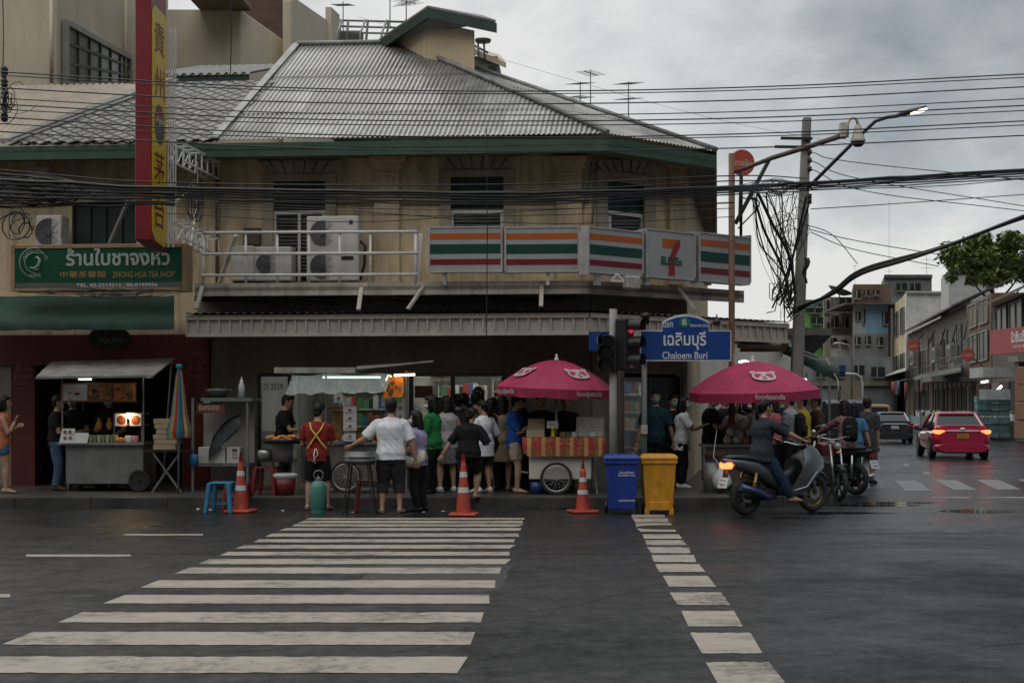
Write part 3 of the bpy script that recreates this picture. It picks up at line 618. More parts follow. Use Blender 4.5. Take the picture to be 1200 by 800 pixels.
# ---------------------------------------------------------------- tea shop shophouse, left
RED = M('dark_red_paint', (0.095, 0.006, 0.006), 0.5, var=0.3, scale=2, streak=0.2)
TA = Wf(-110, 479); TB = Wf(231, 479)
tea = thing('tea_house', 'old shophouse with lattice tiled roof and dark red ground floor beside the cream corner house', 'building', (TB.x-3, TB.y+1, 0.15))
mb = MB(); hl = [uz(TA, 84, 160, 238, 290, Wf)]; gl = uz(TA, 40, 214, 440, 570, Wf)
hl.append((gl[0], gl[1], .15, 2.45))
PT = wall_mb(mb, TA, TB, .15, 6.25, hl); wall_mb(mb, (TA.x, TA.y+10), TA, .15, 6.25); mb.build('wall', CREAM, tea, w=True)
mb = MB(); fb(mb, 84, 160, 238, 290, -.1, .04)
for x in (84, 103, 121, 140, 157): fb(mb, x, x+3, 238, 290, -.05, .05)
mb.build('window', DKGREEN, tea, w=True)
mb = MB(); fb(mb, -40, 245, 392, 428, .12, .1); fb(mb, 14, 41, 428, 572, .1, .3); fb(mb, 214, 245, 428, 572, .1, .3); fb(mb, -80, 14, 440, 572, .02, .02)
mb.build('red_front', RED, tea, w=True, bevel=.01)
mb = MB(); fb(mb, -30, 13, 428, 572, .06, .05); mb.build('pale_shutter', M('pale_shutter', (0.2, 0.17, 0.13), .6, streak=.3), tea, w=True)
GOLD = M('gold_lettering', (0.36, 0.24, 0.08), 0.4, var=0, metal=.3)
REDL = M('pink_lettering', (0.30, 0.07, 0.06), 0.5, var=0)
for x in (27, 229):
    mb = MB(); text_mb('Jinpen', 0.13, 0.33, facing_rz(RZF), Wf(x, 441, .1), mb=mb); text_mb('JINPEN TEA', 0.035, 0.33, facing_rz(RZF), Wf(x, 450, .1), mb=mb); text_mb('贡品', 0.12, .3, facing_rz(RZF), Wf(x, 431, .12), mb=mb)
    mb.build('pillar_lettering', REDL, tea, w=True)
mb = MB(); text_mb('工商贡茶', .2, 1.6, facing_rz(RZF), Wf(175, 399, .12), mb=mb); 0 and text_mb('贡茶', .2, .6, facing_rz(RZF), Wf(192, 397, .12), mb=mb)
mb.build('fascia_lettering', M('dim_red_lettering', (0.12, 0.03, 0.02), .5, var=0), tea, w=True)
mb = MB(); text_mb('***', .035, .14, facing_rz(RZF), Wf(229, 414, .12), mb=mb); mb.build('gold_stars', GOLD, tea, w=True)
mb = MB(); mb.disc(Wf(129, 396, .2), .22, (0, -1, 0), .05, rx=.38); o = mb.build('round_plaque', BLACK, tea, w=True)
text_mb('YOUTH', .09, .42, facing_rz(RZF), Wf(129, 399, .26), mb=None).build('plaque_lettering', M('grey_lettering', (0.16, .18, .17), .5, var=0), tea, w=True)
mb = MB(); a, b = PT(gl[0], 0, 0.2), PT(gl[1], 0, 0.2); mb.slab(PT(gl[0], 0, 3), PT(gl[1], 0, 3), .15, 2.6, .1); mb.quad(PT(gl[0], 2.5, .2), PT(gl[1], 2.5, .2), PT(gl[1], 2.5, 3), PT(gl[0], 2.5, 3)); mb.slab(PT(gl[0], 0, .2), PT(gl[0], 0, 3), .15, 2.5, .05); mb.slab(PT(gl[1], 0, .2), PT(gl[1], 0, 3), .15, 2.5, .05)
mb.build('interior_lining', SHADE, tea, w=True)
# tiled roof of diamond cement tiles
TILE = M('cement_roof_tile', (0.27, 0.26, 0.24), 0.7, var=0.5, scale=3, bump=0.2)
uA, uB = u_of(Wf(22, 479, .9)), 0.05
def lattice_tiles():
    m = TILE; nt = m.node_tree; N = nt.nodes; L = nt.links; p = N['Principled BSDF']; src = p.inputs['Base Color'].links[0].from_socket
    tc = N.new('ShaderNodeTexCoord'); sp = N.new('ShaderNodeSeparateXYZ'); L.new(tc.outputs['Object'], sp.inputs[0])
    nz = N.new('ShaderNodeTexNoise'); nz.inputs['Scale'].default_value = 2.5; L.new(tc.outputs['Object'], nz.inputs['Vector'])
    def mm(op, a, b, c=None):
        n = N.new('ShaderNodeMath'); n.operation = op
        for i, x in enumerate((a, b, c)):
            if x is None: continue
            if isinstance(x, (int, float)): n.inputs[i].default_value = x
            else: L.new(x, n.inputs[i])
        return n.outputs[0]
    jx = mm('MULTIPLY_ADD', nz.outputs[0], .06, sp.outputs[0]); fx = mm('DIVIDE', jx, .27); fy = mm('DIVIDE', sp.outputs[1], .215)
    ln = lambda f: mm('GREATER_THAN', mm('ABSOLUTE', mm('SUBTRACT', mm('FRACT', f, 0), .5), 0), .385)
    g = mm('MAXIMUM', ln(mm('ADD', fx, fy)), ln(mm('SUBTRACT', fx, fy)))
    x = N.new('ShaderNodeMix'); x.data_type = 'RGBA'; L.new(g, x.inputs[0]); L.new(src, x.inputs[6]); x.inputs[7].default_value = (.020, .019, .018, 1); L.new(x.outputs[2], p.inputs['Base Color'])
    bp = N.new('ShaderNodeBump'); bp.inputs['Strength'].default_value = .6; bp.inputs['Distance'].default_value = .02; L.new(mm('SUBTRACT', 1.0, g), bp.inputs['Height']); L.new(bp.outputs[0], p.inputs['Normal'])
lattice_tiles()
mb = MB()
for i in range(24):         # slightly uneven tiled surface with a stepped eave edge
    for j in range(6):
        f = lambda a, c: (uA+(uB-uA)*a/24+(c/6)*(1.75+(.30-1.75)*a/24), 2.6*c/6); q = [PF(*f(a, c), .02+.012*noise.noise(V((a*.6, c*.9, 3)))) for a, c in ((i, j), (i+1, j), (i+1, j+1), (i, j+1))]; mb.add(q, [(0, 1, 2, 3)])
n = int((uB-uA)/.27)
for k in range(n): u = uA+.27*k+.135; mb.prism([PF(u-.125, .03, .0), PF(u, -.07, .0), PF(u+.125, .03, .0)], (0, 0, .02))
mb.prism([PF(uA-.2, 0, -.05), PF(uB, 0, -.05), PF(uB+.3, 2.6, -.05), PF(uA+1.75, 2.6, -.05)], (0, 0, .02))
tr = mb.build('tiled_roof', TILE, tea, w=True)
mb = MB(); p, q = PF(uA-.25, -.02, .03), PF(uA+1.75, 2.62, .03); s_ = dF*0.2
for k, wd_ in enumerate((.2, .1)): mb.hexa([p-s_*(1-k*.5)+V((0, 0, k*.035)), p+s_*(1-k*.5)+V((0, 0, k*.035)), q+s_*(1-k*.5)+V((0, 0, k*.035)), q-s_*(1-k*.5)+V((0, 0, k*.035)), p-s_*(1-k*.5)+V((0, 0, k*.035+.03)), p+s_*(1-k*.5)+V((0, 0, k*.035+.03)), q+s_*(1-k*.5)+V((0, 0, k*.035+.03)), q-s_*(1-k*.5)+V((0, 0, k*.035+.03))])
mb.build('verge_cap', GALV, tr, w=True)
mb = MB(); uE = u_of(Wf(-110, 479, .9))
corrugated(mb, PF, uE, uA+1.7, lambda u: 2.62, pitch=.13, amp=.016, courses=(0, 9), v0f=lambda u: max(0, (u-(uA-.2))/1.95*2.62))
mb.build('tan_sheet_roof', M('tan_sheet', (0.40, 0.33, 0.26), .55, metal=.1, var=.15, streak=.4, dirt=(.2, .15, .1)), tea, w=True)
mb = MB(); fascia(mb, Wf(-110, 479, .9), E0-dF*0.56, ZE-.30, ZE-.06); mb.build('fascia_board', GREENP, tea, w=True)
mb = MB(); z = V((0, 0, ZE-.17)); a = Wf(-110, 479, .9); mb.prism([V((a.x, a.y, ZE-.17)), V((E0.x, E0.y, ZE-.17)), V((TB.x, TB.y, ZE-.17)), V((TA.x, TA.y, ZE-.17))], (0, 0, .03)); mb.build('soffit', M('brown_soffit'), tea, w=True)
# second fascia and sheet edge behind the tiles
mb = MB(); fascia(mb, PF(uA+1.3, 2.75, 0), PF(uL1-.5, 2.75, 0), 7.80, 8.06, .05); mb.build('upper_fascia', M('deep_green_board'), tea, w=True)
mb = MB(); PG = lambda u, v, h: E0+dF*u+nF*(2.7+v)+V((0, 0, 1.80+v*.3+h))
corrugated(mb, PG, uA+1.2, uL1-.4, lambda u: 3.0, pitch=.17, amp=.028, courses=(0, 9)); mb.build('upper_sheet_roof', ZINCD, tea, w=True)
# ---------------------------------------------------------------- tall neighbours behind
BEIGE = M('beige_render', (0.58, 0.49, 0.36), 0.8, var=0.12, scale=.6, streak=0.3, dirt=(.22, .17, .12))
BEIGE2 = M('pale_beige_render', (0.60, 0.52, 0.395), 0.8, var=0.12, scale=.6, streak=0.25, dirt=(.25, .2, .15))
GW = M('greenish_window', (0.035, 0.05, 0.038), 0.3, var=.4, scale=3)
blk = thing('beige_block', 'tall plain beige building with a green strip window, behind the tiled roof', 'building', (W(60, 479, 31).x, 34, 0))
a0 = W(-160, 479, 30); a1 = W(66, 479, 30); dS = V((0.13, 1, 0))
mb = MB(); a2 = W(197, 479, 42); mb.prism([(a0.x, a0.y, 0), (a1.x, a1.y, 0), (a2.x, a2.y, 0), (a0.x, 44, 0)], (0, 0, 15)); mb.build('wall', BEIGE, blk, w=True)
def side_pt(px, py, eps=-.04):    # on the receding wall a1-a2
    k = (px-CX)/F; d = a2-a1; t = (k*a1.y-a1.x)/(d.x-k*d.y); y = a1.y+d.y*t
    p = W(px, py, y); return p+V((0.93, -.37, 0))*(-eps)
wq = [side_pt(73, 100, -.03), side_pt(148, 100, -.03), side_pt(148, 68, -.03), side_pt(73, 27, -.03)]
wn = MB(); wn.prism(wq, (.05, -.02, 0)); w_ = wn.build('window', GW, blk, w=True)
fr = MB()
for i in range(4): fr.bar(wq[i]+V((.06, -.03, 0)), wq[(i+1) % 4]+V((.06, -.03, 0)), .12)
fr.build('frame', M('pale_window_frame', (.3, .29, .25), .6), w_, w=True)
fr = MB()
for k in range(1, 6): t = k/6; fr.bar(wq[0].lerp(wq[1], t)+V((.05, -.02, 0)), wq[3].lerp(wq[2], t)+V((.05, -.02, 0)), .06)
for k in (.35, .68): fr.bar(wq[0].lerp(wq[3], k)+V((.05, -.02, 0)), wq[1].lerp(wq[2], k)+V((.05, -.02, 0)), .06)
fr.build('glazing_bar', M('green_bar', (.03, .05, .035), .5), w_, w=True)
for px in (60, 143):
    mb = MB(); mb.tube([side_pt(px, 97, -.1) if px > 66 else W(px, 97, 29.9), side_pt(px, 0, -.1) if px > 66 else W(px, -5, 29.9)],   .04, 6)
    mb.build('drain_pipe', BEIGE2, blk, w=True)
t2 = thing('stepped_block', 'beige building with stepped parapets and a dark open balcony behind the zinc roof', 'building', (W(270, 479, 36).x, 38, 0))
mb = MB()
def blockf(mb, x0, x1, ytop, Y, D, xs=None):
    a, b = W(x0, 479, Y), W(x1, 479, Y); z = W(x0, ytop, Y).z
    mb.prism([(a.x, Y, 0), (b.x, Y, 0), (b.x+.13*D, Y+D, 0), (a.x+.13*D, Y+D, 0)], (0, 0, z))
blockf(mb, 170, 281, 11, 36, 8)
p = W(281, 479, 35.99); q = W(339, 479, 37.6); zA, zB = W(281, 11, 36).z, W(339, 52, 37.6).z
mb.hexa([(p.x, p.y, 0), (q.x, q.y, 0), (q.x, q.y+6, 0), (p.x, p.y+6, 0), (p.x, p.y, zA), (q.x, q.y, zB), (q.x, q.y+6, zB), (p.x, p.y+6, zA)])
blockf(mb, 331, 341, 0, 37.0, .5)
p = W(341, 479, 37.6); q = W(383, 479, 41); zA, zB = W(341, -6, 37.6).z, W(383, 23, 41).z
mb.hexa([(p.x, p.y, 0), (q.x, q.y, 0), (q.x, q.y+6, 0), (p.x, p.y+6, 0), (p.x, p.y, zA), (q.x, q.y, zB), (q.x, q.y+6, zB), (p.x, p.y+6, zA)])
blockf(mb, 381, 388.5, 8, 41, .8)
mb.build('wall', BEIGE2, t2, w=True, bevel=.02)
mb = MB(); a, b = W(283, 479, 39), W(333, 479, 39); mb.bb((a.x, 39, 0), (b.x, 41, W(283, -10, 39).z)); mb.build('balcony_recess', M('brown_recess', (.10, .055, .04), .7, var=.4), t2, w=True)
mb = MB(); mb.bb((W(222, 0, 35).x, 34.5, W(0, -1, 35).z), (W(284, 0, 35).x, 36, W(0, -9, 35).z)); mb.bb((W(262, 0, 35).x, 35.9, W(0, 12, 35.9).z), (W(281, 0, 35).x, 36, W(0, -4, 35.9).z)); mb.build('roof_edge', M('brown_soffit'), t2, w=True)
# roof terrace railing frame behind ridge
rr = thing('roof_cage', 'grey steel pipe cage on the flat roof behind the zinc ridge', 'railing', W(430, 56, 33))
mb = MB(); Y = 33.0
for x in (396, 405, 428, 452, 472): mb.tube([W(x, 60, Y), W(x+3, 24, Y)], .03, 6)
for y in (24, 31, 38): mb.tube([W(398, y, Y), W(478, y+2, Y)], .025, 6)
for x in (398, 425, 450): mb.tube([W(x+3, 24, Y), W(x-3, 40, Y-1.2), W(x-3, 60, Y-1.2)], .025, 6)
mb.build('pipe_frame', M('grey_pipe', (.2, .2, .2), .5, metal=.4), rr, w=True)
mb = MB(); mb.bb(W(398, 54, Y+.6), W(426, 40, Y+.9)); mb.build('grille_panel', M('dark_grille', (.05, .045, .04), .6), rr, w=True)
mb = MB(); mb.bb((W(380, 0, 33).x, 32.4, 8.0), (W(500, 0, 33).x, 36, 9.75)); mb.build('terrace_wall', BEIGE2, rr, w=True)
sb = thing('roof_hut', 'small grey green rooftop hut with flat overhanging roof right of the stair tower', 'building', W(575, 95, 38))
mb = MB(); mb.bb((W(553, 0, 38).x, 38, 6), (W(583, 0, 38).x, 40, W(0, 66, 38).z)); mb.build('wall', M('grey_green_wall', (.17, .19, .165), .7), sb, w=True)
mb = MB(); mb.prism([W(551, 62, 37.8), W(593, 80, 38.0), W(585, 70, 41), W(551, 60, 41)], (0, 0, .15)); mb.build('roof', BEIGE, sb, w=True)
mb = MB(); mb.bb(W(572, 96, 37.9), W(582, 78, 37.99)); mb.build('window', GW, sb, w=True)
mb = MB()
for x in (556, 561, 568): mb.tube([W(x, 70, 37.5), W(x-1, 48, 37.5)], .03, 6)
mb.tube([W(553, 52, 37.5), W(572, 62, 37.5)], .03, 6); mb.lathe([(0.0, 0), (.2, .03), (.22, .1)], W(566, 51, 37.5), 12); mb.build('roof_rail', M('grey_pipe'), sb, w=True)
# ================================================================ signs, balcony, poles
TXTW = M('white_lettering', (0.62, 0.62, 0.60), 0.5, var=0)
def Wz(px, py, Y): return W(px, py, Y)
# green tea shop sign
sg = thing('shop_sign', 'long green tea shop sign board with gold frame and Thai and Chinese lettering', 'sign', Wf(115, 341, 1.7))
SGN = M('sign_green', (0.004, 0.06, 0.034), 0.3, var=.15)
mb = MB(); fb(mb, 17, 213, 291, 337, 1.78, .2); mb.build('panel', SGN, sg, w=True)
mb = MB(); fb(mb, 17, 213, 331, 337, 1.785, .004); mb.build('phone_strip', M('sign_grey', (.10, .10, .10), .4), sg, w=True)
mb = MB(); fb(mb, 12, 17, 286, 341, 1.80, .28); fb(mb, 213, 219, 286, 341, 1.80, .28); fb(mb, 17, 213, 286, 290.6, 1.80, .28); fb(mb, 17, 213, 337.4, 341, 1.80, .28); mb.build('frame', M('gold_frame', (.30, .20, .115), .45, metal=.2), sg, w=True, bevel=.006)
rF = facing_rz(RZF)
text_mb('ร้านใบชาจงหัว', .31, 1.82, rF, Wf(138, 300.5, 1.785), bold=.025).build('thai_lettering', M('grey_green_lettering', (.33, .36, .33), .5, var=0), sg, w=True)
mb = text_mb('中華茶餐館', .115, .8, rF, Wf(97, 321.5, 1.785), bold=.006); mb.build('chinese_lettering', GOLD, sg, w=True); text_mb('ZHONG HUA TEA SHOP', .10, 1.08, rF, Wf(168, 321.5, 1.785), bold=.01).build('english_lettering', GOLD, sg, w=True)
text_mb('TEL. 02-2213212 , 02-0195956', .065, 1.42, rF, Wf(137, 334.2, 1.79), bold=.015).build('phone_lettering', TXTW, sg, w=True)
mb = MB(); EM = M('emblem_line', (.25, .36, .28), .5, var=0)
c = Wf(41.5, 308, 1.79); ax = Wf(41.5, 308, 2.79)-c
for r in (.255, .17): mb.torus(c, r, .008, ax, 32, 5)
for k in range(14):
    a = R(160-k*140/13); text_mb('ZHONGHUATEASHOP'[k], .05, None, rF, c+rF@V((.212*math.cos(a), .212*math.sin(a), .003)), mb=mb)
text_mb('中華茶', .06, .2, rF, c+V((0, 0, -.212)), mb=mb)
mb.tube([c+rF@V(p) for p in ((-.10, -.08, .01), (-.02, -.1, .01), (.06, -.05, .01), (.08, .05, .01), (.03, .1, .01), (-.02, .06, .01))], [.008, .025, .03, .028, .02, .005], 6)
mb.tube([c+rF@V(p) for p in ((-.06, -.1, .01), (.0, -.125, .01), (.08, -.1, .01))], [.004, .014, .004], 6)
mb.build('emblem', EM, sg, w=True)
# vertical red and yellow sign
vs_ = thing('vertical_sign', 'tall red and yellow projecting sign with red Chinese characters and a round emblem', 'sign', W(177, 279, 23.4))
X0, X1, Y0, Y1, Z0, Z1 = -7.13, -6.86, 23.0, 23.86, 4.30, 8.10
mb = MB(); mb.prism([(X0, Y0, Z0-.02), (X0, Y1, Z0-.12), (X0, Y1, Z1+.3), (X0, Y0, Z1+.45)], (X1-X0-.012, 0, 0)); mb.build('box', M('sign_red', (.20, .010, .016), .4, var=.15, scale=1.5), vs_, w=True, bevel=.01)
def chamf(m, x): return [(x, Y0+m, Z0+.12), (x, Y0+.12+m, Z0), (x, Y1-.1-m, Z0-.07), (x, Y1-m, Z0+.07), (x, Y1-m, Z1-.08), (x, Y1-.12-m, Z1), (x, Y0+.14+m, Z1+.02), (x, Y0+m, Z1-.1)]
mb = MB(); mb.prism(chamf(.04, X1-.012), (.014, 0, 0)); mb.build('yellow_face', M('sign_yellow', (.62, .41, .015), .4, var=.15, scale=1.5), vs_, w=True)
rX = facing((1, 0, 0)); RL = M('sign_red_lettering', (.17, .010, .010), .5, var=0)
for ch, py in (('貴', 46), ('州', 98), ('茅', 197), ('台', 249)):
    p = V((X1, (Y0+Y1)/2-.02, W(0, py, 23.4).z)); text_mb(ch, .52, .56, rX, p, bold=.002).build('character', RL, vs_, w=True)
c = V((X1+.004, 23.42, W(0, 146, 23.4).z))
mb = MB(); mb.disc(c, .33, (1, 0, 0), .004, 32, rx=.27); e1 = mb.build('emblem', M('emblem_dark', (.06, .06, .055), .5), vs_, w=True)
q = rX
mb = MB(); n = 18; top = [c+q@V((.25*math.cos(a), .31*math.sin(a), .006)) for a in [math.pi*k/n for k in range(n+1)]]
mb.add(top+[c+q@V((x, y, .006)) for x, y in ((-.2, .02), (-.1, .1), (0, .03), (.08, .12), (.17, .03))], [tuple(range(n+6))]); mb.build('emblem_cap', M('emblem_red', (.20, .03, .02), .5, var=0), e1, w=True)
mb = MB(); mb.add([c+q@V(p) for p in ((-.24, .05, .008), (-.12, .13, .008), (0, .05, .008), (.08, .15, .008), (.22, .06, .008), (.23, .0, .008), (.08, .06, .008), (0, -.03, .008), (-.12, .05, .008), (-.24, -.02, .008))], [tuple(range(10))]); mb.build('emblem_band', M('emblem_pale', (.4, .33, .25), .5, var=0), e1, w=True)
# white lattice mast behind it
lm = thing('lattice_bracket', 'white steel lattice mast and arms that carry the tall red and yellow sign', 'bracket', W(201, 330, 24))
mb = MB(); Y = 24.0; xa, xb = W(197, 0, Y).x, W(203, 0, Y).x; zt, zb_ = W(0, 31, Y).z, W(0, 290, Y).z
for x in (xa, xb):
    for y in (Y, Y+.14): mb.bar((x, y, zb_), (x, y, zt), .02)
n = 13
for k in range(n):
    z0 = zb_+(zt-zb_)*k/n; z1 = zb_+(zt-zb_)*(k+1)/n; mb.bar((xa, Y, z0), (xb, Y, z1), .010); mb.bar((xa, Y, z1), (xb, Y, z1), .010)
mb.build('mast', WHITEM, lm, w=True)
for pyA, pyB, dz in ((168, 190, .28), (258, 278, .28)):
    mb = MB(); A0 = W(200, pyA, 24.0); Bq = W(242, pyA+22, 25.6)
    A1 = A0-V((0, 0, .3)); B1 = Bq-V((0, 0, .3)); o = V((0.22, 0, 0))
    for p, q in ((A0, Bq), (A1, B1), (A0+o, Bq+o), (A1+o, B1+o)): mb.bar(p, q, .03)
    for k in range(7):
        t0, t1 = k/6, min(1, (k+1)/6); mb.bar(A0.lerp(Bq, t0), A1.lerp(B1, t0), .022); mb.bar(A0.lerp(Bq, t0)+o, A1.lerp(B1, t0)+o, .022); mb.bar(A0.lerp(Bq, t0), A0.lerp(Bq, t0)+o, .022); mb.bar(A1.lerp(B1, t0), A0.lerp(Bq, t1), .016)
    mb.build('wall_arm', WHITEM, lm, w=True)
mb = MB(); mb.bar(W(208, 235, 24.2), W(232, 215, 25.7), .03); mb.bar(W(222, 300, 24.4), W(232, 225, 25.6), .03); mb.build('stay', WHITEM, lm, w=True)
# leaning timber pole behind the tea sign
mb = MB(); mb.bar(W(152, 231, 25.0), W(128, 286, 24.6), .05); tag(mb.build('leaning_pole', M('worn_timber', (.12, .10, .08), .8)), 'thin grey pole leaning against the wall above the green tea shop sign', 'pole')
# green canvas awning
ga = thing('canvas_awning', 'faded green canvas awning over the dark red shopfront', 'awning', Wf(100, 387, 1.5))
mb = MB(); n = 26; prof = [(1.74, 387), (1.75, 379), (1.62, 368), (1.30, 358), (.9, 351), (.5, 347)]
rs = []
for i in range(n+1):
    x = -70+(204+70)*i/n; rs.append([Wf(x, py+1.6*noise.noise(V((x*.05, k, 0)))-x*0.004, o+.05*noise.noise(V((x*.06, k*1.3, 4)))) for k, (o, py) in enumerate(prof)])
mb.rings(rs, caps=False, close=False); mb.build('canvas', M('green_canvas', (.006, .046, .029), .7, var=.4, scale=1.6, streak=.35, bump=.1), ga, w=True)
mb = MB(); e = [Wf(204, py, o) for o, py in prof]; mb.add(e+[Wf(204, 386, .7)], [tuple(range(7))]); mb.build('end_flap', M('green_canvas'), ga, w=True)
# balcony railing
rl = thing('balcony_railing', 'white pipe railing on the ledge in front of the air conditioners', 'railing', Wf(362, 330, 1.0))
for x in (238, 288, 325, 362, 398, 434, 487):
    b = MB(); b.tube([Wf(x, 333, .98), Wf(x, 271+(490-x)*.002, .98)], .03 if x in (238, 487) else .022, 8); b.build('post', WHITEM, rl, w=True)
for y in (272, 297, 322):
    b = MB(); b.tube([Wf(236, y+.6, 1.0), Wf(489, y-.6, 1.0)], .026, 8); b.build('rail', WHITEM, rl, w=True)
b = MB(); b.bar(Wf(276, 276, .9), Wf(256, 335, .3), .07, .04); b.build('brace', WHITEM, rl, w=True)
b = MB(); b.bar(Wf(493, 274, .9), Wf(489, 328, .9), .07, .04); b.build('brace', WHITEM, rl, w=True)
# air conditioners
ACW = M('air_conditioner_casing', (.52, .50, .46), .45, var=.12, scale=2, streak=.3, dirt=(.25, .2, .15)); GRL = M('dark_fan_grille', (.06, .06, .062), .5, var=.2)
def aircon(x0, x1, y0, y1, fans, label, off=.75, dep=.33, cover=None):
    t = thing('air_conditioner', label, 'air conditioner', Wf((x0+x1)/2, y1, off), 0, 'air conditioners on the ledge')
    b = MB(); fb(b, x0, x1, y0, y1, off, dep); b.build('casing', ACW, t, w=True, bevel=.02)
    if cover: b = MB(); fb(b, *cover, off+.012, .012); b.build('front_cover', M('white_casing', (.6, .58, .54), .4, streak=.2), t, w=True)
    for cx, cy, r in fans:
        b = MB(); c = Wf(cx, cy, off+.012)
        b.disc(c+V((0, .012, 0)), r*.97, (0, -1, 0), .004, 28)
        f = b.build('fan_grille', GRL, t, w=True)
        g = MB()
        for k in range(1, 8): g.torus(c, r*k/7.5, .004, (0, 1, 0), 28, 4)
        for k in range(8): a = k*math.pi/4; g.bar(c, c+V((math.cos(a)*r, 0, math.sin(a)*r)), .008)
        g.build('grille_wire', M('grille_wire', (.2, .2, .2), .5, metal=.4), f, w=True)
        g = MB(); g.disc(c-V((0, .006, 0)), r*.22, (0, -1, 0), .01); g.build('hub', GRL, f, w=True)
    b = MB(); fb(b, x0+3, x0+12, y1, y1+3, off-.05, .25); fb(b, x1-12, x1-3, y1, y1+3, off-.05, .25); b.build('feet', BLACK, t, w=True)
    return t
a1_ = aircon(270, 297, 288, 329, [], 'plain white air conditioner casing at the left end of the ledge', .8)
a2_ = aircon(295, 341, 289, 329, [(313, 309, .2)], 'low single fan air conditioner behind the white railing', .72)
a3_ = aircon(359, 420, 253, 329, [(378, 273, .23), (378, 312, .23)], 'tall two fan air conditioner beside the louvred door', .72)
b = MB(); fb(b, 409, 413, 258, 262, .735, .012); b.build('badge', BLACK, a3_, w=True); b = MB(); fb(b, 400, 414, 300, 304, .735, .012); b.build('label_plate', BLACK, a3_, w=True)
b = MB(); b.tube([Wf(421, 282, .6), Wf(428, 288, .6), Wf(427, 310, .6), Wf(422, 328, .6)], .025, 8); b.build('hose', BLACK, a3_, w=True)
aircon(42, 72, 252, 300, [(57, 272, .26)], 'grey air conditioner hung above the green tea shop sign behind cables', .6)
b = MB(); fb(b, 285, 304, 267, 286, .1, .12); tag(b.build('meter_box', M('rusty_box', (.09, .06, .045), .7), None), 'small brown meter box on the cream wall above the low air conditioner', 'box')
b = MB(); fb(b, 30, 54, 196, 208, .5, .3); tag(b.build('roof_box', M('pale_box', (.4, .38, .34), .6), None), 'pale box hung under the green fascia at the far left', 'box')
# striped light boxes of the convenience store
LBW = M('light_box_face', (.31, .31, .31), .3, var=.06); ALU = M('aluminium_edge', (.5, .49, .47), .4, metal=.5)
SO, SG_, SR = M('stripe_orange', (.38, .09, .014), .35, var=.08), M('stripe_green', (.004, .045, .030), .35, var=.08), M('stripe_red', (.16, .008, .015), .35, var=.08)
def lightbox(x0, x1, ya, yb, pl, label, logo=False, ya2=None):
    f = Wf if pl == 'f' else Wc; t = thing('store_light_box', label, 'sign', f((x0+x1)/2, yb, 1.2), 0, 'store light boxes along the ledge')
    b = MB(); fb(b, x0, x1, ya, yb, 1.2, .22, pl); b.build('panel', LBW, t, w=True, bevel=.01)
    e = MB(); h = yb-ya
    for q in ((x0-.6, x0+1.0, ya, yb), (x1-1.0, x1+.6, ya, yb)): fb(e, *q, 1.215, .24, pl)
    for q in ((x0+1.0, x1-1.0, ya-.8, ya+.8), (x0+1.0, x1-1.0, yb-.8, yb+.8)): fb(e, *q, 1.215, .24, pl)
    e.build('edge_frame', ALU, t, w=True)
    if not logo:
        for m_, a, c in ((SO, .14, .275), (SG_, .385, .60), (SR, .72, .85)):
            s = MB(); fb(s, x0+1.4, x1-1.4, ya+h*a, ya+h*c, 1.204, .004, pl); s.build('stripe', m_, t, w=True)
    return t
lightbox(502.5, 588, 266, 318, 'f', 'striped store light box nearest the white railing')
lightbox(592, 678, 266, 318, 'f', 'striped store light box second from the white railing')
lightbox(682, 687.5, 265, 318, 'f', 'narrow striped light box filling the bend of the row')
lightbox(690, 754, 269, 321, 'c', 'striped store light box between the bend and the numeral logo box')
lg = lightbox(758, 815, 271, 326, 'c', 'plain light box with a large orange and red numeral 7 logo', True)
lightbox(820, 880, 275.5, 331, 'c', 'striped store light box at the far right end behind the brown pole')
rC = facing_rz(RZC); lc = (Wc(786, 297.5, 1.2)+Wc(787, 297.5, 1.2))/2
def lp(x, z, o=.006): return lc+rC@V((x*.78, z*.88, o))
b = MB(); b.add([lp(*p) for p in ((-.27, .29), (.27, .29), (.27, .17), (.19, .115), (-.27, .115))], [tuple(range(5))]); b.build('numeral_bar', SO, lg, w=True)
b = MB(); pts = [(.27, .29, .012), (.27, .17, .012), (.16, .02, .012), (.10, -.12, .012), (-.06, -.12, .012), (.0, .03, .012), (.09, .19, .012), (.20, .29, .012)]
b.add([lp(*p) for p in pts], [tuple(range(8))]); b.add([lp(*p) for p in ((-.075, -.17, .012), (.10, -.17, .012), (.11, -.43, .012), (-.09, -.43, .012))], [(0, 1, 2, 3)])
b.build('numeral_stem', M('logo_red', (.25, .018, .022), .4, var=0), lg, w=True)
text_mb('ELEVEn', .135, .50, rC, lp(.0, -.145, .012), bold=.03).build('logo_lettering', M('logo_green', (.006, .05, .03), .4, var=0), lg, w=True)
# brackets and floodlight below the light boxes
b = MB(); p = Wc(716, 329, 1.3); b.bar(p, p+V((.22, .05, 0)), .03); b.bar(p, p+V((.1, .02, .12)), .03); b.bar(p+V((.1, .02, .12)), p+V((.22, .05, 0)), .03); o = tag(b.build('bracket_triangle', WHITEM), 'small white triangular bracket under the light boxes at the bend', 'bracket')
b = MB(); fb(b, 735, 752, 323, 339, 1.32, .14, 'c'); tag(b.build('floodlight', M('pale_box'), bevel=.03), 'pale square floodlight below the light box beside the numeral logo', 'floodlight')
for x in (519, 640, 700, 757, 830):
    b = MB(); pl = 'f' if x < 690 else 'c'; fb(b, x, x+4, 318, 334, 1.15, .1, pl); b.build('sign_stay', ALU, house, w=True)
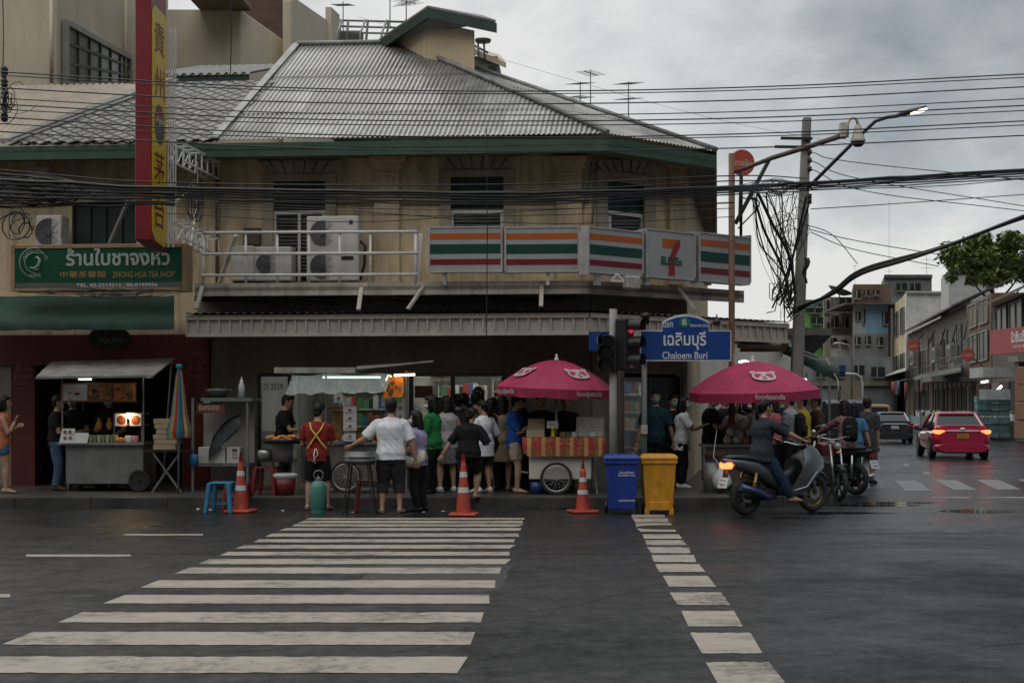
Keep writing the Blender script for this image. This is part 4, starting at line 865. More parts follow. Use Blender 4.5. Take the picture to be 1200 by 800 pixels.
# intersection name sign on two posts
isg = thing('street_sign', 'blue intersection name sign with raised arched centre and white Thai lettering', 'sign', W(803, 600, 22.75))
BLUE = M('sign_blue', (.004, .042, .21), .35, var=.12)
SY = 22.7; A = lambda x, y, o=0: W(x, y, SY)-V((0, o, 0))
prof = [(750, 423), (857, 423), (857, 387), (831, 387), (831, 377)]
arch = [(831-k*(831-776)/14, 377-9*math.sin(math.pi*k/14)**.8) for k in range(1, 14)]
prof += arch+[(776, 377), (776, 387), (750, 387)]
b = MB(); b.prism([A(*p) for p in prof], (0, .06, 0)); b.build('panel', M('sign_edge_white', (.55, .56, .58), .4), isg, w=True)
cx_, cy_ = 803.5, 398
ins = [(cx_+(x-cx_)*.978, cy_+(y-cy_)*.945+(1.2 if y < 380 else .6 if y < 400 else -.2)) for x, y in prof]
b = MB(); b.prism([A(x, y, .004) for x, y in ins], (0, .01, 0)); b.build('blue_face', BLUE, isg, w=True)
rY = facing((0, -1, 0))
LW = M('sign_letter_white', (.55, .57, .6), .5, var=0)
for s_, h_, w_, x_, y_, bo_ in (('เฉลิมบุรี', .30, .68, 802.5, 399, .02), ('Chaloem Buri', .115, .72, 802.5, 416.2, .012), ('แยก', .085, .15, 783, 380.5, .01), ('Intersection', .055, .31, 820, 381, .005)):
    text_mb(s_, h_, w_, rY, A(x_, y_, .005), bold=bo_).build('sign_lettering', LW, isg, w=True)
b = MB(); b.disc(A(802, 377.5, .005), .085, (0, -1, 0), .006, 24); b.torus(A(802, 377.5, .012), .078, .006, (0, 1, 0), 24, 5); em = b.build('emblem', M('emblem_green', (.01, .16, .11), .4, var=0), isg, w=True)
text_mb('ธ', .09, .07, rY, A(802, 377.5, .013), bold=.02).build('emblem_mark', M('sign_letter_white'), em, w=True)
for x in (755,):
    b = MB(); b.cyl(W(x, 386, SY+.13), V((W(x, 0, SY+.13).x, SY+.13, .15)), .045, n=12); b.build('post', M('galvanised_post', (.22, .22, .21), .5, metal=.5, var=.2), isg, w=True)
b = MB(); b.disc(W(755, 503, SY+.08), .05, (0, -1, 0), .02); b.box(W(755, 503, SY+.08), (.1, .1, .14)); b.build('post_band', M('pale_band', (.35, .33, .3), .6), isg, w=True)
for x in (750.5, 840):
    b = MB(); c = W(x, 377, SY+.12); b.lathe([(0, -.05), (.07, -.03), (.06, .02), (.02, .06), (.0, .14)], c, 8); b.build('finial', BLACK, isg, w=True)
# the other sign seen end on behind the signals
s2 = thing('street_sign', 'small blue street sign mostly hidden behind the black traffic signals', 'sign', W(710, 420, 23.3))
b = MB(); b.prism([W(690, 411, 23.3), W(733, 411, 23.3), W(733, 388.5, 23.3), W(690, 388.5, 23.3)], (0, .05, 0)); b.build('panel', BLUE, s2, w=True)
text_mb('แ ถนน', .12, .35, rY, W(712, 399, 23.29)).build('sign_lettering', M('pale_blue_lettering', (.2, .26, .36), .5, var=0), s2, w=True)
# traffic signals
tl = thing('traffic_light', 'black traffic signals on a grey steel post showing a small red light', 'traffic light', V((W(719, 0, 22.6).x, 22.6, .0)))
SYt = 22.45
b = MB(); b.cyl(V((W(718.5, 0, SYt).x, SYt, 0.15)), W(718.5, 362, SYt), .062, n=14); b.build('post', M('painted_grey_post', (.30, .29, .275), .55, var=.3, scale=3, streak=.5), tl, w=True, )
b = MB(); b.cyl(V((W(728, 0, SYt+.4).x, SYt+.4, 0.15)), W(728, 375, SYt+.4), .05, n=12); b.build('rear_post', M('rusty_post', (.08, .055, .045), .7), tl, w=True)
def signal(cx, y0, y1, ang, depth=.18, wd_=.30):
    c0 = W(cx, (y0+y1)/2, SYt-.05); h = abs(W(cx, y0, SYt).z-W(cx, y1, SYt).z); m = Matrix.Rotation(ang, 3, 'Z')
    b = MB(); b.box(c0, (wd_, depth, h), rot=m); hd = b.build('signal_head', BLACK, tl, w=True, bevel=.03, seg=2)
    for k in range(3):
        cc = c0+V((0, 0, h*(.33-.33*k))); q = m@V((0, -depth/2, 0)); v = MB()
        rs = []
        for s in (0, .22):
            rs.append([cc+q+m@V((.115*math.cos(a), -s, .115*math.sin(a)+.01)) for a in [R(-30+k2*240/12) for k2 in range(13)]])
        v.rings(rs, False, True, False); v.build('visor', BLACK, hd, w=True)
        l = MB(); l.disc(cc+q*1.0, .10, m@V((0, -1, 0)), .012, 20); l.build('lens', M('red_signal', (.6, .02, .04), .3, var=0, emit=(1, .02, .06), es=.5) if (k == 0 and ang > 1) else M('dark_lens', (.02, .02, .018), .2, var=0), hd, w=True)
    return hd
signal(732, 373, 434, R(62), .2, .30); signal(712, 393, 436, R(-8), .2, .3)
b = MB(); b.lathe([(.0, 0), (.06, .01), (.05, .1), (.1, .13), (.0, .2)], W(757, 380, 22.5), 10); b.build('lamp_cap', BLACK, tl, w=True)
# brown lamp post with camera arm
bp_ = thing('camera_post', 'tall rusty brown steel post with a long arm carrying a surveillance camera', 'post', V((W(857, 0, 25).x, 25, .15)))
RUST = M('rusty_brown_steel', (.17, .085, .045), .7, var=.35, scale=4, streak=.5)
xb = W(857.5, 0, 25).x
b = MB(); b.cyl((xb, 25, .15), (xb, 25, W(0, 180, 25).z), .056, n=12); b.build('pole', RUST, bp_, w=True)
b = MB(); b.tube([W(858, 203, 25), W(905, 185, 24.7), W(950, 171, 24.4), W(984, 160, 24.2)], [.03, .042, .045, .045], 10); b.build('arm', M('grey_brown_arm', (.13, .095, .075), .6, var=.3, metal=.3), bp_, w=True)
cam_ = MB(); cam_.box(W(988.5, 153, 24.2), (.13, .2, .26)); cb_ = cam_.build('control_box', M('ivory_box', (.46, .42, .36), .45), bp_, w=True, bevel=.015)
g = MB(); g.tube([W(993, 161, 24.1), W(993.5, 145, 24.1), W(996, 139.5, 24.1), W(1000, 138, 24.1), W(1004, 140, 24.1), W(1006, 149, 24.1)], .026, 8); g.build('gooseneck', M('ivory_box'), bp_, w=True)
c = W(1005.5, 166, 24.1); g = MB(); g.lathe([(.04, .29), (.06, .25), (.085, .13), (.125, .03), (.13, 0), (.12, -.01)], c, 20); g.build('camera_housing', M('ivory_box'), bp_, w=True)
g = MB(); g.lathe([(.11, -.012), (.10, -.05), (.06, -.085), (.0, -.095)], c, 20); g.build('camera_dome', M('dark_dome', (.01, .01, .012), .08, var=0), bp_, w=True)
# concrete utility pole, leaning, with street lamp
cp = thing('utility_pole', 'leaning grey concrete utility pole wrapped in cables behind the market crowd', 'pole', V((W(928, 0, 27.5).x, 27.5, .15)))
YP = 27.5
b = MB(); pb, pt = V((W(929, 0, YP).x, YP, .15)), W(945.5, 138, YP); d = (pt-pb)
ux = V((1, 0, 0)); b.hexa([pb+V((-.13, -.11, 0)), pb+V((.13, -.11, 0)), pb+V((.13, .11, 0)), pb+V((-.13, .11, 0)), pt+V((-.08, -.08, 0)), pt+V((.08, -.08, 0)), pt+V((.08, .08, 0)), pt+V((-.08, .08, 0))])
b.build('shaft', M('pole_concrete', (.26, .25, .23), .8, var=.3, scale=2, streak=.4, bump=.2), cp, w=True, bevel=.02)
for y, x0, x1 in ((162, 915, 952), (172, 908, 948)):
    b = MB(); b.bar(W(x0, y, YP-.12), W(x1, y+.5, YP-.12), .05); b.build('crossarm', BLACK, cp, w=True)
for k, y in enumerate((178, 188, 198, 230, 236)):
    b = MB(); c = W(949, y, YP-.1); b.lathe([(.02, -.05), (.05, -.03), (.03, 0), (.05, .03), (.02, .05)], c, 8); b.build('insulator', M('brown_insulator', (.05, .035, .03), .3), cp, w=True)
lam = thing('street_lamp', 'lit street lamp on a long curved arm fixed to the concrete utility pole', 'street lamp', W(950, 216, YP-.3))
b = MB(); b.tube([W(946, 222, YP-.15), W(955, 212, YP-.3), W(985, 182, YP-.6), W(1012, 155, YP-.9), W(1026, 142, YP-1), W(1040, 137.5, YP-1.1), W(1052, 136, YP-1.15)], .035, 8); b.build('arm', M('dark_steel_arm', (.05, .05, .052), .5, metal=.5), lam, w=True)
b = MB(); b.tube([W(1050, 136.5, YP-1.15), W(1056, 133.5, YP-1.18), W(1066, 131, YP-1.2), W(1086, 125.5, YP-1.3)], [.05, .085, .085, .05], 10, ry=.6); b.build('lamp_head', M('lamp_grey', (.12, .12, .12), .5, metal=.4), lam, w=True)
b = MB(); b.tube([W(1067, 133.4, YP-1.22), W(1076, 130.8, YP-1.25), W(1086.5, 127.5, YP-1.3)], [.03, .07, .05], 10, ry=.5); b.build('lens', M('lamp_glow', (.9, .85, .7), .4, var=0, emit=(1, .88, .62), es=3.0), lam, w=True)
# round orange discs
ORG = M('orange_disc', (.42, .075, .05), .4, var=.15)
def disc_sign(px, py, Y, r, label, nrm, polepts):
    t = thing('round_sign', label, 'sign', W(px, py, Y), 0, 'round orange discs on wall arms'); b = MB(); b.disc(W(px, py, Y), r, nrm, .06, 28); f = b.build('disc', ORG, t, w=True, bevel=.01)
    b = text_mb('กวยจั๊บ', r*.5, r*1.3, facing(nrm), W(px, py, Y)+V(nrm).normalized()*.062); b.build('sign_lettering', M('faded_white_lettering', (.6, .5, .45), .5, var=0), t, w=True)
    b = MB(); b.tube(polepts, .03, 6); b.build('bracket', BLACK, t, w=True)
disc_sign(869, 191, 26.5, .245, 'round orange disc sign beside the top of the brown post', (.3, -1, 0), [W(869, 191, 26.6), W(869, 215, 26.7), W(868, 300, 26.8)])
# television aerials
ANT = M('aerial_metal', (.16, .16, .165), .5, metal=.6)
def aerial(px, ytop, ybot, Y, label, bars):
    t = thing('television_aerial', label, 'aerial', W(px, ybot, Y), 0, 'television aerials'); b = MB(); b.tube([W(px, ybot+4, Y), W(px, ytop, Y)], .014, 6); b.build('mast', ANT, t, w=True)
    for y, half, slope in bars:
        b = MB(); p, q = W(px-half, y-slope, Y-.3), W(px+half, y+slope, Y+.3); b.bar(p, q, .015); e = (q-p)
        for k in range(6): c = p.lerp(q, k/5); nn = V((-e.y, e.x, 0)).normalized()*.28; b.bar(c-nn*.8, c+nn*.8, .008)
        b.build('antenna', ANT, t, w=True)
aerial(680, 96, 132, 33, 'short two tier television aerial beyond the corrugated roof edge', [(98, 8, 0), (114, 8, 1)]); aerial(692, 83, 134, 33.5, 'tallest television aerial beyond the corrugated roof edge', [(86, 8, 2.5)]); aerial(736.5, 96, 150, 33, 'two tier television aerial standing alone above the lower roof', [(98, 9, 0), (116, 7, 0)])
aerial(402, 2, 55, 34, 'thin television aerial rising from the roof cage', [(6, 4, 1)]); aerial(457, -6, 30, 34, 'bare mast aerial behind the stair tower roof edge', [(-2, 4, 0)]); aerial(476, -8, 20, 34, 'branched television aerial above the stair tower roof', [(2, 12, 3), (4, 6, -3)])
aerial(1002, 308, 340, 130, 'rooftop television aerial over the brown upper storey far down the street', [(312, 3, 0), (322, 5, 0)]); aerial(1042, 235, 332, 130, 'very tall thin mast over the far houses', [(318, 3, 0)]); aerial(1086, 292, 330, 110, 'comb shaped aerial above the white flank wall', [(295, 4, 0), (304, 5, 0), (314, 6, 0)])
# ================================================================ people
SKIN = M('warm_skin', (.36, .20, .13), .5, var=.12, scale=6); SKIN2 = M('tan_skin', (.27, .145, .09), .5, var=.12, scale=6)
HAIRM = M('black_hair', (.007, .006, .0055), .5, var=.4, scale=14, spec=.25); HAIRB = M('brown_hair', (.035, .018, .010), .5, var=.4, scale=14, spec=.25)
def cloth(name, col): return M(name, col, .85, var=.25, scale=5, bump=.35, bscale=45, spec=.18)
def remesh(mb, vox, smooth=2, wr=0.0, fr=7.0, seed=0.0):
    me = bpy.data.meshes.new('shape'); me.from_pydata(mb.v, [], mb.f); o = bpy.data.objects.new('shape', me); C.objects.link(o)
    bm = bmesh.new(); bm.from_mesh(me); bmesh.ops.remove_doubles(bm, verts=bm.verts, dist=1e-5); bmesh.ops.recalc_face_normals(bm, faces=bm.faces); bm.to_mesh(me); bm.free()
    r = o.modifiers.new('r', 'REMESH'); r.mode = 'VOXEL'; r.voxel_size = vox; r.use_smooth_shade = True
    s = o.modifiers.new('s', 'SMOOTH'); s.factor = .5; s.iterations = smooth
    bpy.context.view_layer.update()
    m2 = bpy.data.meshes.new_from_object(o.evaluated_get(bpy.context.evaluated_depsgraph_get()))
    bpy.data.objects.remove(o); bpy.data.meshes.remove(me)
    if wr:
        ns = [v.normal.copy() for v in m2.vertices]
        for v, n in zip(m2.vertices, ns):
            p = v.co; a = .8*noise.noise(V((p.x*fr+seed, p.y*fr, p.z*fr*.55)))+(.9-2.2*abs(noise.noise(V((p.x*fr*1.5+p.z*fr*.9, p.y*fr*1.5+seed, p.z*fr*.8)))))*.75
            v.co = p+n*(a*wr)
    m2.polygons.foreach_set('use_smooth', [True]*len(m2.polygons))
    return m2
def link_mesh(name, me, mat, parent):
    me.name = name; me.materials.clear(); me.materials.append(mat); o = bpy.data.objects.new(name, me); C.objects.link(o); o.parent = parent; return o
def ik(a, c, l1, l2, pole):
    d = c-a; L = min(d.length, (l1+l2)*.998); d = d.normalized(); c2 = a+d*L
    x = (l1*l1-l2*l2+L*L)/(2*L); hgt = math.sqrt(max(0, l1*l1-x*x)); p = V(pole); p = (p-d*p.dot(d)).normalized()
    return a+d*x+p*hgt, c2
def person(label, loc, ang, h=1.65, top=None, bottom=None, hair='short', mask=None, female=False, fat=1.0, sleeve=.5, leg=.5, kind='shorts', hands=None, lean=.03,
           head=(0, 0), shoes=None, skin=SKIN, hairm=HAIRM, pelvis=None, feet=None, vox=.0085, hem=-.05, group=None, poles=None, fingers=True):
    t = thing('person', label, 'person', loc, R(ang-90), group)
    rnd = random.Random(hash(label) % 1000 if False else sum(map(ord, label)))
    pel = V(pelvis) if pelvis else V((0, 0, .505*h)); sp = V((0, math.sin(lean), math.cos(lean))); bk = V((0, math.cos(lean), -math.sin(lean)))
    X = V((1, 0, 0))
    def ring(dist, hw, hd, off=0.0, n=16):
        c = pel+sp*(dist*h)+bk*(off*h); return [c+X*(hw*h*math.cos(k*2*math.pi/n))+bk*(hd*h*math.sin(k*2*math.pi/n)) for k in range(n)]
    if female: prof = [(-.075, .060, .055), (-.03, .086, .066), (.02, .092, .07), (.08, .078, .058), (.13, .068, .052), (.19, .078, .064), (.235, .082, .068), (.265, .084, .058), (.290, .070, .048), (.312, .046, .038), (.335, .031, .031)]
    else: prof = [(-.075, .060, .055), (-.03, .080, .064), (.02, .084, .066), (.08, .078, .060), (.13, .077, .058), (.19, .088, .066), (.24, .094, .068), (.268, .096, .060), (.292, .080, .050), (.314, .052, .040), (.338, .034, .034)]
    prof = [(d, w*(fat if d < .27 else 1+(fat-1)*.4), e*(fat if d < .27 else 1)) for d, w, e in prof]
    shz, shw = (.268, .097) if female else (.272, .108)
    nb = pel+sp*(.33*h); hm = Matrix.Rotation(R(head[0]), 3, 'Z')@Matrix.Rotation(R(-head[1])-lean*.3, 3, 'X')
    g = h*1.12; hc = nb+sp*(.038*h)+hm@V((0, .012*h, .056*h))
    b = MB(); b.rings([ring(*p) for p in prof]); b.tube([nb-sp*.03*h, nb+sp*.02*h, hc-V((0, 0, .02*h))], [.034*h, .030*h, .031*h], 12)
    b.ell(hc, (.0415*g, .052*g, .062*g), 16, 12, hm); b.ell(hc+hm@V((0, .018*g, -.036*g)), (.030*g, .032*g, .034*g), 12, 8, hm)
    b.tube([hc+hm@V((0, .047*g, .008*g)), hc+hm@V((0, .062*g, -.014*g))], [.005*g, .0095*g], 8)
    for s in (-1, 1): b.ell(hc+hm@V((s*.042*g, -.004*g, -.005*g)), (.006*g, .011*g, .018*g), 8, 6, hm)
    hands = hands or {}; poles = poles or {}
    arms = {}
    for s in (-1, 1):
        key = 'L' if s < 0 else 'R'; sh = pel+sp*(shz*h)+X*(s*shw*h*(1+(fat-1)*.4))
        tgt = V(hands.get(key, (s*(.16+.03*fat)*h, .035*h, .455*h))); el, wr = ik(sh, tgt, .178*h, .150*h, poles.get(key, (s*.5, -.8, -.4)))
        arms[key] = (sh, el, wr); f = 1+(fat-1)*.6
        b.tube([sh-X*(s*.025*h), sh-V((0, 0, .008*h)), sh.lerp(el, .35), el, el.lerp(wr, .3), wr], [.027*h*f, .031*h*f, .030*h*f, .0235*h*f, .0245*h*f, .0155*h], 10)
        d = (wr-el).normalized(); sd = d.cross(V((0, 1, .2)) if abs(d.y) < .8 else V((0, 0, 1))).normalized(); nn = sd.cross(d).normalized()
        pc = wr+d*.032*h; m = Matrix((sd, nn, d)).transposed(); b.ell(pc, (.024*h, .012*h, .034*h), 10, 6, m)
        if fingers:
            for k in range(4):
                o = sd*((k-1.5)*.0125*h); L = (.036, .043, .041, .033)[k]*h; p0 = wr+d*.052*h+o; p1 = p0+d*L*.5+nn*(.05*L)+o*.1; p2 = p1+d*L*.42+nn*(.32*L); b.tube([p0-d*.014*h, p0, p1, p2], [.0062*h, .0062*h, .0058*h, .0048*h], 6)
            p0 = wr+d*.018*h-sd*(s*.014*h); p1 = p0+d*.02*h-sd*(s*.018*h)+nn*.004*h; p2 = p1+d*.022*h-sd*(s*.004*h)+nn*.008*h; b.tube([p0, p1, p2], [.0085*h, .0075*h, .0055*h], 6)
    legs = {}; feet = feet or {}
    for s in (-1, 1):
        key = 'L' if s < 0 else 'R'; hp = pel+X*(s*.05*h)-sp*.02*h; df = (s*(.062+.02*rnd.random())*h, (rnd.random()-.5)*.1*h, 0, -s*rnd.uniform(5, 20)); ft = feet.get(key, df)
        an = V(ft[:3])+V((0, 0, .045*h)); kn, an = ik(hp, an, .2265*h, .219*h, (s*.15, 1, .05))
        fa = R(ft[3]); fd = V((-math.sin(fa), math.cos(fa), ft[4] if len(ft) > 4 else 0)); legs[key] = (hp, kn, an, fd); f = 1+(fat-1)*.7
        b.tube([hp+V((0, 0, .02*h)), hp.lerp(kn, .15), hp.lerp(kn, .6), kn, kn.lerp(an, .28), kn.lerp(an, .7), an], [.054*h*f, .056*h*f, .045*h*f, .0345*h*f, .0365*h*f, .024*h, .0205*h], 12)
        sx = fd.cross(V((0, 0, 1))).normalized(); so_ = an-V((0, 0, .045*h))
        b.tube([so_-fd*.035*h+V((0, 0, .022*h)), so_-fd*.015*h+V((0, 0, .028*h)), so_+fd*.03*h+V((0, 0, .026*h)), so_+fd*.08*h+V((0, 0, .016*h)), so_+fd*.108*h+V((0, 0, .011*h))], [(.017*h, .02*h), (.021*h, .027*h), (.023*h, .024*h), (.028*h, .014*h), (.018*h, .009*h)], 10, up=(0, 0, 1))
    link_mesh('body', remesh(b, vox, 2), skin, t)
    # shirt
    if top:
        b = MB(); gg = 1.13; pr = [(d, w*gg+.012, e*gg+.013) for d, w, e in prof if d >= hem-.001]; w0 = max(prof[1][1], prof[2][1])*gg+.012; pr = [(hem, w0*1.02, .082*fat), ((hem+.03), w0, .080*fat)]+[p for p in pr if p[0] > hem+.04]
        if kind == 'dress': pr = [(-.20, .105, .095), (-.1, .10, .09)]+pr[1:]
        pr[-1] = (.326, .044, .042); b.rings([ring(*p) for p in pr])
        if sleeve > 0:
            for key, (sh, el, wr) in arms.items():
                s = -1 if key == 'L' else 1; f = 1+(fat-1)*.6
                if sleeve <= 1: e = sh.lerp(el, sleeve*1.35 if sleeve < .74 else .999); b.tube([sh-X*(s*.04*h)+sp*.012*h, sh-X*(s*.006*h), sh.lerp(e, .5), e], [.034*h*f, .0415*h*f, .042*h*f, .043*h*f], 12)
                else: b.tube([sh-X*(s*.04*h)+sp*.012*h, sh-X*(s*.006*h), sh.lerp(el, .5), el, el.lerp(wr, .5), el.lerp(wr, .96)], [.034*h, .0415*h, .040*h, .035*h, .031*h, .026*h], 12)
        else:
            for key, (sh, el, wr) in arms.items():
                s = -1 if key == 'L' else 1; b.tube([sh-X*(s*.05*h), sh-X*(s*.012*h)+sp*.012*h], [.036*h, .030*h], 10)
        link_mesh('shirt' if kind != 'dress' else 'dress', remesh(b, vox*1.1, 2, .0095, 8, rnd.random()*50), top, t)
    if bottom:
        b = MB(); b.rings([ring(d, w*1.08+.004, e*1.08+.006) for d, w, e in prof if d <= .10])
        if kind == 'skirt':
            kz = max(-.21, -.02-leg*.4); b.rings([ring(kz, .100, .088), ring(kz*.5, .102, .086), ring(.0, .098*fat, .078), ring(.10, .083*fat, .066)])
        else:
            for key, (hp, kn, an, fd) in legs.items():
                f = 1+(fat-1)*.7; loose = 1.18 if leg > .9 else 1.28
                pts = [hp+V((0, 0, .02*h)), hp.lerp(kn, .4), hp.lerp(kn, min(1, leg*1.6))]; rr = [.062*h*f, .060*h*f*loose/1.2, .05*h*f*loose/1.15]
                if leg > .62: pts = pts[:2]+[kn, kn.lerp(an, .4), kn.lerp(an, min(.97, (leg-.5)*2))]; rr = rr[:2]+[.046*h*f, .042*h*f, .036*h*f]
                b.tube(pts, rr, 14)
        link_mesh({'skirt': 'skirt', 'dress': 'shorts'}.get(kind, 'trousers' if leg > .62 else 'shorts'), remesh(b, vox*1.1, 2, .008, 8, rnd.random()*50), bottom, t)
    if shoes:
        for key, (hp, kn, an, fd) in legs.items():
            b = MB(); so_ = an-V((0, 0, .045*h)); b.tube([so_-fd*.044*h+V((0, 0, .024*h)), so_-fd*.02*h+V((0, 0, .034*h)), so_+fd*.02*h+V((0, 0, .035*h)), so_+fd*.07*h+V((0, 0, .022*h)), so_+fd*.118*h+V((0, 0, .013*h))], [(.022*h, .024*h), (.027*h, .034*h), (.027*h, .033*h), (.031*h, .021*h), (.02*h, .013*h)], 10, up=(0, 0, 1)); link_mesh('shoe', remesh(b, vox, 2), shoes, t)
    else:
        for key, (hp, kn, an, fd) in legs.items():
            b = MB(); so_ = an-V((0, 0, .045*h)); sx = fd.cross(V((0, 0, 1))).normalized()
            b.prism([so_+fd*(l*h)+sx*(w*h)+V((0, 0, -.008)) for l, w in ((-.05, -.018), (-.02, -.027), (.05, -.029), (.1, -.027), (.122, -.01), (.122, .01), (.1, .027), (.05, .029), (-.02, .027), (-.05, .018))], (0, 0, .014))
            b.tube([so_+fd*.06*h+sx*.029*h, so_+fd*.06*h+sx*.018*h+V((0, 0, .026*h)), so_+fd*.065*h+V((0, 0, .029*h)), so_+fd*.06*h-sx*.018*h+V((0, 0, .026*h)), so_+fd*.06*h-sx*.029*h], .006, 6); b.build('sandal', BLACK, t)
    # hair
    b = MB(); b.ell(hc+hm@V((0, -.011*g, .012*g)), (.0465*g, .052*g, .058*g), 16, 12, hm)
    b.ell(hc+hm@V((0, .010*g, .040*g)), (.040*g, .042*g, .026*g), 14, 8, hm)
    bkx = hm@V((0, -1, 0))
    if hair == 'short': b.ell(hc+hm@V((0, -.028*g, -.02*g)), (.036*g, .028*g, .036*g), 12, 8, hm)
    elif hair in ('long', 'bob'):
        L = .13*g if hair == 'long' else .06*g; p = hc+bkx*.022*g
        b.tube([p+V((0, 0, .02*g)), p-V((0, 0, .04*g))+bkx*.012*g, p-V((0, 0, .06*g+L*.5))+bkx*.026*g, p-V((0, 0, .06*g+L))+bkx*.022*g], [(.047*g, .036*g), (.053*g, .034*g), (.052*g, .024*g), (.028*g, .013*g)], 14, up=tuple(bkx))
        for s in (-1, 1): q = hc+hm@V((s*.043*g, .006*g, 0)); b.tube([q+V((0, 0, .03*g)), q-V((0, 0, .04*g)), q-V((0, 0, .05*g+L*.5))-hm@V((0, .012*g, 0))], [.015*g, .017*g, .010*g], 8)
    elif hair == 'tail':
        p = hc+bkx*.055*g+V((0, 0, .01*g)); b.ell(hc+hm@V((0, -.03*g, -.02*g)), (.034*g, .026*g, .034*g), 12, 8, hm); b.tube([p-bkx*.02*g, p+bkx*.02*g, p+bkx*.032*g-V((0, 0, .06*g)), p+bkx*.02*g-V((0, 0, .13*g))], [.016*g, .02*g, .02*g, .006*g], 10)
    elif hair == 'bun': b.ell(hc+hm@V((0, -.03*g, -.02*g)), (.034*g, .026*g, .034*g), 12, 8, hm); b.ell(hc+hm@V((0, -.06*g, .012*g)), (.024*g, .022*g, .024*g), 10, 8, hm)
    if hair == 'cap':
        bb_ = MB(); bb_.ell(hc+hm@V((0, 0, .022*g)), (.048*g, .056*g, .052*g), 16, 12, hm); bb_.prism([hc+hm@V((x*g, y*g, .028*g)) for x, y in ((-.036, .04), (-.03, .085), (0, .1), (.03, .085), (.036, .04))], hm@V((0, 0, .008*g))); link_mesh('cap', remesh(bb_, .008, 2), BLACK, t)
    elif hair == 'helmet':
        bb_ = MB(); bb_.ell(hc+hm@V((0, -.005*g, .016*g)), (.068*g, .078*g, .072*g), 18, 12, hm); link_mesh('helmet', remesh(bb_, .008, 2), BLACK, t)
    else: link_mesh('hair', remesh(b, .0075, 1, .004, 34, rnd.random()*20), hairm, t)
    e = MB()
    for s in (-1, 1): e.ell(hc+hm@V((s*.0165*g, .0465*g, .004*g)), (.0085*g, .005*g, .0042*g), 8, 5, hm); e.tube([hc+hm@V((s*.008*g, .049*g, .015*g)), hc+hm@V((s*.026*g, .043*g, .015*g))], .003*g, 5)
    if not mask: e.tube([hc+hm@V((-.012*g, .0485*g, -.034*g)), hc+hm@V((0, .051*g, -.034*g)), hc+hm@V((.012*g, .0485*g, -.034*g))], .003*g, 5)
    e.build('face_detail', M('dark_face_detail', (.04, .02, .018), .4, var=0), t)
    if mask:
        b = MB(); b.ell(hc+hm@V((0, .021*g, -.026*g)), (.037*g, .037*g, .030*g), 14, 10, hm); b.tube([hc+hm@V((0, .04*g, -.01*g)), hc+hm@V((0, .06*g, -.018*g)), hc+hm@V((0, .052*g, -.04*g))], [.012*g, .014*g, .012*g], 8)
        mk = link_mesh('face_mask', remesh(b, .007, 2), mask, t)
        for s in (-1, 1): b = MB(); b.tube([hc+hm@V((s*.034*g, .03*g, -.015*g)), hc+hm@V((s*.044*g, .0, 0))], .002, 5); b.build('strap', mask, mk)
    t['_hc'] = list(hc); return t, arms, pel, sp, bk
def dropid(r): del r[0]['_hc']; return r
WHITEC, BLACKC = cloth('white_cotton', (.62, .62, .64)), cloth('black_cotton', (.009, .009, .010)); DKGREY = cloth('charcoal_cotton', (.025, .025, .028)); DENIM = cloth('blue_denim', (.06, .10, .17)); DENIMD = cloth('dark_denim', (.018, .032, .06)); BEIGEC = cloth('beige_cotton', (.33, .26, .18)); NAVY = cloth('navy_cotton', (.02, .03, .06))
MASKW, MASKT, MASKB = cloth('white_mask', (.6, .62, .62)), cloth('teal_mask', (.16, .36, .34)), cloth('black_mask', (.02, .02, .02)); SNK = cloth('white_sneaker', (.6, .6, .58)); BSH = cloth('black_shoe', (.02, .02, .02))
def at(px, Y, z=.15): p = W(px, 479, Y); return (p.x, p.y, z)
def P_(*a, **k): return dropid(person(*a, **k))
# left
P_('woman in an orange top and denim shorts at the pale shutter by the left edge', at(2, 23.7), 20, 1.62, cloth('orange_cotton', (.42, .14, .07)), DENIM, 'bob', female=True, sleeve=0, leg=.22, hands={'R': (.10, .20, 1.18), 'L': (-.06, .22, 1.08)})
P_('man in black top and blue jeans standing at the left end of the food cart', at(66, 24.5), 10, 1.64, BLACKC, DENIM, 'short', leg=1, hands={'R': (.1, .3, .98), 'L': (-.12, .3, 1.0)}, shoes=cloth('brown_shoe', (.10, .05, .03)))
P_('vendor in black with a teal mask behind the food cart, under the white photo panel', at(86, 25.0), -90, 1.68, BLACKC, BLACKC, 'cap', MASKT, leg=1, shoes=BSH, head=(0, 12), hands={'L': (-.15, .25, 1.0), 'R': (.15, .28, 1.0)})
P_('vendor in black with a teal mask behind the food cart, next to the warm bulb', at(129, 25.0), -100, 1.70, BLACKC, BLACKC, 'short', MASKT, leg=1, shoes=BSH, head=(0, 14), hands={'L': (-.2, .25, .95), 'R': (.12, .28, 1.02)})
P_('cook in a black shirt turning to the grill beside the number board glass', at(331, 24.1), 0, 1.66, BLACKC, BLACKC, 'short', leg=1, shoes=BSH, head=(0, 14), hands={'R': (.12, .40, 1.08), 'L': (-.1, .40, 1.06)}, lean=.08)
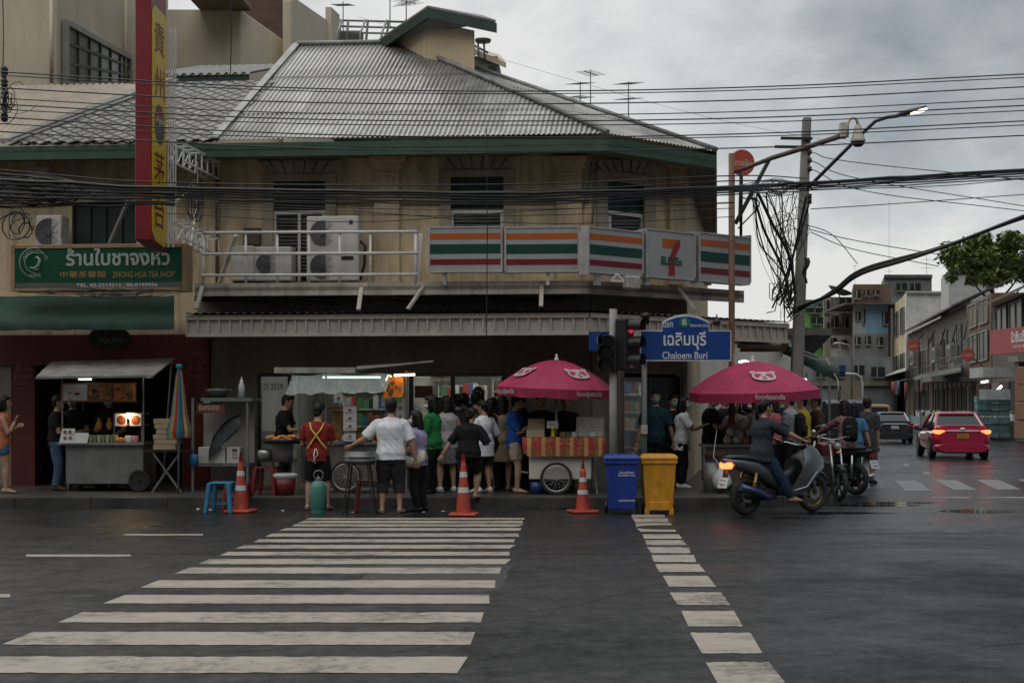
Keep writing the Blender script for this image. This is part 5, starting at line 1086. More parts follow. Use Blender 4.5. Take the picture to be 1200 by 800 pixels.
# red shirt with yellow straps
t, arms, pel, sp, bk = P_('man in a red shirt with crossed yellow straps and black shorts', at(372, 21.75, 0), 92, 1.64, cloth('red_cotton', (.20, .022, .016)), BLACKC, 'short', leg=.55, sleeve=.5, hands={'R': (.10, .33, 1.0), 'L': (-.14, .33, 1.02)}, head=(-25, 10), feet={'L': (-.15, 0, 0, 12), 'R': (.15, .02, 0, -14)})
b = MB(); hh = 1.64; ys = M('yellow_strap', (.52, .36, .05), .6, var=.1)
bp = lambda x, d, o: pel+sp*(d*hh)+V((x*hh, 0, 0))+bk*(o*hh)
for s in (-1, 1): b.tube([bp(s*.055, .312, .02), bp(s*.062, .305, -.05), bp(s*.045, .25, -.094), bp(0, .195, -.098), bp(-s*.05, .12, -.088), bp(-s*.088, .07, -.05), bp(-s*.09, .065, 0)], [(.022, .007)]*7, 8, up=tuple(bk))
b.build('apron_strap', ys, t)
b = MB(); b.tube([bp(-.01, .07, -.09), bp(-.02, .0, -.10), bp(-.005, -.07, -.105)], .008, 5); b.tube([bp(-.0, .07, -.09), bp(.02, .02, -.10), bp(-.03, -.05, -.105)], .006, 5); b.build('white_string', WHITEM, t)
# white shirt
t, *_ = P_('heavy man in a white t-shirt and grey shorts reaching to the grill', at(458, 21.1, 0), 92, 1.71, WHITEC, DKGREY, 'short', fat=1.22, leg=.66, sleeve=.62, hands={'L': (-.60, .16, 1.0), 'R': (.36, .06, .80)}, head=(5, 4), feet={'L': (-.13, -.02, 0, 14), 'R': (.13, .0, 0, -12)}, vox=.0075, hem=-.04, poles={'L': (-.2, -.6, -1), 'R': (.6, -.8, -.2)})
P_('short woman in a lilac top with a white mask and white handbag', at(490, 21.5, 0), 170, 1.52, cloth('lilac_cotton', (.28, .24, .36)), BLACKC, 'bob', MASKW, True, leg=1, sleeve=.55, shoes=BSH, hands={'L': (-.05, .25, .93), 'R': (.16, .2, .95)}, fat=1.08)
b = MB(); p = at(482.5, 21.35); c = V((p[0], p[1], .80)); b.tube([c+V((-.15, 0, .13)), c+V((-.15, 0, .02)), c+V((-.06, 0, -.05)), c+V((.06, 0, -.05)), c+V((.15, 0, .02)), c+V((.15, 0, .13))], [.05, .075, .09, .09, .075, .05], 10); hb = tag(b.build('handbag', cloth('white_leather', (.52, .5, .44))), 'white handbag hanging on the arm of the lilac top', 'bag')
b = MB(); b.tube([c+V((-.12, .03, .12)), c+V((-.08, .06, .3)), c+V((.08, .06, .3)), c+V((.12, .03, .12))], .012, 6); b.build('handle', cloth('white_leather', (.52, .5, .44)), hb, w=True)
P_('woman in a bright green shirt with long dark hair and white mask', at(508, 23.4), 165, 1.62, cloth('green_cotton', (.018, .145, .04)), BLACKC, 'long', MASKW, True, leg=1, sleeve=1.2, shoes=BSH, hands={'L': (-.06, .27, 1.0), 'R': (.12, .25, .98)}, head=(15, 5))
P_('woman in a pale sleeveless top and grey skirt seen from behind', at(524, 23.9), 110, 1.62, cloth('pale_grey_top', (.36, .34, .33)), cloth('grey_skirt', (.15, .145, .15)), 'bob', None, True, kind='skirt', leg=.55, sleeve=0, shoes=SNK, head=(20, 10))
P_('man in a navy shirt half hidden in the queue behind the pale sleeveless top', at(537, 24.9), 120, 1.66, NAVY, BLACKC, 'short', None, leg=1, shoes=BSH)
P_('woman in black top and black shorts stepping off the kerb behind the middle cone', at(549, 22.15, .1), 75, 1.48, BLACKC, BLACKC, 'tail', None, True, fat=1.2, leg=.5, sleeve=.75, hands={'L': (-.42, -.05, .72), 'R': (.22, .25, .92)}, lean=.16, feet={'L': (-.05, -.12, 0, 5), 'R': (.08, .1, .05, -10)}, head=(-10, 18))
P_('woman in a loose white t-shirt and white sneakers in the queue', at(568, 23.7), 130, 1.55, WHITEC, DKGREY, 'tail', None, True, leg=.5, sleeve=.7, shoes=SNK, hands={'R': (.2, .22, .95), 'L': (-.1, .25, .95)}, hem=-.11, head=(20, 12))
P_('woman with long dark hair coming out of the lit store doorway', at(560, 25.95, .3), -85, 1.66, DKGREY, BLACKC, 'long', MASKB, True, leg=1, shoes=BSH)
P_('woman with long hair in a beige sleeveless dress beside the blue shirt', at(588, 24.4), 80, 1.62, BEIGEC, BLACKC, 'long', None, True, kind='dress', leg=.3, sleeve=0)
P_('woman in dark clothes between the white t-shirt and the beige dress', at(578, 25.1), 100, 1.6, BLACKC, BLACKC, 'bob', None, True, leg=1, shoes=BSH)
P_('man in a dark shirt near the brown poster glass', at(545, 25.2), 150, 1.68, DKGREY, BLACKC, 'short', None, leg=1, shoes=BSH)
P_('man in a blue polo shirt and beige shorts waiting at the snack cart', at(603, 23.75), -5, 1.64, cloth('royal_blue_polo', (.012, .06, .24)), BEIGEC, 'short', None, leg=.42, sleeve=.6, hands={'R': (.02, .26, 1.12), 'L': (-.02, .28, 1.06)}, head=(0, 8))
P_('vendor with short hair behind the sandwich board of the snack cart', at(634, 25.0), -80, 1.66, BLACKC, BLACKC, 'short', None, leg=1, shoes=BSH)
P_('vendor in dark clothes behind the middle of the snack cart', at(663, 25.0), -95, 1.64, BLACKC, BLACKC, 'short', None, leg=1, shoes=BSH)
P_('man in a dark teal shirt and mask in front of the corner doorway', at(768, 25.6), -90, 1.74, cloth('dark_teal_cotton', (.018, .045, .06)), BLACKC, 'short', MASKT, leg=1, sleeve=.6, shoes=BSH)
P_('person in black and a mask behind the white t-shirt by the corner', at(788, 25.75), -60, 1.66, BLACKC, BLACKC, 'short', MASKT, leg=1, shoes=BSH)
P_('woman in a white t-shirt and black trousers reaching to the second stall', at(799, 25.1), -5, 1.62, WHITEC, BLACKC, 'long', MASKT, True, leg=1, sleeve=.6, shoes=SNK, hands={'R': (.1, .42, 1.12), 'L': (-.1, .40, 1.1)}, hem=-.09)
P_('vendor in a black cap and mask beneath the right pink umbrella', at(832, 25.2), -20, 1.70, BLACKC, BLACKC, 'cap', MASKW, leg=1, shoes=BSH, hands={'R': (.1, .40, 1.1), 'L': (-.15, .35, 1.05)}, head=(-10, 14))
P_('woman in a rose pink shirt beyond the right pink umbrella', at(908, 26.6), 150, 1.62, cloth('rose_cotton', (.36, .10, .12)), BLACKC, 'bob', None, True, leg=1, shoes=BSH, hands={'R': (.1, .3, 1.05), 'L': (-.12, .3, 1.05)})
t, arms, pel, sp, bk = P_('man in a light grey shirt carrying a black backpack behind the scooter', at(927, 25.4), 150, 1.68, cloth('light_grey_cotton', (.30, .31, .33)), DKGREY, 'short', None, leg=1, shoes=BSH, hands={'R': (.1, .3, 1.05), 'L': (-.14, .28, 1.0)})
P_('person in a yellow vest at the back of the second stall', at(942, 27.4), 170, 1.66, cloth('yellow_cotton', (.45, .30, .03)), BLACKC, 'short', None, leg=1, shoes=BSH, sleeve=0)
P_('woman in a black shirt between the pink umbrella and the rose shirt', at(872, 26.2), 200, 1.62, BLACKC, BLACKC, 'bob', MASKW, True, leg=1, shoes=BSH)
P_('man in black with a shoulder bag behind the rose shirt', at(893, 27.4), 120, 1.70, BLACKC, BLACKC, 'short', None, leg=1, shoes=BSH)
P_('woman in a grey top and mask left of the rose shirt', at(884, 25.6), 215, 1.60, cloth('dim_grey_cotton', (.12, .12, .125)), BLACKC, 'long', MASKW, True, leg=1, shoes=BSH)
P_('man in a dull brown shirt between the yellow vest and the pink jacket', at(958, 28.2), 185, 1.66, cloth('dull_brown_cotton', (.07, .045, .035)), BLACKC, 'short', None, leg=1, shoes=BSH)
P_('woman in a dark plum top at the back of the queue behind the green shirt', at(514, 24.9), 150, 1.6, cloth('plum_cotton', (.05, .018, .035)), BLACKC, 'long', None, True, leg=1, shoes=BSH, sleeve=0.5, hands={'R': (.12, .24, 1.02), 'L': (-.16, .18, .9)})
P_('man in a dim olive shirt at the store glass behind the black top', at(557, 24.7), 70, 1.7, cloth('olive_cotton', (.045, .045, .025)), BLACKC, 'short', None, False, leg=1, shoes=BSH, sleeve=0.6, hands={'R': (.12, .24, 1.02), 'L': (-.16, .18, .9)})
P_('woman with tied hair in dark brown behind the loose white t-shirt', at(575, 24.35), 95, 1.58, cloth('dark_brown_cotton', (.03, .018, .012)), BLACKC, 'tail', None, True, leg=1, shoes=BSH, sleeve=0.5, hands={'R': (.12, .24, 1.02), 'L': (-.16, .18, .9)})
P_('man in black at the store wall behind the blue polo shirt', at(611, 25.1), 190, 1.7, BLACKC, BLACKC, 'short', None, False, leg=1, shoes=BSH, sleeve=0.6, hands={'R': (.12, .24, 1.02), 'L': (-.16, .18, .9)})
P_('woman in black with loose hair between the green shirt and grey skirt', at(516, 24.2), 60, 1.57, BLACKC, BLACKC, 'bob', None, True, leg=1, shoes=BSH, sleeve=0.5, hands={'R': (.12, .24, 1.02), 'L': (-.16, .18, .9)})
P_('man in a dark shirt facing the stall under the middle of the right parasol', at(848, 25.7), -40, 1.7, DKGREY, BLACKC, 'short', None, False, leg=1, shoes=BSH, sleeve=0.6, hands={'R': (.12, .24, 1.02), 'L': (-.16, .18, .9)})
P_('woman in a pale floral top behind the heaped bags of the second stall', at(862, 25.5), -100, 1.58, cloth('pale_floral_cotton', (.28, .20, .19)), BLACKC, 'bob', None, True, leg=1, shoes=BSH, sleeve=0.5, hands={'R': (.12, .24, 1.02), 'L': (-.16, .18, .9)})
P_('man in a navy shirt at the far side of the right parasol pole', at(917, 27.2), 200, 1.72, NAVY, BLACKC, 'short', None, False, leg=1, shoes=BSH, sleeve=0.6, hands={'R': (.12, .24, 1.02), 'L': (-.16, .18, .9)})
P_('person in black walking past the grey wall beyond the right parasol', at(950, 30.6, 0), 100, 1.68, BLACKC, BLACKC, 'short', None, False, leg=1, shoes=BSH, sleeve=0.6, hands={'R': (.12, .24, 1.02), 'L': (-.16, .18, .9)})
P_('woman in a blue dress and dark hair beside the man in charcoal', at(1001, 28.9, 0), 75, 1.68, cloth('sky_blue_cotton', (.07, .19, .33)), cloth('grey_green_cloth', (.08, .12, .10)), 'bob', None, True, leg=.95, sleeve=.5, hem=-.13, head=(30, 0))
P_('man in a charcoal t-shirt and shorts with brown hair in the side street', at(1016, 29.4, 0), 60, 1.80, cloth('charcoal_tee', (.055, .055, .062)), cloth('dark_grey_shorts', (.05, .05, .05)), 'short', None, leg=.62, sleeve=.6, shoes=BSH, hairm=HAIRB, head=(20, 0), hands={'R': (.2, .1, .8)})
def backpack(loc, ang, label):
    k = thing('backpack', label, 'bag', loc, R(ang-90)); b = MB()
    b.rings([[V((.15*w*math.cos(a), -.09*d*math.sin(a)-.04, z)) for a in [k2*2*math.pi/16 for k2 in range(16)]] for z, w, d in ((-.21, .8, .7), (-.17, 1, 1), (0, 1.05, 1.05), (.13, 1, .9), (.2, .75, .6), (.22, .4, .3))])
    link_mesh('pack', remesh(b, .012, 2, .006, 9), cloth('black_nylon', (.015, .015, .017)), k)
    b = MB(); b.rings([[V((.11*w*math.cos(a), -.05*math.sin(a)-.115, z)) for a in [k2*2*math.pi/12 for k2 in range(12)]] for z, w in ((-.17, .8), (-.1, 1), (-.02, 1), (.0, .7))]); b.build('front_pocket', cloth('black_nylon', (.015, .015, .017)), k)
    for s in (-1, 1): b = MB(); b.tube([(s*.08, 0, .17), (s*.10, .1, .21), (s*.11, .17, .12), (s*.11, .15, -.05), (s*.10, .02, -.15)], [(.022, .006)]*5, 6); b.build('strap', cloth('black_nylon', (.015, .015, .017)), k)
    return k
p = at(927, 25.4); backpack((p[0]+.12, p[1]-.07, 1.26), 150, 'black backpack worn over the light grey shirt')
# ================================================================ stalls and street things
def pt(px, Y, z): p = W(px, 479, Y); return V((p.x, p.y, z))
PICS = [M('menu_%s' % n, c, .45, var=v, scale=7) for n, c, v in (('white', (.55, .55, .55), .1), ('orange', (.58, .21, .05), .6), ('brown', (.27, .12, .05), .8), ('red', (.34, .03, .02), .5), ('yellow', (.5, .3, .05), .4), ('dark', (.03, .02, .02), .4))]
WOODE = M('orange_brown_wood', (.22, .08, .03), .5, var=.3, scale=5); STEELD = M('dull_steel', (.22, .22, .215), .45, metal=.5, var=.25, scale=3, streak=.3)
def spoked(mb, c, r, axis, n=20): 
    q = V(axis).to_track_quat('Z', 'Y').to_matrix()
    for k in range(n): a = k*2*math.pi/n; b2 = a+.35*(1 if k % 2 else -1); mb.bar(c+q@V((.03*math.cos(b2), .03*math.sin(b2), .012*(-1)**k)), c+q@V((r*math.cos(a), r*math.sin(a), 0)), .006)
def cart_wheel(parent, c, r, axis=(0, 1, 0), spokes=True):
    b = MB(); b.torus(c, r-.02, .022, axis, 28, 8); w = b.build('wheel', M('tyre_rubber', (.02, .02, .02), .75, var=.2), parent, w=True)
    b = MB(); b.torus(c, r-.055, .012, axis, 28, 6); spoked(b, c, r-.055, axis) if spokes else b.disc(c, r-.06, axis, .01); b.cyl(c-V(axis)*.04, c+V(axis)*.04, .025); b.build('rim', M('chrome_rim', (.5, .5, .5), .3, metal=.8, var=.1), w, w=True)
def seg_pic(parent, x0, x1, y0, y1, Y, seed, n=10, base=0):
    """a printed food photograph: a panel with small blocks of colour printed on it"""
    b = MB(); rnd = random.Random(seed); b.cur = base; b.prism([W(x0, y1, Y), W(x1, y1, Y), W(x1, y0, Y), W(x0, y0, Y)], (0, .012, 0))
    for k in range(n):
        cx = rnd.uniform(x0+2, x1-2); cy = rnd.uniform(y0+2.5, y1-2); r = rnd.uniform(.02, .055); b.cur = rnd.choice([1, 1, 2, 3, 4, 5]); b.disc(W(cx, cy, Y-.001-.0008*k), r*rnd.uniform(.4, .8), (0, -1, 0), .001, 12, rx=r)
    return b.build('photo_print', PICS, parent, w=True)
# left food cart
Y = 24.2
fc = thing('food_cart', 'steel food cart with photo menu boards under a sloping grey sheet awning', 'food cart', pt(123, Y, .15))
b = MB(); b.bb(W(77, 567, Y), (W(168, 0, Y).x, Y+.75, W(0, 521, Y).z)); b.build('steel_body', STEELD, fc, w=True, bevel=.012)
b = MB(); b.bb((W(69, 0, Y).x, Y-.1, W(0, 521, Y).z), (W(170, 0, Y).x, Y+.85, W(0, 518, Y).z)); b.build('counter', STEEL, fc, w=True)
for x in (73, 97, 168):
    b = MB(); b.bar(W(x, 519, Y-.05 if x != 97 else Y+.8), W(x, 440, Y-.05 if x != 97 else Y+.8), .022); b.build('post', STEELD, fc, w=True)
cart_wheel(fc, V((W(163, 0, Y-.1).x, Y-.1, .15+.185)), .185, spokes=False); fc.children[-1].children[0].data.materials[0] = M('dark_rim_steel', (.03, .028, .027), .5, metal=.4)
b = MB(); b.bar(pt(80, Y+.3, .15), pt(80, Y+.3, .42), .04); b.bar(pt(80, Y+.7, .15), pt(80, Y+.7, .42), .04); b.build('leg', STEELD, fc, w=True)
b = MB(); r0, r1 = [W(42, 443, Y-.7), W(180, 441, Y-.7)], [W(60, 425, Y+1.0), W(205, 421, Y+1.0)]
b.prism([r0[0], r0[1], r1[1], r1[0]], (0, 0, .025)); b.build('awning_sheet', M('grey_tarp', (.30, .28, .25), .6, var=.4, scale=3, bump=.2), fc, w=True)
b = MB(); b.bar(r0[0], r0[1], .03); b.build('awning_rail', STEELD, fc, w=True); b = MB(); b.bar(W(201, 424, Y+.95), W(191, 560, Y+.95), .03); b.build('awning_pole', STEELD, fc, w=True)
b = MB(); b.bb(W(71, 471, Y-.06), W(160, 448, Y-.03)); bd = b.build('menu_board', WOODE, fc, w=True)
for k, (x0, x1, n, base) in enumerate(((74, 102, 3, 0), (103.5, 132, 18, 2), (133.5, 158.5, 12, 1))): seg_pic(bd, x0, x1, 450, 469, Y-.075, k+3, n, base)
b = MB(); b.prism([W(69, 519, Y-.14), W(86, 519, Y-.14), W(88, 502, Y-.08), W(73, 502, Y-.08)], (0, .015, 0)); cd = b.build('menu_card', PICS[0], fc, w=True)
b = MB(); b.prism([W(86, 519, Y-.15), W(102, 519, Y-.15), W(104, 507, Y-.1), W(88, 507, Y-.1)], (0, .015, 0)); b.build('menu_card', PICS[0], fc, w=True)
b = MB()
for k in range(4): b.disc(W(76+k % 2*6, 506+k//2*7, Y-.135), .03, (0, -1, 0), .002, 10)
b.build('card_print', PICS[2], cd, w=True)
def food_row(name, label, cat, px0, px1, n, Yr, z, mats, r=.035, hh=.12, group=None):
    for k in range(n):
        c = pt(px0+(px1-px0)*k/max(1, n-1), Yr, z); b = MB(); b.lathe([(r*.75, 0), (r, hh*.5), (r*1.02, hh)], c, 12); b.add([c+V((r*math.cos(a), r*math.sin(a), hh*.98)) for a in [q*2*math.pi/10 for q in range(10)]], [tuple(range(10))])
        tag(b.build(name, mats[k % len(mats)]), label, cat, group)
food_row('drink_cup', 'pale cup in the front row on the food cart counter', 'cup', 106, 136, 7, Y-.02, W(0, 518, Y).z+.004, [M('pale_cup', (.42, .36, .26), .4), M('green_cup', (.16, .26, .12), .4)], group='cups in a row on the food cart')
ZC = W(0, 518, Y).z+.003
bx = thing('glass_case', 'small lit display case with two round red pictures on the food cart', 'display case', pt(151, Y+.2, ZC))
b = MB(); b.bb((W(134, 0, Y+.1).x, Y+.1, ZC+.28), (W(167, 0, Y+.1).x, Y+.5, ZC+.31)); b.bb((W(134, 0, Y+.1).x, Y+.1, ZC+.47), (W(167, 0, Y+.1).x, Y+.5, ZC+.50))
for x in (134, 166): b.bar(pt(x, Y+.12, ZC), pt(x, Y+.12, ZC+.48), .02); b.bar(pt(x, Y+.5, ZC), pt(x, Y+.5, ZC+.48), .02)
b.build('case_frame', STEELD, bx, w=True)
for x in (142, 159):
    b = MB(); b.bb(W(x-7, 499, Y), W(x+6.5, 485, Y+.012)); s = b.build('picture_panel', PICS[0], bx, w=True); b = MB(); b.disc(W(x, 492, Y-.001), .078, (0, -1, 0), .002, 24); b.build('round_picture', PICS[3], s, w=True); b = MB(); b.disc(W(x, 491, Y-.004), .05, (0, -1, 0), .002, 20); b.build('food_print', PICS[2], s, w=True)
bulb = thing('light_bulb', 'glowing warm bulb between the two round red pictures', 'light', W(150, 486, Y-.05)); b = MB(); b.ell(W(150, 487, Y-.05), (.032, .032, .04)); b.build('globe', M('bulb_glow', (1, .8, .5), .5, var=0, emit=(1, .66, .28), es=110), bulb, w=True); b = MB(); b.cyl(W(150, 484.5, Y-.05), W(150, 481, Y-.05), .015); b.build('socket', BLACK, bulb, w=True)
for k in range(5):
    b = MB(); c = pt(137+k*4.5, Y-.02, ZC); b.ell(c+V((0, 0, .04)), (.05, .05, .045), 10, 6); tag(b.build('fried_snack', PICS[1]), 'orange fried snack heaped below the round red pictures', 'food', 'fried snacks on the food cart')
for k, (x, c, l) in enumerate(((151, 'white', 'white paper cup lying among the snacks on the food cart'), (158, 'red', 'pink boxed drink at the right end of the food cart'))):
    b = MB(); q = pt(x, Y-.05, ZC+.05); b.lathe([(.05, -.05), (.065, .06), (.0, .06)], q, 14); tag(b.build('drink_tub', PICS[0] if k == 0 else M('pink_box', (.5, .2, .22), .5)), l, 'tub')
for x, l in ((116, 'hanging golden fried chicken left of the pair on the food cart'), (128, 'hanging golden fried chicken right of the pair on the food cart')):
    b = MB(); c = W(x, 498, Y+.3); b.ell(c, (.05, .05, .08)); b.ell(c+V((0, 0, .09)), (.03, .03, .04)); tag(b.build('fried_chicken', PICS[1]), l, 'food')
STUBE = M('stall_tube_light', (.9, .9, .9), .5, var=0, emit=(.78, 1.0, .86), es=2.2)
def tube2(x0, x1, y, Yz, label): 
    a, c = W(x0, y, Yz), W(x1, y, Yz); tube_light(a, c, label, STUBE)
tube2(92, 107, 444, Y-.3, 'short tube light under the left half of the grey cart awning'); tube2(146, 176, 441, Y-.3, 'tube light under the right half of the grey cart awning')
# folding table with stacked boxes
ft = thing('folding_table', 'folding table with crossed steel legs beside the food cart', 'table', pt(196, 24.0, .15))
b = MB(); b.bb((W(172, 0, 24).x, 23.8, .83), (W(222, 0, 24).x, 24.4, .86)); b.build('table_top', BLACK, ft, w=True)
for yy in (23.85, 24.35):
    for p, q in ((178, 212), (212, 178)):
        b = MB(); b.bar(pt(p, yy+(.02 if p < q else 0), .15), pt(q, yy+(.02 if p < q else 0), .84), .025); b.build('leg', STEELD, ft, w=True)
for k in range(6):
    o = random.uniform(-.03, .03); b = MB(); c = pt(197, 24.08, .862+k*.088); b.box(c+V((o, 0, .042)), (.38, .3, .082)); tag(b.build('flat_box', M('tan_box', (.36, .28, .17), .6), bevel=.006), 'flat tan food box in the stack behind the closed umbrella', 'box', 'stack of tan boxes on the folding table')
cu = thing('closed_umbrella', 'tall closed striped umbrella in red, teal and yellow standing by the stacked boxes', 'umbrella', pt(209, 23.5, .15))
b = MB(); b.cyl(pt(209, 23.5, .15), W(210, 428, 23.5), .018); b.build('pole', STEELD, cu, w=True)
b = MB(); UM = [M('umbrella_%s' % n, c, .65, var=.2) for n, c in (('red', (.30, .03, .025)), ('teal', (.02, .17, .22)), ('yellow', (.36, .20, .04)), ('blue', (.02, .07, .16)), ('green', (.04, .12, .07)))]
c0 = W(210, 430, 23.5); n = 32; prof = [(.02, 0), (.045, .12), (.075, .4), (.115, .8), (.17, 1.06), (.165, 1.16)]
for k in range(n):
    b.cur = (0, 1, 2, 0, 1, 3, 2, 4)[k//2 % 8]
    for i in range(len(prof)-1):
        f = lambda kk, r: c0+V((r*(1+.22*(kk % 2))*math.cos(kk*2*math.pi/n), r*(1+.22*(kk % 2))*math.sin(kk*2*math.pi/n), 0)); z = lambda d: V((0, 0, -d))
        b.add([f(k, prof[i][0])+z(prof[i][1]), f((k+1) % n, prof[i][0])+z(prof[i][1]), f((k+1) % n, prof[i+1][0])+z(prof[i+1][1]), f(k, prof[i+1][0])+z(prof[i+1][1]+.03*(k % 2))], [(0, 1, 2, 3)])
b.build('canopy', UM, cu, w=True); b = MB(); b.lathe([(.0, .06), (.05, .04), (.06, 0), (.03, -.04)], c0, 10); b.build('cap', UM[1], cu, w=True)
# steel rack with a microwave
rk = thing('steel_rack', 'grey steel rack with a green top shelf, shutter backing and a brown name board', 'rack', pt(258, 24.3, .15)); Yr = 24.2
for x in (226, 290):
    for yy in (Yr, Yr+.6): b = MB(); b.bar(pt(x, yy, .15), W(x, 466, yy), .04); b.build('post', STEELD, rk, w=True)
b = MB(); b.bb((W(236, 0, Yr).x, Yr-.05, W(0, 470, Yr).z), (W(296, 0, Yr).x, Yr+.65, W(0, 466, Yr).z)); b.build('top_shelf', M('green_shelf', (.12, .17, .14), .5), rk, w=True)
b = MB(); b.bb((W(226, 0, Yr).x, Yr-.02, W(0, 546, Yr).z), (W(290, 0, Yr).x, Yr+.6, W(0, 543, Yr).z)); b.build('shelf', STEELD, rk, w=True)
b = MB(); b.bb((W(228, 0, Yr).x, Yr+.58, W(0, 543, Yr).z), (W(289, 0, Yr).x, Yr+.61, W(0, 470, Yr).z)); b.build('back_panel', M('pale_grey_panel', (.36, .35, .33), .6, var=.2, streak=.3), rk, w=True)
b = MB(); b.bb((W(230, 0, Yr).x, Yr+.02, W(0, 484, Yr).z), (W(263, 0, Yr).x, Yr+.05, W(0, 472, Yr).z)); nb_ = b.build('name_board', M('brown_board', (.14, .045, .02), .5), rk, w=True)
text_mb('กะเพราถาด', .085, .34, rY, W(245, 477.5, Yr+.018), bold=.02).build('board_lettering', M('cream_lettering', (.5, .45, .38), .5, var=0), nb_, w=True)
b = MB(); sh_ = [(244, 539), (245, 528), (250, 512), (258, 499), (268, 490), (283, 484.5), (282, 497), (277, 507), (269, 514), (259, 522), (252, 533)]
b.rings([[W(x+1.2*j*0+.6*math.sin(i*2+j), y+.6*math.sin(i*1.3+j*2), Yr-.04-.06*math.sin(j*1.57)-.02*math.sin(i*2.2)) for i, (x, y) in enumerate(sh_)] for j in range(3)], True); b.build('hanging_bag', M('dark_plastic_sheet', (.055, .058, .068), .35, var=.4, scale=6), rk, w=True)
mw = thing('microwave_oven', 'white microwave oven on the middle shelf of the steel rack', 'microwave', pt(257, Yr+.1, W(0, 543, Yr).z+.002)); zt_ = W(0, 543, Yr).z
b = MB(); b.bb((W(232, 0, Yr).x, Yr, zt_), (W(281, 0, Yr).x, Yr+.38, zt_+.28)); b.build('casing', M('cream_enamel', (.50, .48, .42), .35, var=.1), mw, w=True, bevel=.01)
b = MB(); b.bb((W(264, 0, Yr).x, Yr-.008, zt_+.02), (W(265.5, 0, Yr).x, Yr-.001, zt_+.26)); b.bb((W(272, 0, Yr).x, Yr-.008, zt_+.2), (W(278, 0, Yr).x, Yr-.001, zt_+.25))
b.build('control_panel', BLACK, mw, w=True); b = MB()
for k in range(6): c = W(273.5+k % 2*3.4, 528+k//2*4, Yr-.008); b.box(c, (.03, .008, .025))
b.build('button', STEELD, mw, w=True)
bo = thing('mixing_bowl', 'wide steel bowl on the top shelf of the rack', 'bowl', W(256, 466, Yr+.2)); b = MB(); b.lathe([(.0, .0), (.11, .005), (.19, .08), (.23, .145), (.215, .145), (.17, .08), (.0, .02)], W(256, 465.6, Yr+.2), 24); b.build('bowl_body', M('dark_steel', (.13, .13, .13), .35, metal=.7), bo, w=True)
bt = thing('sauce_bottle', 'clear squeeze bottle with white cap on the top shelf of the rack', 'bottle', W(283, 466, Yr+.1)); b = MB(); b.lathe([(.0, 0), (.055, 0), (.055, .2), (.03, .25)], W(283, 465.6, Yr+.1), 14); b.build('bottle_body', M('cloudy_plastic', (.45, .47, .47), .3, var=.1), bt, w=True); b = MB(); b.lathe([(.032, .25), (.032, .29), (.012, .3), (.008, .35), (.0, .35)], W(283, 465.6, Yr+.1), 12); b.build('cap', WHITEM, bt, w=True)
b = MB(); c = W(227, 539, Yr-.1); b.lathe([(.0, -.09), (.07, -.09), (.085, .1), (.075, .1)], c, 12); tag(b.build('blue_pail', M('sky_blue_plastic', (.02, .16, .30), .4)), 'small blue plastic pail hanging at the left post of the steel rack', 'pail')
# plastic stools
def stool(loc, mat, label, s=1.0, legn=4):
    t = thing('plastic_stool', label, 'stool', loc, R(random.uniform(-12, 12))); h = .46*s
    b = MB(); b.rings([[V((w*math.cos(a)*1.0, w*math.sin(a), z)) for a in [R(45+90*k) for k in range(4)]] for w, z in ((.235, h-.03), (.22, h), (.0001, h))]); b.build('seat', mat, t, bevel=.015)
    for sx in (-1, 1):
        for sy in (-1, 1): b = MB(); b.hexa([V((sx*.19+dx*.025, sy*.19+dy*.025, 0)) for dx, dy in ((-1, -1), (1, -1), (1, 1), (-1, 1))]+[V((sx*.145+dx*.032, sy*.145+dy*.032, h-.02)) for dx, dy in ((-1, -1), (1, -1), (1, 1), (-1, 1))]); b.build('leg', mat, t, bevel=.006)
    b = MB()
    for q in ((-1, -1, 1, -1), (1, -1, 1, 1), (1, 1, -1, 1), (-1, 1, -1, -1)): b.bar((q[0]*.175, q[1]*.175, .14), (q[2]*.175, q[3]*.175, .14), .03, .012)
    b.build('rung', mat, t)
SKY = M('sky_blue_plastic'); REDP = M('red_plastic', (.13, .007, .007), .4, var=.12)
Gp = lambda x, y, z=0.0: G(x, y, z)
stool(Gp(260, 600), SKY, 'bright blue plastic stool on the road edge beside the left cone'); stool(Gp(262, 598)+V((.1, .5, .0)), REDP, 'red plastic stool tucked behind the bright blue stool', .85)
stool(pt(313, 23.2, .15), REDP, 'dark red plastic stool under the cook beside the number board'); stool(Gp(432, 600), REDP, 'red plastic stool behind the round grill', 1.05)
# traffic cones
CONE = M('orange_cone_plastic', (.42, .05, .022), .5, var=.3, scale=6, streak=.5); REFL = M('reflective_band', (.5, .5, .5), .3, var=.15)
def cone(px, py, h, label):
    t = thing('traffic_cone', label, 'traffic cone', G(px, py), R(random.uniform(-20, 20)), 'orange traffic cones along the kerb'); r = lambda z: .118-.088*z/h
    b = MB(); b.lathe([(r(z), z) for z in (.04, .12, .3, .5, .7, .9, h-.02)]+[(.03, h), (.0, h)], n=20); b.build('cone_body', CONE, t)
    b = MB(); b.prism([(.20*math.cos(R(45+90*k))*1.4142, .20*math.sin(R(45+90*k))*1.4142, 0) for k in range(4)], (0, 0, .045)); b.build('base', CONE, t, bevel=.015)
    for z0, z1 in ((h*.42, h*.52), (h*.70, h*.80)): b = MB(); b.lathe([(r(z0)+.004, z0), (r(z1)+.004, z1)], n=20); b.build('reflective_band', REFL, t)
    return t
cone(282, 600, .78, 'orange traffic cone beside the blue stool'); cone(543, 604, .80, 'orange traffic cone at the top of the zebra crossing'); c3 = cone(683, 600.5, .66, 'orange traffic cone in front of the snack cart wheel')
b = MB(); b.lathe([(.045, .56), (.05, .60), (.03, .66), (.0, .70)], n=12); b.build('cone_cap', CONE, c3)
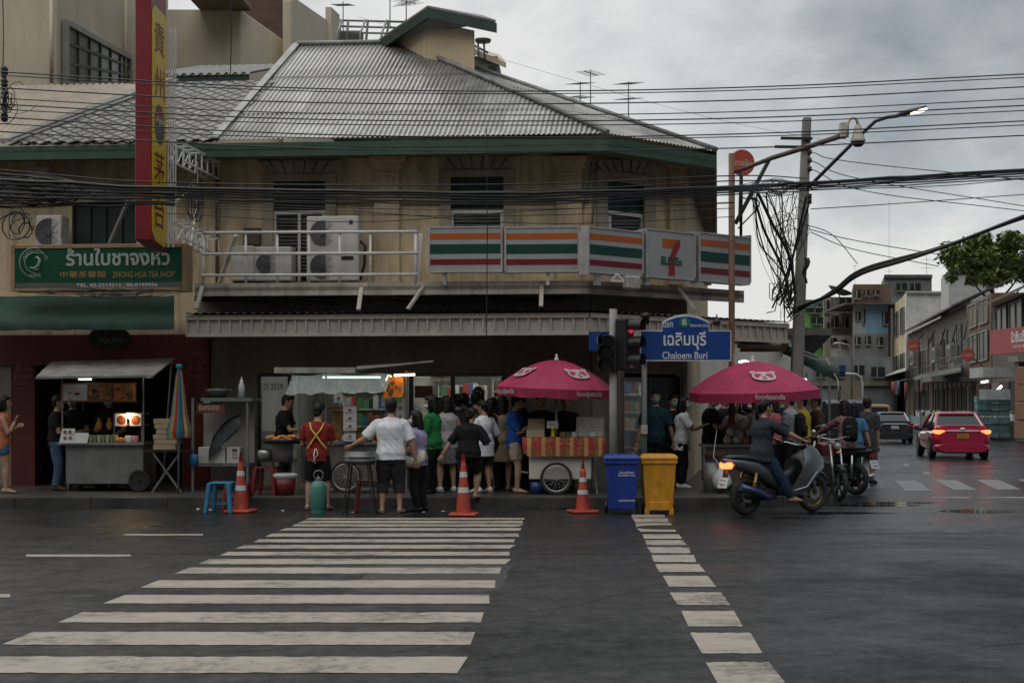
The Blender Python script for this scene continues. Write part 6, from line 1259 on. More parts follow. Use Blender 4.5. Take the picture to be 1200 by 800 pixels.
# gas cylinder, buckets and pan of food
gc = thing('gas_cylinder', 'teal gas cylinder standing in front of the man in red', 'gas cylinder', Gp(374, 599)+V((.03, -.22, 0)))
b = MB(); b.lathe([(.0, .03), (.10, .03), (.125, .06), (.125, .38), (.10, .45), (.05, .48), (.0, .48)], n=20); b.build('cylinder_body', M('teal_enamel', (.06, .20, .165), .4, var=.2, streak=.3), gc); b = MB(); b.torus((0, 0, .56), .07, .009, (0, 1, 0), 20, 6); b.cyl((0, 0, .46), (0, 0, .54), .02); b.build('valve_handle', STEELD, gc); b = MB(); b.lathe([(.11, 0), (.115, .05)], n=18); b.build('base_ring', M('teal_enamel', (.06, .20, .165), .4), gc)
b = MB(); b.lathe([(.0, 0), (.14, 0), (.18, .3), (.17, .3), (.13, .02)], pt(334, 23.1, .15), 18); bu = tag(b.build('red_bucket', REDP), 'dark red bucket lined with a plastic bag under the cook', 'bucket')
b = MB(); c = pt(334, 23.1, .15); b.lathe([(.16, .26), (.20, .30), (.21, .34), (.17, .36), (.10, .33)], c, 14); b.build('bag_liner', M('cloudy_plastic'), bu, w=True)
gs = thing('grill_stand', 'steel stand with a pan of fried food in front of the cook', 'grill', pt(328, 23.2, .15))
b = MB(); c = pt(331, 23.3, 1.0); b.lathe([(.0, -.02), (.30, -.02), (.36, .06), (.34, .06), (.28, 0)], c, 20); b.build('pan', BLACK, gs, w=True); b = MB()
rnd = random.Random(3)
for k in range(24): a = rnd.uniform(0, 6.28); r = rnd.uniform(0, .26); b.ell(c+V((r*math.cos(a), r*math.sin(a), .04+rnd.uniform(0, .06))), (.06, .05, .035), 8, 5)
b.build('fried_food', PICS[1], gs, w=True); b = MB(); b.lathe([(.18, -.02), (.17, -.3), (.0, -.3)], c, 16); b.build('stove', STEELD, gs, w=True)
for x in (320, 343): b = MB(); b.bar(pt(x, 23.3, .15), pt(x, 23.3, .72), .03); b.build('leg', STEELD, gs, w=True)
b = MB(); b.bar(pt(306, 23.4, .70), pt(345, 23.4, .70), .5, .03); b.build('shelf', BLACK, gs, w=True)
pot = MB(); pot.lathe([(.0, 0), (.14, 0), (.15, .14), (.13, .16), (.0, .17)], pt(312, 23.4, .72), 16); tag(pot.build('steel_pot', STEEL), 'lidded steel pot on the stand beside the fried food', 'pot')
# middle stall with clear plastic awning
ms = thing('market_stall', 'grill stall with a clear plastic rain sheet and hanging menus', 'food stall', pt(420, 24.0, .15)); Ym = 23.9
b = MB(); b.bb((W(350, 0, Ym).x, Ym, .95), (W(476, 0, Ym).x, Ym+.9, 1.0)); b.build('counter', STEELD, ms, w=True)
b = MB(); b.bb((W(352, 0, Ym).x, Ym+.05, .3), (W(474, 0, Ym).x, Ym+.8, .95)); b.build('stall_body', M('stall_panel', (.13, .12, .11), .5, metal=.3, var=.4), ms, w=True)
for x in (350, 382, 476):
    b = MB(); b.bar(pt(x, Ym, .15), W(x, 434, Ym), .03); b.build('post', STEELD, ms, w=True)
SHEET = M('clear_plastic_sheet', (.36, .40, .38), .25, var=.25, scale=4, alpha=.5)
b = MB(); n = 16; rs = []
for i in range(n+1):
    t_ = i/n; x = 342+t_*116; rs.append([W(x-8+t_*2, 462-2.5*t_+1.5*math.sin(i*1.9), Ym-.85), W(x-3, 450+math.sin(i*1.3), Ym-.72), W(x, 440.5+1.5*math.sin(i*.8)-t_*2, Ym-.5), W(x+4, 436, Ym+.4)])
b.rings(rs, False, True, False); b.build('rain_sheet', SHEET, ms, w=True)
b = MB(); b.bb(W(321, 437, Ym-.3), (W(420, 0, Ym).x, Ym+1.0, W(0, 433, Ym).z+.03)); b.prism([W(418, 433, Ym-.5), W(508, 424, Ym-.3), W(508, 424, Ym+.9), W(418, 430, Ym+.9)], (0, 0, .03)); b.build('roof_sheet', M('grey_tarp'), ms, w=True)
tube2(378, 446, 442, Ym+.45, 'long tube light behind the clear plastic rain sheet')
def menu(x0, x1, y0, y1, Y_, label, frame, rows, lit=False):
    t = thing('menu_board', label, 'menu board', W((x0+x1)/2, y1, Y_)); b = MB(); b.prism([W(x0, y1, Y_), W(x1, y1, Y_), W(x1, y0, Y_), W(x0, y0, Y_)], (0, .02, 0)); b.build('frame', frame, t, w=True)
    b = MB(); b.prism([W(x0+.8, y1-.8, Y_-.004), W(x1-.8, y1-.8, Y_-.004), W(x1-.8, y0+.8, Y_-.004), W(x0+.8, y0+.8, Y_-.004)], (0, .008, 0)); s = b.build('sheet', PICS[0], t, w=True); b = MB(); c_ = random.Random(int(x0))
    for k in range(rows):
        y = y0+(y1-y0)*(k+.6)/(rows+.2); b.cur = c_.choice([2, 3, 5]); b.disc(W((x0+x1)/2, y, Y_-.006), .022, (0, -1, 0), .002, 12, rx=.03); b.cur = 5; b.bb(W(x0+3, y+3.2, Y_-.006), W(x1-3, y+2.6, Y_-.0045))
    b.build('menu_print', PICS, s, w=True); return t
menu(401.5, 418.5, 475, 505, Ym-.3, 'white menu board with three small food pictures and a red frame', PICS[3], 3); menu(403, 417, 506, 517, Ym-.25, 'small white price card under the red framed menu', PICS[0], 1); menu(391, 402, 461, 472, Ym-.2, 'small white card with a red stamp hung under the rain sheet', PICS[0], 1)
menu(464, 474, 472, 493, Ym+.2, 'narrow white price sheet on the right post of the grill stall', PICS[0], 2); menu(447, 460, 463, 476, Ym+.1, 'pale notice behind the head of the man in white', PICS[0], 1)
ls = thing('lit_picture', 'orange picture of roast meat under a warm lamp, its lamplight painted as a faint glow', 'sign', W(460, 466, Ym-.1)); b = MB(); b.prism([W(449, 466, Ym-.1), W(472, 464.5, Ym-.1), W(472.5, 442, Ym-.1), W(453, 441.5, Ym-.1)], (0, .02, 0)); b.build('picture_panel', M('roast_picture', (.50, .17, .03), .5, var=.75, scale=9, emit=(.9, .22, .02), es=.18), ls, w=True)  # faint emission on the panel stands in for the lamp's light on it
b = MB(); rnd = random.Random(8)
for k in range(9): b.disc(W(rnd.uniform(454, 470), rnd.uniform(447, 463), Ym-.104-.001*k), rnd.uniform(.03, .06), (0, -1, 0), .002, 10, rx=rnd.uniform(.02, .04))
b.build('roast_print', PICS[2], ls, w=True)
wl_ = thing('warm_lamp', 'long warm lamp above the orange roast picture', 'light', W(475, 439, Ym-.2)); b = MB(); b.cyl(W(462, 439.5, Ym-.2), W(486, 438.5, Ym-.2), .022); b.build('tube', WARM, wl_, w=True); b = MB(); b.bar(W(461, 437.5, Ym-.2), W(487, 436.6, Ym-.2), .06, .03); b.build('shade', STEELD, wl_, w=True)
b = MB(); b.tube([W(452, 446, Ym-.2), W(455, 439.5, Ym-.2), W(459, 441, Ym-.2)], .014, 6); tag(b.build('hook_lamp', M('hook_glow', (1, .9, .7), .5, var=0, emit=(1, .8, .5), es=3)), 'small bright curved lamp at the corner of the orange picture', 'light')
gl_ = thing('display_cabinet', 'small warm lit glass cabinet on the grill stall beside the menus', 'display case', pt(392, Ym+.2, 1.0)); b = MB(); 
for x in (383, 400):
    for yy in (Ym+.05, Ym+.4): b.bar(pt(x, yy, 1.0), pt(x, yy, 1.55), .02)
b.bb((W(383, 0, Ym).x, Ym+.05, 1.55), (W(400, 0, Ym).x, Ym+.4, 1.58)); b.build('case_frame', WOODE, gl_, w=True); b = MB(); b.bb((W(385, 0, Ym).x, Ym+.3, 1.02), (W(398, 0, Ym).x, Ym+.36, 1.52)); b.build('food_backdrop', M('amber_backing', (.36, .2, .07), .5, var=.5, scale=8), gl_, w=True)
for k in range(4): b = MB(); c = pt(386+k*3.5, Ym+.2, 1.08); b.ell(c, (.035, .03, .07)); tag(b.build('roast_chicken', PICS[1]), 'golden roast piece standing in the warm lit glass cabinet', 'food', 'roast pieces in the glass cabinet')
for k, (x, l) in enumerate(((428, 'dark sauce bottle left of the pair on the grill stall counter'), (434, 'dark sauce bottle right of the pair on the grill stall counter'))): b = MB(); b.lathe([(.0, 0), (.035, 0), (.035, .15), (.012, .2), (.012, .25), (.0, .25)], pt(x, Ym+.1, 1.0), 10); tag(b.build('sauce_bottle', BLACK), l, 'bottle')
for k in range(5): b = MB(); c = pt(403+k*2.6, Ym-.02, 1.0); b.ell(c+V((0, 0, .05)), (.045, .05, .055), 8, 6); tag(b.build('food_bag', M('bag_white', (.5, .5, .5), .4)), 'small knotted white food bag on the counter beside the white t-shirt', 'bag', 'white food bags on the grill counter')
# round grill on its tall stand
rg = thing('round_grill', 'round steel grill tray on a tall black folding stand', 'grill', Gp(421, 603)+V((0, .05, 0)))
b = MB(); b.lathe([(.0, .74), (.22, .74), (.235, .80), (.235, .93), (.22, .93), (.2, .88), (.0, .88)], n=24); b.build('grill_drum', M('dark_steel'), rg); b = MB(); b.torus((0, 0, .86), .238, .008, (0, 0, 1), 24, 5); b.torus((0, 0, .80), .238, .006, (0, 0, 1), 24, 5); b.build('drum_band', STEEL, rg)
for sx in (-1, 1):
    for sy in (-1, 1): b = MB(); b.bar((sx*.22, sy*.18, 0), (sx*.13, sy*.12, .75), .025); b.build('leg', BLACK, rg)
b = MB()
for z in (.15, .32, .5): k = 1-z*.45; b.bar((-.21*k, -.17*k, z), (.21*k, -.17*k, z), .018)
b.build('rung', BLACK, rg); b = MB(); rnd = random.Random(5)
for k in range(16): a = rnd.uniform(0, 6.28); r = rnd.uniform(0, .18); b.ell((r*math.cos(a), r*math.sin(a), .90), (.05, .022, .02), 8, 5, Matrix.Rotation(a*2, 3, 'Z'))
b.build('grilled_food', M('pale_food', (.42, .33, .25), .5, var=.4, scale=9), rg)
bw = thing('cart_wheel', 'old spoked wheel leaning against the stall behind the man in red', 'wheel', pt(405, 23.6, .15)); cart_wheel(bw, pt(405, 23.65, .15+.27), .27)
# snack cart with patterned cloth
sc_ = thing('snack_cart', 'white snack cart with patterned red cloth, glass boxes and a bicycle wheel', 'food cart', pt(662, 23.6, .15)); Ys = 23.35
b = MB(); b.bb((W(620, 0, Ys).x, Ys, W(0, 562, Ys).z), (W(693, 0, Ys).x, Ys+.8, W(0, 531, Ys).z)); b.build('cart_body', M('cream_enamel'), sc_, w=True, bevel=.02)
def batik():
    m = bpy.data.materials.new('patterned_cloth'); m.use_nodes = True; nt = m.node_tree; N = nt.nodes; L = nt.links; p = N['Principled BSDF']; p.inputs['Roughness'].default_value = .75
    tc = N.new('ShaderNodeTexCoord'); mp = N.new('ShaderNodeMapping'); mp.inputs['Rotation'].default_value = (0, R(45), 0); L.new(tc.outputs['Object'], mp.inputs[0])
    ck = N.new('ShaderNodeTexChecker'); ck.inputs['Scale'].default_value = 5.2; L.new(mp.outputs[0], ck.inputs['Vector']); ck.inputs[1].default_value = (.30, .02, .018, 1); ck.inputs[2].default_value = (.20, .075, .025, 1)
    w1 = N.new('ShaderNodeTexWave'); w1.wave_type = 'BANDS'; w1.bands_direction = 'X'; w1.inputs['Scale'].default_value = 1.35; L.new(tc.outputs['Object'], w1.inputs['Vector'])
    v = N.new('ShaderNodeTexVoronoi'); v.inputs['Scale'].default_value = 16; L.new(tc.outputs['Object'], v.inputs['Vector'])
    r = N.new('ShaderNodeValToRGB'); r.color_ramp.elements[0].position = .80; r.color_ramp.elements[1].position = .86; L.new(w1.outputs[0], r.inputs[0])
    a = N.new('ShaderNodeMix'); a.data_type = 'RGBA'; L.new(r.outputs[0], a.inputs[0]); L.new(ck.outputs[0], a.inputs[6]); a.inputs[7].default_value = (.42, .22, .08, 1)
    r2 = N.new('ShaderNodeValToRGB'); r2.color_ramp.elements[0].position = .16; r2.color_ramp.elements[1].position = .2; r2.color_ramp.elements[0].color = (1, 1, 1, 1); r2.color_ramp.elements[1].color = (0, 0, 0, 1); L.new(v.outputs[0], r2.inputs[0])
    c = N.new('ShaderNodeMix'); c.data_type = 'RGBA'; L.new(r2.outputs[0], c.inputs[0]); L.new(a.outputs[2], c.inputs[6]); c.inputs[7].default_value = (.40, .25, .10, 1); L.new(c.outputs[2], p.inputs['Base Color']); return m
b = MB(); n = 40; rs = []
for i in range(n+1):
    t_ = i/n; x = 612+98*t_; w_ = .012*math.sin(i*1.3)
    rs.append([W(x-(1-t_)*0+0, 512, Ys+.55), W(x, 512, Ys-.08), W(x+.0, 522, Ys-.10+w_), W(613.5+95*t_ if t_ < .5 else 613+95.5*t_, 534.5+(0 if .03 < t_ < .97 else -3), Ys-.11+2*w_)])
b.rings(rs, False, True, False); b.build('patterned_cloth', batik(), sc_, w=True)
cart_wheel(sc_, V((W(652, 0, Ys-.12).x, Ys-.12, .15+.265)), .265); 
b = MB(); b.bar(pt(694, Ys+.2, .75), pt(700, Ys+.2, .15), .03); b.bar(pt(619, Ys+.1, .5), pt(611, Ys+.1, .52), .03); b.build('prop_leg', STEELD, sc_, w=True)
b = MB()
for q in ((676, 708, 489, 512),):
    for x in (q[0], q[1]):
        for yy in (Ys, Ys+.4): b.bar(W(x, 512, yy), W(x, q[2], yy), .014)
    for yy in (Ys, Ys+.4): b.bar(W(q[0], q[2], yy), W(q[1], q[2], yy), .014); b.bar(W(q[0], 500, yy), W(q[1], 500, yy), .014)
b.build('glass_frame', STEEL, sc_, w=True); b = MB(); b.prism([W(677, 511, Ys), W(707, 511, Ys), W(707, 490, Ys), W(677, 490, Ys)], (0, .004, 0)); b.build('glass_pane', GLASS, sc_, w=True)
cb = thing('sandwich_box', 'tan slotted box of snack sticks at the left end of the snack cart', 'box', pt(628, Ys+.1, W(0, 512, Ys).z)); b = MB(); zc = W(0, 512, Ys).z+.004
b.bb((W(617, 0, Ys).x, Ys-.02, zc), (W(638, 0, Ys).x, Ys+.2, zc+.12)); b.build('box_body', M('tan_box'), cb, w=True); b = MB(); b.prism([(W(618, 0, Ys).x, Ys+.2, zc+.12), (W(638, 0, Ys).x, Ys+.2, zc+.12), (W(638, 0, Ys).x, Ys+.32, zc+.3), (W(618, 0, Ys).x, Ys+.32, zc+.3)], (0, .01, 0)); b.build('lid', M('tan_box'), cb, w=True)
b = MB(); b.bb((W(641, 0, Ys).x, Ys, zc+.14), (W(654, 0, Ys).x, Ys+.01, zc+.26)); b.bar(pt(647, Ys+.01, zc), pt(647, Ys+.01, zc+.14), .015); c_ = b.build('price_card', PICS[0]); tag(c_, 'white price card standing on the snack cart', 'price card')
b = text_mb('ลูกชิ้นทอด 20', .04, .14, rY, W(647.5, 0, Ys-.001)*1.0+V((0, 0, zc+.2-W(647.5, 0, Ys).z))); b.build('card_lettering', BLACK, c_, w=True)
yb = MB(); yb.lathe([(.0, 0), (.045, 0), (.03, .03), (.02, .12), (.045, .16), (.0, .18)], pt(648, Ys-.05, zc), 12); tag(yb.build('yellow_dispenser', M('yellow_plastic', (.5, .36, .01), .4)), 'yellow sauce dispenser at the front of the snack cart', 'dispenser')
for k in range(7):
    b = MB(); c = pt(659+k*7, Ys+.2, zc); b.box(c+V((0, 0, .04)), (.085, .2, .08)); tag(b.build('food_tray', (PICS[2], M('green_tray', (.05, .12, .06), .5), PICS[0])[k % 3]), 'small food tray along the glass front of the snack cart', 'tray', 'food trays on the snack cart')
b = MB(); b.lathe([(.0, 0), (.10, 0), (.12, .2), (.11, .2)], pt(629, Ys+.1, .15), 14); tag(b.build('dark_blue_bucket', M('dark_blue_plastic', (.01, .03, .12), .4)), 'dark blue bucket on the pavement beside the snack cart wheel', 'bucket')
# pink parasols
PINK = M('magenta_canvas', (.40, .028, .10), .7, var=.28, scale=3.5, bump=.25, bscale=9, streak=.3, dirt=(.16, .02, .05)); PINK2 = M('magenta_canvas_shaded', (.36, .024, .088), .7, var=.28, scale=3.5, bump=.25, bscale=9, streak=.3, dirt=(.16, .02, .05))  # the second, darker canvas paints shade into every other panel
LOGO = M('pale_pink_print', (.52, .38, .41), .6, var=0); LOGO2 = M('light_grey_print', (.42, .42, .42), .6, var=0)
def parasol(c, rad, drop, zr, a0, label, texts, tilt=(0, 0)):
    """c plan centre, rim height zr; eight ribs with sagging cloth between them and a hanging valance"""
    t = thing('parasol', label, 'parasol', (c[0], c[1], .15)); n = 8; sub = 6
    m = Matrix.Rotation(R(tilt[0]), 3, 'X')@Matrix.Rotation(R(tilt[1]), 3, 'Y'); base = V((0, 0, zr-.15))
    def P(ang, s):                              # s: 0 top .. 1 rim
        k = (ang-a0)/(2*math.pi/n); f = abs((k % 1)-.5)*2; r = rad*s*(1-.055*(1-f*f)*s); z = drop*(1-s**1.75)-.025*(1-f*f)*s*(1-s)*2
        return base+m@V((r*math.cos(ang), r*math.sin(ang), z))
    ss = [0.02, .15, .3, .45, .6, .75, .88, 1.0]
    for k in range(n):
        b = MB(); an = [a0+(k+j/sub)*2*math.pi/n for j in range(sub+1)]
        rs = [[P(a, s) for a in an] for s in ss]
        rs.append([p+m@V((0, 0, -.16+.0*j))*(1.0-.1*math.sin(j/sub*math.pi))-m@V((0.02*math.cos(a), .02*math.sin(a), 0)) for j, (p, a) in enumerate(zip(rs[-1], an))])
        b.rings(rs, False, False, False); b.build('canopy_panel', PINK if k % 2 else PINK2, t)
    b = MB(); b.cyl((0, 0, 0), base+m@V((0, 0, drop+.02)), .02); b.build('pole', STEEL, t); b = MB(); b.lathe([(.045, -.02), (.035, .02), (.018, .05), (.018, .09), (.0, .1)], base+m@V((0, 0, drop)), 10); b.build('finial', PICS[0], t)
    for k in range(n): a = a0+k*2*math.pi/n; b = MB(); b.tube([P(a, s)-V((0, 0, .015)) for s in (.05, .4, .75, 1)], .007, 5); b.build('rib', STEEL, t)
    for a, big in texts:
        k = math.floor((a-a0)/(2*math.pi/n)); am = a0+(k+.5)*2*math.pi/n
        up = (P(am, .55)-P(am, .7)).normalized(); rt = V((-math.sin(am), math.cos(am), 0)); nr = rt.cross(up).normalized(); q = Matrix((rt, up, nr)).transposed(); o = P(am, .66)+nr*.022
        def pl(pts, h, mb): mb.add([o+q@V((x*1.3, y*1.3, h)) for x, y in pts], [tuple(range(len(pts)))])
        circ = lambda cx, cy, rx, ry, nn=18: [(cx+rx*math.cos(j*2*math.pi/nn), cy+ry*math.sin(j*2*math.pi/nn)) for j in range(nn)]
        e = MB(); pl([(.155*math.copysign(abs(math.cos(j*2*math.pi/24))**.8, math.cos(j*2*math.pi/24)), .105*math.copysign(abs(math.sin(j*2*math.pi/24))**.8, math.sin(j*2*math.pi/24))) for j in range(24)], 0, e)
        pl(circ(-.125, .085, .04, .038, 12), .0, e); pl(circ(.125, .085, .04, .038, 12), .0, e); em = e.build('emblem', LOGO, t)
        e = MB()
        for s in (-1, 1): pl([(s*.02, .02), (s*.05, .055), (s*.10, .05), (s*.125, .0), (s*.11, -.045), (s*.075, -.035), (s*.05, .0)], .003, e)
        pl(circ(0, -.03, .025, .016, 10), .003, e); pl(circ(0, -.07, .035, .01, 10), .003, e); e.build('emblem_marks', PINK, em)
        u2 = V((0, 0, 1)); n2 = V((math.cos(am), math.sin(am), 0)); q2 = Matrix((rt, u2, n2)).transposed(); rim = (P(am-.02, 1)+P(am+.02, 1))/2
        text_mb('foodpanda', .115, .50, q2, rim+m@V((0, 0, -.075))+n2*.03, bold=.01).build('lettering', LOGO2, t)
    return t
um1 = pt(651, 23.72, 0); um2 = pt(883, 24.1, 0)
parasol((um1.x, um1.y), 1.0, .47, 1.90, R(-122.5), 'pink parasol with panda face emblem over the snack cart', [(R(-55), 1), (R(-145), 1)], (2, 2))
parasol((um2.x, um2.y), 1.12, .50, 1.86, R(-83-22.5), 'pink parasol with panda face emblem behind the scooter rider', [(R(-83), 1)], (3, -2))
# wheelie bins
def bin_(px, py, mat, label, texts, w_=.49, pedal=False):
    t = thing('wheelie_bin', label, 'bin', G(px, py)+V((0, .26, 0)), R(random.uniform(-3, 3))); h = .80; g = lambda z, k: [V((sx*(w_/2*k), sy*(.26*k), z)) for sx, sy in ((-1, -1), (1, -1), (1, 1), (-1, 1))]
    b = MB(); b.rings([g(.07, .80), g(h*.5, .9), g(h-.06, .98), g(h-.06, 1.07), g(h, 1.07)], True, False); b.build('bin_body', mat, t, bevel=.02)
    b = MB(); b.rings([g(h+.003, 1.10), g(h+.04, 1.10), g(h+.075, .98), g(h+.085, .6)], True, False); b.build('lid', mat, t, bevel=.012)
    b = MB(); b.bar((-w_*.45, .31, h-.02), (w_*.45, .31, h-.02), .03); b.build('handle', mat, t)
    for sx in (-1, 1): b = MB(); b.cyl((sx*(w_*.40), .18, .09), (sx*(w_*.40+.05), .18, .09), .09); b.build('wheel', BLACK, t)
    for sx in (-1, 1): b = MB(); b.box((sx*w_*.36, -.2, .045), (.07, .07, .09)); b.build('foot', mat if pedal else BLACK, t)
    for (s, z, hh, ww) in texts: k = .80+.18*(z-.07)/(h-.13); text_mb(s, hh, ww, facing((0, -1, 0)), V((.07, -.26*k-.004, z)), bold=.02).build('bin_lettering', M('bin_print', (.45, .5, .6), .5, var=0), t)
    if pedal: b = MB(); b.box((0, -.225, .12), (w_*.62, .03, .13)); b.build('base_plate', mat, t, bevel=.008)
    return t
bin_(729, 603, M('blue_bin_plastic', (.006, .03, .22), .45, var=.25, scale=6, streak=.35), 'blue wheelie bin at the kerb with small white lettering', [('ถังขยะรีไซเคิล', .035, .24), ('Recyclable Waste', .03, .26), ('กรุงเทพมหานคร', .035, .25)] and [('ถังขยะรีไซเคิล', .62, .04, .22), ('Recyclable waste', .575, .035, .25), ('กรุงเทพมหานคร', .20, .04, .24)])
bin_(773, 602.5, M('yellow_bin_plastic', (.50, .225, .008), .48, var=.25, scale=6, streak=.4), 'yellow wheelie bin at the kerb with lid shut', [], .50, True)
# stall under the right parasol
s3 = thing('market_stall', 'small low stall cluttered with bags beneath the right pink parasol', 'food stall', pt(860, 24.2, .15)); Y3 = 24.3
b = MB(); b.bb((W(823, 0, Y3).x, Y3, .90), (W(905, 0, Y3).x, Y3+.7, .94)); b.build('counter', STEELD, s3, w=True); b = MB(); b.bb((W(826, 0, Y3).x, Y3+.05, .3), (W(902, 0, Y3).x, Y3+.65, .90)); b.build('stall_body', M('stall_panel'), s3, w=True)
for x in (825, 903): b = MB(); b.bar(pt(x, Y3, .15), pt(x, Y3, .92), .035); b.build('leg', STEELD, s3, w=True)
b = MB(); b.bar(pt(826, Y3-.08, .80), pt(850, Y3-.08, .80), .03); b.bar(pt(826, Y3-.08, .80), pt(826, Y3, .82), .03); b.build('rail', WOODE, s3, w=True)
b = MB(); c = pt(838, 23.9, .15); b.lathe([(.0, .0), (.19, .0), (.21, .5), (.2, .5), (.18, .03)], c, 20); tag(b.build('steel_bucket', STEELD), 'tall steel bucket standing by the scooter tail', 'bucket')
def bagmesh(c, r, label, mat, name='plastic_bag'):
    b = MB(); rs = []
    for z, w in ((-1, .35), (-.9, .75), (-.5, 1), (0, .92), (.5, .6), (.85, .2), (1.05, .12), (1.25, .26)): rs.append([c+V((r*w*(1+.2*noise.noise(V((math.cos(a), math.sin(a), z*2+c.x))))*math.cos(a), r*w*.8*math.sin(a), r*1.25*z)) for a in [k*2*math.pi/14 for k in range(14)]])
    b.rings(rs); return tag(b.build(name, mat), label, 'bag')
bagmesh(pt(846, 23.6, .42), .16, 'full pale plastic bag hanging above the scooter tail light', M('cloudy_plastic')); b = MB(); b.tube([pt(846, 23.6, .58), pt(836, 23.7, .75), pt(840, 23.8, 1.2)], .008, 5); tag(b.build('bag_string', WHITEM), 'white string running from the stall to the pale plastic bag', 'string')
rnd = random.Random(11)
for k in range(14): bagmesh(pt(852+k*3.6, Y3+.05+.1*(k % 2), 1.08+.12*(k % 3)), .07, 'small tied bag heaped on the stall under the right parasol', [M('pink_white_bag', (.38, .26, .25), .4, var=.4, scale=12), PICS[0], PICS[2], M('cloudy_plastic')][k % 4], 'food_bag')['group'] if 0 else bagmesh(pt(852+k*3.6, Y3+.05+.1*(k % 2), 1.04+.13*(k % 3)), .07, 'small tied bag heaped on the stall under the right parasol', [M('pink_white_bag', (.38, .26, .25), .4, var=.4, scale=12), PICS[0], PICS[2], M('cloudy_plastic')][k % 4], 'food_bag').__setitem__('group', 'bags heaped under the right parasol')
# corner canvas awning, clutter on the corner
aw = thing('canvas_awning', 'dark green canvas awning drooping past the corner above the right parasol', 'awning', W(945, 445, 27.5)); b = MB(); rs = []
for i in range(13):
    t_ = i/12; x = 914+70*t_; yt = 402+30*t_+2.5*math.sin(t_*3.1); Yd = 28.2-1.6*t_; w_ = 9+5*t_+.7*math.sin(i*1.9)
    rs.append([W(x-2, yt-4, Yd+.9), W(x, yt, Yd), W(x, yt+w_*.5, Yd-.12+.03*math.sin(i*2.1)), W(x-.5, yt+w_, Yd-.16+.04*math.sin(i*1.4))])
b.rings(rs, False, True, False); b.build('canvas', M('dark_green_canvas', (.005, .024, .017), .7, var=.3), aw, w=True); b = MB(); b.tube([W(968, 420, 27.6), W(982, 446, 26.2), W(983, 470, 26.2)], .02, 6); b.bar(W(921, 405, 28), W(958, 418, 27.2), .04); b.build('awning_pole', STEELD, aw, w=True)
b = MB(); b.prism([W(868, 412, 27.0), W(925, 412, 28.0), W(925, 400, 28.0), W(868, 398, 27.0)], (0, .1, 0)); tag(b.build('orange_banner', M('dull_orange_board', (.25, .09, .03), .6, var=.3)), 'dull orange board on the corner shop wall under the canopy end', 'board')
b = MB(); b.cyl(W(866, 405, 26.8), W(915, 405, 27.6), .05); tag(b.build('rolled_blind', M('pale_box')), 'rolled pale blind hung under the right end of the beige canopy', 'blind')
sh = thing('corner_stall', 'low corner stall of poles and goods behind the crowd past the right parasol', 'food stall', pt(955, 29.5, .15)); b = MB(); b.bb((W(890, 0, 30).x, 30, .15), (W(958, 0, 30).x, 30.6, 2.0)); b.build('goods_wall', M('mixed_goods', (.20, .15, .11), .6, var=.75, scale=5), sh, w=True)
for x in (945, 962, 972): b = MB(); b.bar(pt(x, 29.3, .15), pt(x, 29.3, 2.3), .04); b.build('post', STEELD, sh, w=True)
b = MB(); b.ell(W(944, 445, 28.8), .03); tag(b.build('bare_bulb', M('cold_bulb', (1, 1, 1), .5, var=0, emit=(.9, 1, 1), es=4)), 'small white bulb shining beside the drooping green awning', 'light')
b = MB(); b.ell(W(872, 424.0, 24.9), (.10, .10, .03)); tag(b.build('skylight_lamp', M('cold_bulb', (1, 1, 1), .5, var=0, emit=(.9, 1, 1), es=2)), 'flat white lamp just above the right parasol', 'light')

rnd = random.Random(31)
for k in range(8):
    x = 386+k*10.5; b = MB(); c = W(x, 452+rnd.uniform(0, 5), Ym+.35); b.tube([c+V((0, 0, .10)), c], .004, 5); b.ell(c-V((0, 0, .05)), (.045, .03, .065), 8, 6)
    tag(b.build('hanging_packet', [PICS[2], PICS[0], M('cloudy_plastic'), PICS[4]][k % 4]), 'small packet hanging in the row under the grill stall roof', 'packet', 'packets hung under the grill stall roof')
for k in range(9):
    b = MB(); r = rnd.uniform(.03, .05); hh = rnd.uniform(.10, .22); b.lathe([(.0, 0), (r, 0), (r, hh*.7), (r*.45, hh*.85), (r*.45, hh), (.0, hh)], pt(440+k*4, Ym+.55, 1.0), 10)
    tag(b.build('condiment_jar', [GOODS[0], GOODS[4], GOODS[5], M('cloudy_plastic'), GOODS[6]][k % 5]), 'condiment jar in the back row of the grill stall counter', 'jar', 'condiment jars on the grill stall')
